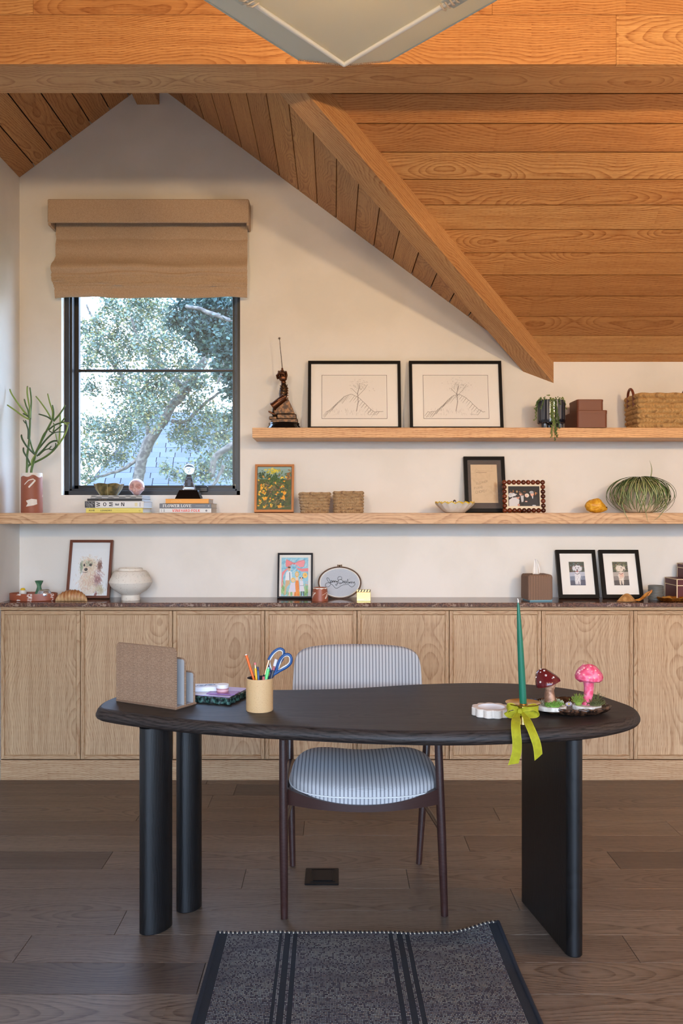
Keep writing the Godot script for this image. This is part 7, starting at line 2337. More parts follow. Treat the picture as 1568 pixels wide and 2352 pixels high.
	var scal := func(p: Vector3) -> Vector3:
		var a := atan2(p.z, p.x)
		var k := 1.0 + 0.05 * absf(cos(a * 6.0)) * clampf(p.y / 0.015, 0, 1)
		return Vector3(p.x * k, p.y + 0.003 * absf(cos(a * 6.0)) * clampf(p.y / 0.02, 0, 1), p.z * k * 0.62)
	put("bowl", Geo.new().lathe([Vector2(0, 0), Vector2(0.06, 0), Vector2(0.075, 0.006), Vector2(0.083, 0.020), Vector2(0.082, 0.0215), Vector2(0.073, 0.009), Vector2(0.058, 0.004), Vector2(0, 0.003)], 96, Vector2.ONE, scal), M["brass"], o)

func ink_brown() -> StandardMaterial3D:
	if not M.has("engraving"): mat("engraving", rgb(96, 74, 40), 0.6)
	return M["engraving"]

func build_desk_things() -> void:
	var dy := DESK
	# --- woven letter rack
	var c := Vector3(-0.5385, dy, -2.9936)
	var o := thing("letter_rack", "woven straw coloured letter rack with three stepped dividers on the desk's left end", "letter rack", c)
	var d1 := Vector3(-0.2332, 0, -0.1394).normalized()      # along the panels, away to the left
	var d2 := Vector3(0.5130, 0, -0.8584)                     # back across the slots
	d2 = (d2 - d1 * d2.dot(d1)).normalized()
	var b := Basis(-d1, Vector3.UP, -d2)
	o.basis = b
	var wa := Art.new(128, 128, rgb(120, 94, 74), 31)
	for j in 16:
		for k in 16:
			var base: Color = [rgb(168, 136, 108), rgb(150, 118, 92), rgb(182, 152, 124), rgb(134, 106, 82)][wa.rg.randi() % 4]
			var ox := 4.0 if j % 2 else 0.0
			wa.disc(fposmod(k * 8 + ox + 3.5, 128.0), j * 8 + 3.5, 4.6, 3.0, base.lerp(rgb(158, 128, 102), 0.55), 0.95)
	var wm := textured("woven straw", wa.tex(), Color.WHITE, 0.85, Vector3.ONE)
	wm.heightmap_enabled = true; wm.heightmap_texture = wm.albedo_texture; wm.heightmap_scale = 0.04
	var gm := mat("rack lining grey", rgb(168, 170, 172), 0.8)
	var L := 0.272; var D := 0.106
	var woven := func(g: Geo) -> Geo:
		for k in g.t.size(): g.t[k] = Vector2(g.v[k].x + g.v[k].z, g.v[k].y + (g.v[k].z if absf(g.n[k].y) > 0.5 else 0.0)) / 0.064
		return g
	put("base", woven.call(Geo.new().box(Vector3(L + 0.008, 0.008, D + 0.006), Vector3(-L / 2, 0.004, -D / 2), 0.003)), wm, o)
	for q in [[0.003, 0.207], [0.050, 0.166], [0.098, 0.113]]:
		var pv := PackedVector2Array()
		var h: float = q[1]; var r := 0.014
		pv.append(Vector2(0, 0.008)); 
		for k in 7: pv.append(Vector2(-r + cos(PI / 2 * k / 6) * r, h - r + sin(PI / 2 * k / 6) * r))
		for k in 7: pv.append(Vector2(-L + r - sin(PI / 2 * k / 6) * r, h - r + cos(PI / 2 * k / 6) * r))
		pv.append(Vector2(-L, 0.008))
		var g := Geo.new().at(Transform3D(Basis(), Vector3(0, 0, -q[0] + 0.003)))
		g.prism(pv, 0.0045)
		put("divider", woven.call(g), wm, o)
		var back := Geo.new().at(Transform3D(Basis(), Vector3(0, 0, -q[0] + (-0.0016 if q[0] < 0.01 else 0.0046))))
		var pv2 := PackedVector2Array()
		for p in pv: pv2.append(Vector2(clampf(p.x, -L + 0.002, -0.002), minf(p.y, h - 0.002)))
		back.prism(pv2, 0.0016)
		put("divider_lining", back, gm, o)
		var edge := []
		for p in pv: edge.append(Vector3(p.x, p.y, -q[0]))
		put("edge_cord", woven.call(Geo.new().tube(edge, 0.0036, 8, false)), wm, o)
	for q in [[0.003, 0.050], [0.050, 0.098]]: put("slot_floor", Geo.new().box(Vector3(L - 0.006, 0.001, q[1] - q[0] - 0.006), Vector3(-L / 2, 0.0085, -(q[0] + q[1]) / 2), 0.0), gm, o)
	# --- wavy green stone tray with its load
	var t0 := Vector3(-0.366, dy, -3.068)
	var e1 := Vector3(-0.119, 0, -0.043).normalized()
	var e2 := Vector3(0.34, 0, -0.94); e2 = (e2 - e1 * e2.dot(e1)).normalized()
	o = thing("stone_tray", "dark green wavy edged stone slab between the letter rack and pencil cup", "tray", t0)
	o.basis = Basis(-e1, Vector3.UP, -e2)
	var ol := PackedVector2Array()
	var wd := 0.185; var dp := 0.185
	for side in 4:
		for k in 24:
			var f := k / 24.0
			var p: Vector2 = [Vector2(-f * wd, 0), Vector2(-wd, -f * dp), Vector2(-wd + f * wd, -dp), Vector2(0, -dp + f * dp)][side]
			var nn: Vector2 = [Vector2(0, 1), Vector2(-1, 0), Vector2(0, -1), Vector2(1, 0)][side]
			ol.append(p + nn * 0.0045 * sin(f * TAU * 5.5))
	var sm := textured("green stone", mottle(17, 256, 0.03, rgb(16, 30, 30), rgb(74, 112, 104), 4, 0.3, 0.8), Color.WHITE, 0.18, Vector3.ONE * 8, true)
	put("slab", Geo.new().rings(ol, [Vector2(-0.003, 0), Vector2(0.0, 0.002), Vector2(0.0, 0.021), Vector2(-0.003, 0.0235)], true, true), sm, o)
	var top := dy + 0.024
	var place := func(u: float, v: float, y: float) -> Vector3: return t0 + e1 * u + e2 * v + Vector3(0, y - dy, 0)
	var tb := Basis(-e1, Vector3.UP, -e2)
	o = thing("note_card", "pale lilac card sheet lying on the green slab", "card", place.call(0.093, 0.092, top))
	o.basis = tb.rotated(Vector3.UP, 0.04)
	put("sheet", Geo.new().box(Vector3(0.168, 0.002, 0.165), Vector3(0, 0.001, 0), 0.0005), mat("lilac card", rgb(190, 174, 214), 0.5), o)
	put("white_half", Geo.new().box(Vector3(0.085, 0.0006, 0.164), Vector3(-0.041, 0.0024, 0), 0.0), mat("card white", rgb(224, 226, 236), 0.5), o)
	o = thing("purple_card", "small purple card under the white lidded jar", "card", place.call(0.055, 0.062, top + 0.0032))
	o.basis = tb.rotated(Vector3.UP, 0.16)
	put("sheet", Geo.new().box(Vector3(0.105, 0.0025, 0.06), Vector3(0, 0.00125, 0), 0.0006), mat("purple card", rgb(150, 104, 170), 0.45), o)
	o = thing("cream_jar", "little jar of pink cream with a white lid on the purple card", "jar", place.call(0.060, 0.068, top + 0.0059))
	put("glass_body", Geo.new().lathe([Vector2(0, 0), Vector2(0.0205, 0), Vector2(0.0215, 0.002), Vector2(0.0215, 0.014), Vector2(0.0, 0.0145)], 40), mat("pink cream", rgb(196, 140, 150), 0.12), o)
	put("label_print", Geo.new().lathe([Vector2(0.0217, 0.005), Vector2(0.0217, 0.009)], 40), mat("jar print", rgb(226, 190, 196), 0.4), o)
	put("lid", Geo.new().lathe([Vector2(0, 0.0145), Vector2(0.0225, 0.0145), Vector2(0.0228, 0.0155), Vector2(0.0228, 0.026), Vector2(0.0218, 0.0275), Vector2(0, 0.028)], 40), mat("lid white", rgb(232, 234, 238), 0.35), o)
	var ea := Art.new(180, 100, rgb(226, 230, 238), 2)
	for q in [[60, 62, 30, 26], [116, 40, 34, 26], [24, 76, 14, 14]]:
		ea.disc(q[0], q[1], q[2], q[3], rgb(70, 92, 130), 0.9); ea.disc(q[0], q[1], q[2] * 0.72, q[3] * 0.7, rgb(186, 200, 222), 0.9)
		ea.disc(q[0], q[1], q[2] * 0.4, q[3] * 0.4, rgb(64, 84, 120), 0.9)
	o = thing("white_box", "flat white box printed with blue rings, resting on the green slab", "box", place.call(0.135, 0.085, top + 0.0032))
	o.basis = tb.rotated(Vector3.UP, 0.42)
	put("body", Geo.new().box(Vector3(0.105, 0.018, 0.062), Vector3(0, 0.009, 0), 0.002), mat("box white", rgb(222, 228, 238), 0.4), o)
	var lid := Geo.new()
	lid.quad(Vector3(-0.05, 0.0182, 0.029), Vector3(0.05, 0.0182, 0.029), Vector3(0.05, 0.0182, -0.029), Vector3(-0.05, 0.0182, -0.029), Vector3.UP, Vector2(0, 1), Vector2(1, 1), Vector2(1, 0), Vector2(0, 0))
	put("printed_top", lid, arted("ring print", ea, 0.4), o)
	build_cup()
	build_right_things()

func stick(called: String, label: String, cat: String, top: Vector3, low: Vector3, r: float, bands: Array, group := "", seg := 12) -> Node3D:
	# a pen or pencil; bands are [from, to, radius factor, material, name] measured from the low end
	var o := thing(called, label, cat, low, 0.0, group)
	var v := top - low
	var l := v.length()
	var e := v / l
	var sx := e.cross(Vector3.BACK).normalized()
	o.basis = Basis(sx, e, sx.cross(e))
	for q in bands:
		var r0: float = r * (q[2] if not q[2] is Array else q[2][0])
		var r1: float = r * (q[2] if not q[2] is Array else q[2][1])
		put(q[4], Geo.new().lathe([Vector2(0, q[0] * l), Vector2(r0, q[0] * l), Vector2(r1, q[1] * l - 0.0006), Vector2(r1 * 0.9, q[1] * l), Vector2(0, q[1] * l)], seg), q[3], o)
	return o

func build_cup() -> void:
	var z := 2.992
	var r := 31.0 * z / F
	var c := Vector3(X(596, z), DESK, -z)
	var o := thing("pencil_cup", "speckled sand coloured cup of pens and pencils on the desk", "cup", c)
	var cm := textured("speckled clay", speckle(41, 256, rgb(206, 170, 122), rgb(150, 96, 54), 700, 1.0), Color.WHITE, 0.6)
	var body := Geo.new().lathe([Vector2(r * 0.96, 0.0), Vector2(r, 0.003), Vector2(r, 0.106), Vector2(r * 0.985, 0.110), Vector2(r * 0.93, 0.110)], 56, Vector2(2, 1))
	for k in body.t.size(): body.t[k].y = body.v[k].y / 0.14
	put("body", body, cm, o)
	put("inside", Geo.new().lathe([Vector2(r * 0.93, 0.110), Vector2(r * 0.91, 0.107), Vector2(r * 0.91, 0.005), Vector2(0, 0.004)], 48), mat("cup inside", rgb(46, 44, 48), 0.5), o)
	put("foot", Geo.new().lathe([Vector2(0, 0), Vector2(r * 0.96, 0)], 48), cm, o)
	var low := func(dx: float, dz: float) -> Vector3: return c + Vector3(dx, 0.0075, dz)
	var tp := func(px: float, py: float, dz: float) -> Vector3: return P(px, py, z + dz)
	var g := "pens and pencils in the sand coloured cup"
	var steel := mat("ferrule", rgb(196, 178, 140), 0.3, 0.9)
	var gold := mat("pen gold", rgb(226, 176, 130), 0.25, 1.0)
	stick("pencil", "bright orange pencil leaning left in the pencil cup", "pencil", tp.call(564.5, 1503, 0.0), low.call(0.012, 0.004), 0.0044, [[0, 0.05, [0.2, 0.95], mat("raw wood", rgb(214, 176, 130), 0.7), "point"], [0.0505, 0.985, 1.0, mat("pencil orange", rgb(240, 106, 30), 0.4), "shaft"], [0.9855, 1.0, 0.92, mat("end pale", rgb(226, 220, 212), 0.5), "end_cap"]], g, 6)
	stick("pencil", "yellow pencil with a pink eraser in the pencil cup", "pencil", tp.call(585.3, 1522, -0.012), low.call(0.0, 0.022), 0.0040, [[0, 0.05, [0.2, 0.95], M["raw wood"], "point"], [0.0505, 0.88, 1.0, mat("pencil yellow", rgb(244, 184, 20), 0.4), "shaft"], [0.8805, 0.95, 1.05, steel, "ferrule"], [0.9505, 1.0, 0.95, mat("eraser pink", rgb(222, 130, 130), 0.8), "eraser"]], g, 6)
	stick("pencil", "short blue pencil beside the yellow one in the pencil cup", "pencil", tp.call(591.5, 1531.5, -0.004), low.call(0.006, 0.030), 0.0040, [[0, 0.05, [0.2, 0.95], M["raw wood"], "point"], [0.0505, 0.9, 1.0, mat("pencil blue", rgb(44, 84, 140), 0.4), "shaft"], [0.9005, 1.0, 1.0, mat("pencil navy", rgb(30, 50, 92), 0.4), "end_cap"]], g, 6)
	stick("pen", "brown lip pencil with a rose gold cap in the pencil cup", "pen", tp.call(617.5, 1516.0, 0.004), low.call(-0.012, 0.014), 0.0050, [[0, 0.60, 1.0, mat("pen brown", rgb(120, 62, 42), 0.35), "shaft"], [0.6005, 0.70, 1.06, M["soot black"], "band"], [0.7005, 1.0, 1.0, gold, "cap"]], g)
	stick("marker", "green highlighter with a clear barrel in the pencil cup", "marker", tp.call(616.8, 1532.5, -0.014), low.call(0.001, 0.030), 0.0068, [[0, 0.72, 1.0, mat("marker clear", rgb(214, 226, 222), 0.15), "barrel"], [0.7205, 0.96, 0.9, mat("marker green", rgb(96, 206, 120), 0.3), "ink_window"], [0.9605, 1.0, 0.5, mat("marker end", rgb(150, 206, 190), 0.3), "end_cap"]], g)
	stick("pen", "dark navy cosmetic pen with a clear cap in the pencil cup", "pen", tp.call(634.5, 1514.0, 0.0), low.call(0.012, 0.012), 0.0058, [[0, 0.55, 1.05, mat("pen navy", rgb(38, 40, 56), 0.3), "shaft"], [0.5505, 0.78, 1.0, mat("pen slate", rgb(58, 58, 70), 0.3), "collar"], [0.7805, 0.86, [0.9, 0.45], mat("lip rose", rgb(176, 92, 104), 0.5), "tip"], [0.8605, 1.0, 0.95, mat("clear cap", rgb(206, 208, 216), 0.1), "cap"]], g)
	stick("pencil", "short pink pencil showing just over the rim of the pencil cup", "pencil", tp.call(605.3, 1554.0, -0.028), low.call(0.006, 0.034), 0.0050, [[0, 0.9, 1.0, mat("pencil pink", rgb(206, 112, 112), 0.5), "shaft"], [0.9005, 1.0, 0.9, mat("pencil pink end", rgb(190, 96, 100), 0.6), "end_cap"]], g)
	stick("pen", "stubby black pen resting at the back left of the pencil cup", "pen", tp.call(574.5, 1557.0, 0.030), low.call(-0.016, -0.016), 0.0058, [[0, 0.92, 1.0, M["satin black"], "shaft"], [0.9205, 1.0, 0.8, M["soot black"], "cap"]], g)
	# scissors: two looped handles, blades down in the cup
	var sc := thing("scissors", "blue and white handled scissors standing in the pencil cup", "scissors", low.call(0.010, -0.006))
	var blue := mat("scissor blue", rgb(22, 72, 130), 0.4)
	var white := mat("scissor white", rgb(220, 222, 220), 0.45)
	var q := func(x: float, y: float, dz: float) -> Vector3: return P(440.0 + x / 6.533, 1480.0 + y / 6.533, z + dz) - sc.position
	var loops := [[[[1200, 430], [1160, 330], [1150, 250], [1190, 165], [1255, 95], [1320, 66], [1372, 84], [1384, 130], [1366, 205], [1310, 300], [1240, 400]], 0.012, 0], [[[1225, 460], [1270, 390], [1305, 280], [1350, 195], [1410, 152], [1468, 160], [1494, 210], [1482, 280], [1420, 340], [1330, 390], [1250, 440]], -0.002, 1]]
	for lp in loops:
		var cv := Curve3D.new()
		var n: int = lp[0].size()
		var ps := []
		for p in lp[0]: ps.append(q.call(p[0], p[1], lp[1]))
		for k in n:
			var d := Vector3.ZERO
			if k > 0 and k < n - 1: d = (ps[k + 1] - ps[k - 1]) * 0.17
			cv.add_point(ps[k], -d, d)
		cv.bake_interval = 0.006
		var bp := Array(cv.get_baked_points())
		var ctr := Vector3.ZERO
		for p in bp: ctr += p / bp.size()
		var inner := []
		var rr := []
		for k in bp.size():
			var f := k / (bp.size() - 1.0)
			inner.append(bp[k] + (ctr - bp[k]).normalized() * 0.0040)
			rr.append(0.0052 if lp[2] == 1 else 0.0047)
		put("handle", Geo.new().tube(bp, rr, 10), blue, sc)
		put("handle_lining", Geo.new().tube(inner, 0.0036, 8), white, sc)
	var st := mat("scissor steel", rgb(190, 192, 196), 0.25, 0.9)
	put("neck", Geo.new().tube([q.call(1215, 440, 0.0), q.call(1190, 500, 0.0), q.call(1165, 560, 0.0)], [0.0085, 0.0072, 0.0055], 12), blue, sc)
	put("blade", Geo.new().tube([q.call(1180, 530, 0.002), Vector3(0.004, 0.045, 0), Vector3(0.001, 0.004, 0)], [0.0055, 0.0045, 0.001], 8, true, 0.35), st, sc)
	put("blade", Geo.new().tube([q.call(1172, 530, -0.001), Vector3(0.001, 0.045, 0.003), Vector3(-0.004, 0.004, 0.002)], [0.0055, 0.0045, 0.001], 8, true, 0.35), st, sc)

func moss(o: Node3D, called: String, ctr: Vector3, spread: Vector3, num: int, m: Material, rg: RandomNumberGenerator, tuft := 0.0035) -> void:
	var g := Geo.new()
	for k in num:
		var d := Vector3(rg.randfn(), absf(rg.randfn()), rg.randfn()) * 0.5
		var p := ctr + d * spread
		var dir := Vector3(rg.randfn(), absf(rg.randfn()) + 0.6, rg.randfn()).normalized()
		g.tube([p, p + dir * tuft, p + dir * tuft * 1.7 + Vector3(rg.randfn(), 0.2, rg.randfn()) * tuft * 0.5], [0.0011, 0.0012, 0.0006], 5)
	g.blob(spread * 0.72, ctr, 1, 1, 14, 8)
	put(called, g, m, o).set_meta("kind", "stuff")

func build_right_things() -> void:
	var dy := DESK
	var rg := RandomNumberGenerator.new()
	rg.seed = 404
	# --- scalloped stone dish
	var z := 2.925
	var c := Vector3(X(1128, z), dy, -z)
	var o := thing("scalloped_dish", "white travertine dish with a scalloped edge left of the green candle", "dish", c)
	var ol := PackedVector2Array()
	var rr := 0.066
	for k in 120:
		var a := TAU * k / 120
		ol.append(Vector2(cos(a), sin(a)) * (rr - 0.0085 + 0.0085 * absf(sin(a * 5.5 + 0.4))))
	var tv := textured("travertine", speckle(58, 256, rgb(220, 208, 194), rgb(150, 132, 112), 420, 1.2), Color.WHITE, 0.6, Vector3.ONE * 9, true, 0.06)
	var dg := Geo.new().rings(ol, [Vector2(-0.003, 0), Vector2(0, 0.002), Vector2(0, 0.025), Vector2(-0.002, 0.0272)], true, false)
	put("body", dg, tv, o)
	var inner := PackedVector2Array()
	for k in 120:
		var a := TAU * k / 120
		inner.append(Vector2(cos(a), sin(a)) * 0.044)
	var flat := Geo.new()
	var rows := [PackedVector3Array(), PackedVector3Array(), PackedVector3Array(), PackedVector3Array(), PackedVector3Array()]
	for k in 120:
		var p := ol[k] * ((ol[k].length() - 0.002) / ol[k].length())
		rows[0].append(Vector3(p.x, 0.0272, p.y)); rows[1].append(Vector3(inner[k].x, 0.0272, inner[k].y)); rows[2].append(Vector3(inner[k].x, 0.0270, inner[k].y) * Vector3(0.96, 1, 0.96) - Vector3(0, 0.004, 0)); rows[3].append(Vector3(inner[k].x * 0.75, 0.014, inner[k].y * 0.75)); rows[4].append(Vector3(0, 0.012, 0))
	flat.grid([rows[0], rows[1]], true); 
	var hol := Geo.new()
	hol.gridn([rows[1], rows[2], rows[3], rows[4]])
	put("rim_face", flat, tv, o)
	put("hollow", hol, mat("hollow white", rgb(226, 226, 226), 0.45), o)
	# --- brass candlestick
	z = 2.808
	c = Vector3(X(1201, z), dy, -z)
	o = thing("candlestick", "brass candlestick with a wide drip plate holding the green taper", "candlestick", c)
	put("bell_foot", Geo.new().lathe([Vector2(0, 0), Vector2(0.0262, 0), Vector2(0.0266, 0.002), Vector2(0.023, 0.012), Vector2(0.0165, 0.035), Vector2(0.013, 0.052), Vector2(0.013, 0.060)], 44), M["brass"], o)
	put("drip_plate", Geo.new().lathe([Vector2(0.013, 0.060), Vector2(0.040, 0.0605), Vector2(0.0545, 0.0645), Vector2(0.0556, 0.0668), Vector2(0.054, 0.0672), Vector2(0.040, 0.0630), Vector2(0.0135, 0.0625)], 60), M["brass"], o)
	put("socket", Geo.new().lathe([Vector2(0.0135, 0.0625), Vector2(0.0138, 0.0638), Vector2(0.0118, 0.0638), Vector2(0.0112, 0.0605), Vector2(0, 0.0605)], 32), M["brass"], o)
	var cn := thing("taper_candle", "tall emerald green taper candle with an unburnt white wick", "candle", c + Vector3(0, 0.062, 0))
	var top := P(1189.5, 1383, z) - cn.position
	var e := top.normalized()
	cn.basis = Basis(Quaternion(Vector3.UP, e))
	var l := top.length()
	var wax := mat("emerald wax", rgb(14, 104, 78), 0.28)
	wax.subsurf_scatter_enabled = true; wax.subsurf_scatter_strength = 0.1
	put("wax", Geo.new().lathe([Vector2(0, 0), Vector2(0.0110, 0.0), Vector2(0.0116, 0.02), Vector2(0.0108, l * 0.35), Vector2(0.0092, l * 0.62), Vector2(0.0064, l * 0.86), Vector2(0.0042, l * 0.965), Vector2(0.0022, l * 0.995), Vector2(0, l)], 32), wax, cn)
	put("wick", Geo.new().tube([Vector3(0, l - 0.003, 0), Vector3(0.0006, l + 0.006, 0), Vector3(-0.001, l + 0.011, 0)], [0.0022, 0.0019, 0.0012], 8), M["paper"], cn)
	# --- velvet ribbon tied round the stem, tails over the desk's edge
	var rb := thing("velvet_ribbon", "chartreuse velvet ribbon bow tied round the candlestick, tails over the desk edge", "ribbon", c + Vector3(0, 0.045, 0))
	var vel := textured("chartreuse velvet", mottle(91, 128, 0.03, rgb(150, 144, 6), rgb(162, 156, 8)), Color.WHITE, 0.8, Vector3.ONE * 12, true)
	var hem := mat("ribbon hem", rgb(190, 184, 40), 0.6)
	var strip := func(called: String, pts: Array, w0: float, w1: float, side: Vector3) -> void:
		var cv := Curve3D.new()
		for k in pts.size():
			var d := Vector3.ZERO
			if k > 0 and k < pts.size() - 1: d = (pts[k + 1] - pts[k - 1]) * 0.17
			cv.add_point(pts[k] - rb.position, -d, d)
		cv.bake_interval = 0.004
		var bp := cv.get_baked_points()
		var path := []; var sides := []; var ws := []
		for k in bp.size():
			var f := k / (bp.size() - 1.0)
			path.append(bp[k])
			var t: Vector3 = (bp[mini(k + 1, bp.size() - 1)] - bp[maxi(k - 1, 0)]).normalized()
			sides.append((side - t * side.dot(t)).normalized()); ws.append(lerpf(w0, w1, smoothstep(0.0, 0.35, f)))
		var rws := ribbon(path, sides, ws, 0.05, 7)
		var n := rws.size()
		# slanted cut at the far end
		if called == "tail":
			for j in 7:
				rws[n - 1][j] += (path[n - 1] - path[n - 2]).normalized() * (0.016 * (j / 6.0 if side.x < 0 else 1.0 - j / 6.0))
		var r := put(called, Geo.new().grid(rws), vel, rb)
		for j in [0, 6]:
			var ed := []
			for k in n: ed.append(rws[k][j])
			put("hem", Geo.new().tube(ed, 0.0008, 5), hem, r)
	var zk := z - 0.024
	strip.call("tail", [P(1191, 1634, zk), P(1186, 1645, 2.755), P(1184, 1662, 2.712), P(1185, 1684, 2.690), P(1187, 1704, 2.688), P(1186, 1728, 2.690), P(1180, 1750, 2.694)], 0.012, 0.0265, Vector3(-0.96, 0, -0.26))
	strip.call("tail", [P(1197, 1634, zk), P(1206, 1645, 2.757), P(1215, 1664, 2.714), P(1225, 1688, 2.690), P(1233, 1712, 2.688), P(1236, 1734, 2.692)], 0.012, 0.0255, Vector3(0.97, 0, -0.2))
	strip.call("bow_loop", [P(1192, 1633, zk), P(1180, 1624, zk - 0.008), P(1168, 1624, zk - 0.004), P(1164, 1634, zk + 0.006), P(1170, 1641, zk), P(1182, 1640, zk - 0.006), P(1193, 1636, zk)], 0.010, 0.0215, Vector3(0.1, 0.95, -0.3))
	strip.call("bow_loop", [P(1195, 1633, zk), P(1208, 1628, zk - 0.008), P(1226, 1624, zk - 0.006), P(1236, 1630, zk + 0.004), P(1230, 1640, zk + 0.010), P(1212, 1641, zk), P(1196, 1636, zk)], 0.010, 0.021, Vector3(0.05, 0.95, -0.3))
	put("knot", Geo.new().blob(Vector3(0.0085, 0.0095, 0.0075), P(1193, 1634, zk - 0.006) - rb.position, 0.8, 0.8, 20, 14), vel, rb)
	var band := []
	for k in 33:
		var a := TAU * k / 32
		band.append(PackedVector3Array([Vector3(cos(a) * 0.0165, -0.006, sin(a) * 0.0165), Vector3(cos(a) * 0.0162, 0.0, sin(a) * 0.0162), Vector3(cos(a) * 0.0155, 0.007, sin(a) * 0.0155)]))
	put("stem_band", Geo.new().grid(band), vel, rb)
	# --- bark plate
	z = 2.975
	c = Vector3(X(1312, z), dy, -z)
	o = thing("bark_plate", "dark rough glossy bark plate carrying the two toadstool ornaments", "plate", c)
	var nz := fnl(12, 28.0, 4)
	var bark := textured("glossy bark", mottle(36, 256, 0.03, rgb(26, 18, 15), rgb(86, 58, 42), 5), Color.WHITE, 0.22, Vector3.ONE * 7, true, 0.3)
	var rows2 := []
	for k in 15:
		var row := PackedVector3Array()
		for j in 120:
			var a := TAU * j / 120
			var edge := 1.0 + 0.07 * nz.get_noise_2d(cos(a) * 0.09 + 3.0, sin(a) * 0.09) * 2.0 + 0.02 * nz.get_noise_2d(cos(a) * 0.5, sin(a) * 0.5)
			var q: Array = [[0.02, 0.001], [0.62, 0.001], [0.80, 0.004], [0.90, 0.010], [0.97, 0.017], [1.0, 0.023], [0.985, 0.0275], [0.95, 0.0265], [0.90, 0.022], [0.84, 0.0175], [0.76, 0.015], [0.6, 0.014], [0.4, 0.0135], [0.2, 0.0135], [0.0, 0.0135]][k]
			var p := Vector3(cos(a) * 0.126 * q[0] * edge, q[1], sin(a) * 0.105 * q[0] * edge)
			var bump := nz.get_noise_3d(p.x * 1.6, p.y * 3.0, p.z * 1.6) * (0.0055 if k >= 2 and k <= 9 else 0.0012)
			p.y = maxf(p.y + bump, 0.0005)
			row.append(p + Vector3(p.x, 0, p.z) * bump * 3.0)
		rows2.append(row)
	var bg := Geo.new()
	bg.grid(rows2, true)
	put("plate", bg, bark, o)
	# --- toadstools
	var slice_m := textured("birch slice", mottle(72, 128, 0.03, rgb(186, 176, 162), rgb(226, 220, 210)), Color.WHITE, 0.85, Vector3.ONE * 8, true, 0.1)
	var gm := mat("moss bright", rgb(112, 150, 58), 0.95)
	var gl := mat("moss lime", rgb(128, 146, 58), 0.95)
	var gd := mat("moss dry", rgb(92, 92, 50), 0.95)
	var gp := mat("lichen pale", rgb(176, 182, 150), 0.95)
	var py := dy + 0.0165
	for k in 2:
		var zz: float = [2.925, 2.935][k]
		var s := zz / F
		var base := Vector3(X([1267.0, 1347.5][k], zz), py, -zz)
		var m := thing("toadstool_ornament", ["papier mache toadstool with a tilted maroon cap and white flower marks", "papier mache toadstool in hot pink with pale dots, on a birch slice"][k], "ornament", base, 0.0, "toadstool ornaments on the bark plate")
		var sl := PackedVector2Array()
		for j in 64:
			var a := TAU * j / 64
			sl.append(Vector2(cos(a) * 32.5 * s * (1.0 + 0.05 * nz.get_noise_2d(cos(a) * 0.06 + k, sin(a) * 0.06)), sin(a) * 0.038))
		put("wood_slice", Geo.new().rings(sl, [Vector2(-0.001, 0), Vector2(0, 0.001), Vector2(0.0005, 0.013), Vector2(-0.001, 0.0142)], true, true), slice_m, m)
		var q := func(px: float, pyy: float, dz := 0.0) -> Vector3: return P(px, pyy, zz + dz) - base
		var crease := func(amp: float, g: Geo) -> Geo:
			for j in g.v.size():
				g.v[j] += g.n[j] * amp * (absf(nz.get_noise_3d(g.v[j].x * 1.3 + k, g.v[j].y * 0.5, g.v[j].z * 1.3)) * 2.0 - 0.6)
			return g
		if k == 0:
			var st := Geo.new().tube([q.call(1264, 1618, 0.004), q.call(1263, 1610), q.call(1262.5, 1598), q.call(1262.5, 1585), q.call(1264, 1576), q.call(1262, 1568)], [0.0205, 0.0195, 0.0165, 0.0145, 0.017, 0.024], 28)
			put("stalk", crease.call(0.0035, st), textured("papier brown", mottle(93, 128, 0.03, rgb(128, 88, 64), rgb(190, 148, 120)), Color.WHITE, 0.5, Vector3.ONE * 9, true), m)
			var cap := Geo.new().at(Transform3D(Basis(Vector3.BACK, -0.30) * Basis(Vector3.RIGHT, 0.12), q.call(1257, 1569, 0.004)))
			var up := Basis(Vector3.BACK, 0.34)
			cap = Geo.new().at(Transform3D(up, q.call(1257.5, 1566)))
			cap.lathe([Vector2(0.0405, -0.006), Vector2(0.041, 0.000), Vector2(0.036, 0.011), Vector2(0.026, 0.026), Vector2(0.017, 0.036), Vector2(0.008, 0.0405), Vector2(0, 0.042)], 48)
			for j in cap.v.size():
				var h := cap.v[j]
				cap.v[j] += Vector3(-0.010, 0.003, 0) * smoothstep(0.0, 0.04, (up.inverse() * (h - q.call(1257.5, 1566))).y)
			var mm := mat("maroon gloss", rgb(92, 22, 26), 0.14)
			put("cap", crease.call(0.0030, cap), mm, m)
			var und := Geo.new().at(Transform3D(up, q.call(1257.5, 1566)))
			und.lathe([Vector2(0, -0.016), Vector2(0.018, -0.014), Vector2(0.034, -0.0075), Vector2(0.0405, -0.006)], 40)
			put("gills", crease.call(0.0012, und), mat("gill tan", rgb(200, 160, 126), 0.6), m)
			for f in [[1257, 1557, 1.0], [1254.5, 1544, 0.8], [1246.5, 1549, 0.6], [1243.5, 1567, 0.9], [1273, 1552, 0.9], [1247, 1538.5, 0.7], [1234, 1563, 0.7], [1269.5, 1556, 0.5], [1237.5, 1551, 0.6]]:
				var d := Geo.new()
				var p0: Vector3 = q.call(f[0], f[1], -0.046)
				# drop the mark onto the cap along the view depth
				var best := Vector3.ZERO
				var bd := 1e9
				var nn := Vector3.BACK
				for j in cap.v.size():
					var dd := Vector2(cap.v[j].x - p0.x, cap.v[j].y - p0.y).length() - cap.v[j].z * 0.3
					if dd < bd and cap.n[j].z > 0.05:
						bd = dd; best = cap.v[j]; nn = cap.n[j]
				best.x = lerpf(best.x, p0.x, 0.3); best.y = lerpf(best.y, p0.y, 0.3)
				var tx := nn.cross(Vector3.UP).normalized(); var ty := tx.cross(nn)
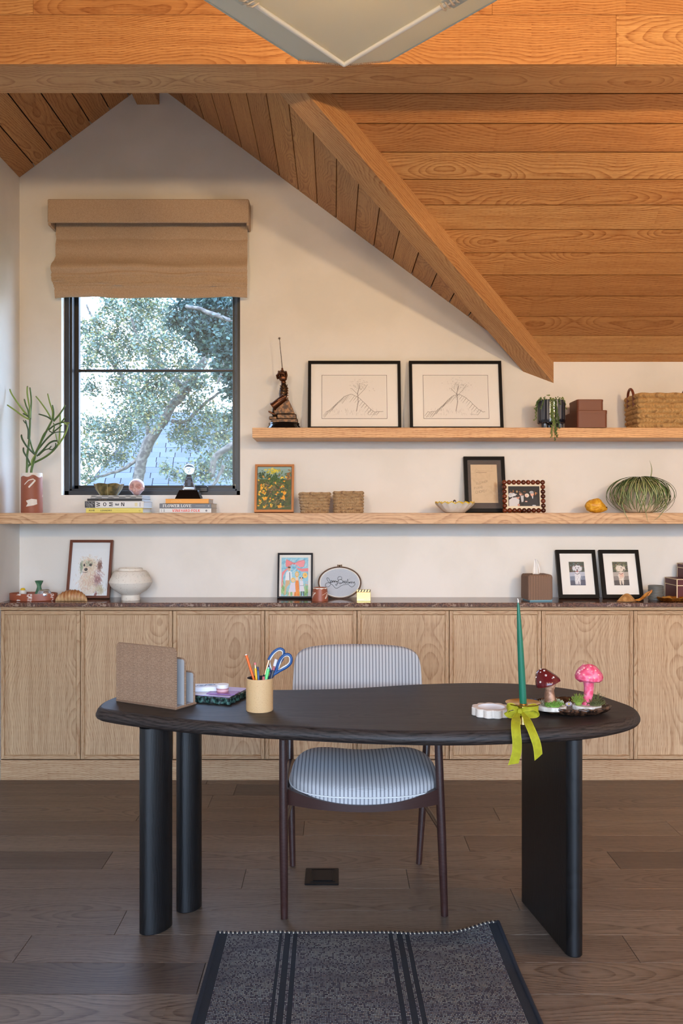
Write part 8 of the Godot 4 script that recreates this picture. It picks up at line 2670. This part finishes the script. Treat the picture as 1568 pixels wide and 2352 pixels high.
				for j in 5:
					var a: float = TAU * j / 5 + f[0]
					d.blob(Vector3(0.0016, 0.0016, 0.0016) * f[2], best + nn * 0.0008 + (tx * cos(a) + ty * sin(a)) * 0.0024 * f[2], 1, 1, 8, 6)
				put("painted_flower", d, mat("flower paint", rgb(226, 214, 208), 0.4) if not M.has("flower paint") else M["flower paint"], m)
			moss(m, "moss", Vector3(0.004, 0.018, 0.024), Vector3(0.024, 0.009, 0.010), 240, gm, rg)
			moss(m, "moss", Vector3(-0.018, 0.018, 0.020), Vector3(0.010, 0.007, 0.009), 80, gm, rg)
			moss(m, "lichen", Vector3(0.024, 0.020, -0.002), Vector3(0.012, 0.010, 0.012), 90, gp, rg)
			moss(m, "lichen", Vector3(-0.026, 0.018, -0.004), Vector3(0.012, 0.010, 0.014), 80, mat("lichen grey", rgb(140, 132, 112), 0.95), rg)
		else:
			var pink := textured("pink papier", mottle(94, 128, 0.035, rgb(222, 70, 104), rgb(240, 132, 158)), Color.WHITE, 0.3, Vector3.ONE * 9, true)
			var st := Geo.new().tube([q.call(1346, 1618, 0.004), q.call(1348.5, 1608), q.call(1351, 1594), q.call(1351.5, 1578), q.call(1350.5, 1562)], [0.0155, 0.0155, 0.0150, 0.0158, 0.018], 28)
			put("stalk", crease.call(0.0032, st), pink, m)
			var cc: Vector3 = q.call(1351.5, 1556)
			var cap := Geo.new().at(Transform3D(Basis(Vector3.BACK, -0.06), cc))
			cap.lathe([Vector2(0.0, -0.012), Vector2(0.020, -0.0125), Vector2(0.036, -0.012), Vector2(0.0435, -0.006), Vector2(0.0450, 0.004), Vector2(0.042, 0.016), Vector2(0.034, 0.029), Vector2(0.022, 0.039), Vector2(0.010, 0.0445), Vector2(0, 0.0455)], 56)
			put("cap", crease.call(0.0055, cap), pink, m)
			var sp := mat("pale dot", rgb(240, 170, 168), 0.4)
			for f in [[1330, 1537], [1342, 1533], [1352.5, 1537], [1342, 1541], [1331, 1550.5], [1342, 1552.5], [1353, 1555], [1362, 1545], [1366, 1556], [1371, 1540], [1376, 1551], [1348, 1528], [1360, 1533], [1324.5, 1545]]:
				var p0: Vector3 = q.call(f[0], f[1], -0.046)
				var best := Vector3.ZERO
				var bd := 1e9
				var nn := Vector3.BACK
				for j in cap.v.size():
					var dd := Vector2(cap.v[j].x - p0.x, cap.v[j].y - p0.y).length() - cap.v[j].z * 0.3
					if dd < bd and cap.n[j].z > 0.05:
						bd = dd; best = cap.v[j]; nn = cap.n[j]
				best.x = lerpf(best.x, p0.x, 0.5); best.y = lerpf(best.y, p0.y, 0.5)
				var tx := nn.cross(Vector3.UP).normalized()
				var dg2 := Geo.new().at(Transform3D(Basis(tx, nn, tx.cross(nn)), best + nn * 0.0006))
				dg2.blob(Vector3(0.0036, 0.0009, 0.0032), Vector3.ZERO, 1, 1, 14, 6)
				put("painted_dot", dg2, sp, m)
			moss(m, "moss", Vector3(-0.030, 0.024, 0.006), Vector3(0.017, 0.018, 0.013), 420, gl, rg)
			moss(m, "dry_moss", Vector3(0.026, 0.017, 0.010), Vector3(0.026, 0.011, 0.014), 300, gd, rg, 0.005)
			var tw := Geo.new()
			for j in 26:
				var p := Vector3(0.026 + rg.randfn() * 0.010, 0.018, 0.0 + rg.randfn() * 0.008)
				tw.tube([p, p + Vector3(rg.randfn() * 0.006, 0.014 + rg.randf() * 0.012, rg.randfn() * 0.004), p + Vector3(rg.randfn() * 0.012, 0.022 + rg.randf() * 0.018, rg.randfn() * 0.006)], [0.0011, 0.0009, 0.0006], 5)
			put("moss_twigs", tw, gd, m).set_meta("kind", "stuff")
	# --- pressed daisy and leaf sprigs lying on the plate
	var fl := thing("dried_daisy", "small white and lilac dried daisy lying between the two toadstools", "flower", P(1306, 1617, 2.95))
	var pet := mat("petal lilac", rgb(206, 190, 198), 0.7)
	for k in 11:
		var a := TAU * k / 11
		var d := Vector3(cos(a), sin(a) * 0.75, 0.25 * sin(a))
		put("petal", Geo.new().tube([d * 0.0025, d * 0.007, d * 0.0115], [0.0008, 0.0020, 0.0010], 6, true, 0.5), pet, fl)
	put("flower_heart", Geo.new().blob(Vector3(0.0032, 0.0030, 0.0022), Vector3(0, 0, 0.001), 1, 1, 12, 8), mat("heart yellow", rgb(222, 186, 60), 0.7), fl)
	put("stalk", Geo.new().tube([Vector3(0, -0.001, -0.001), Vector3(0.002, -0.008, -0.008)], 0.0009, 5), gd, fl)
	var spg := thing("leaf_sprig", "blue grey dried leaf sprig at the bark plate's left rim", "sprig", P(1222, 1611, 3.0))
	var lf := mat("sprig leaf", rgb(66, 76, 92), 0.3)
	for k in 6:
		var d := Vector3(-0.014 + k * 0.006, 0.002 + 0.003 * (k % 2), 0.004 * (k % 3) - 0.004)
		put("leaf", Geo.new().tube([d, d + Vector3(-0.008, 0.003, 0.002), d + Vector3(-0.015, 0.0015, 0.003)], [0.0012, 0.0034, 0.0008], 7, true, 0.35), lf, spg)
	put("stem", Geo.new().tube([Vector3(-0.02, 0, 0), Vector3(0.024, 0.002, 0)], 0.0011, 6), gd, spg)
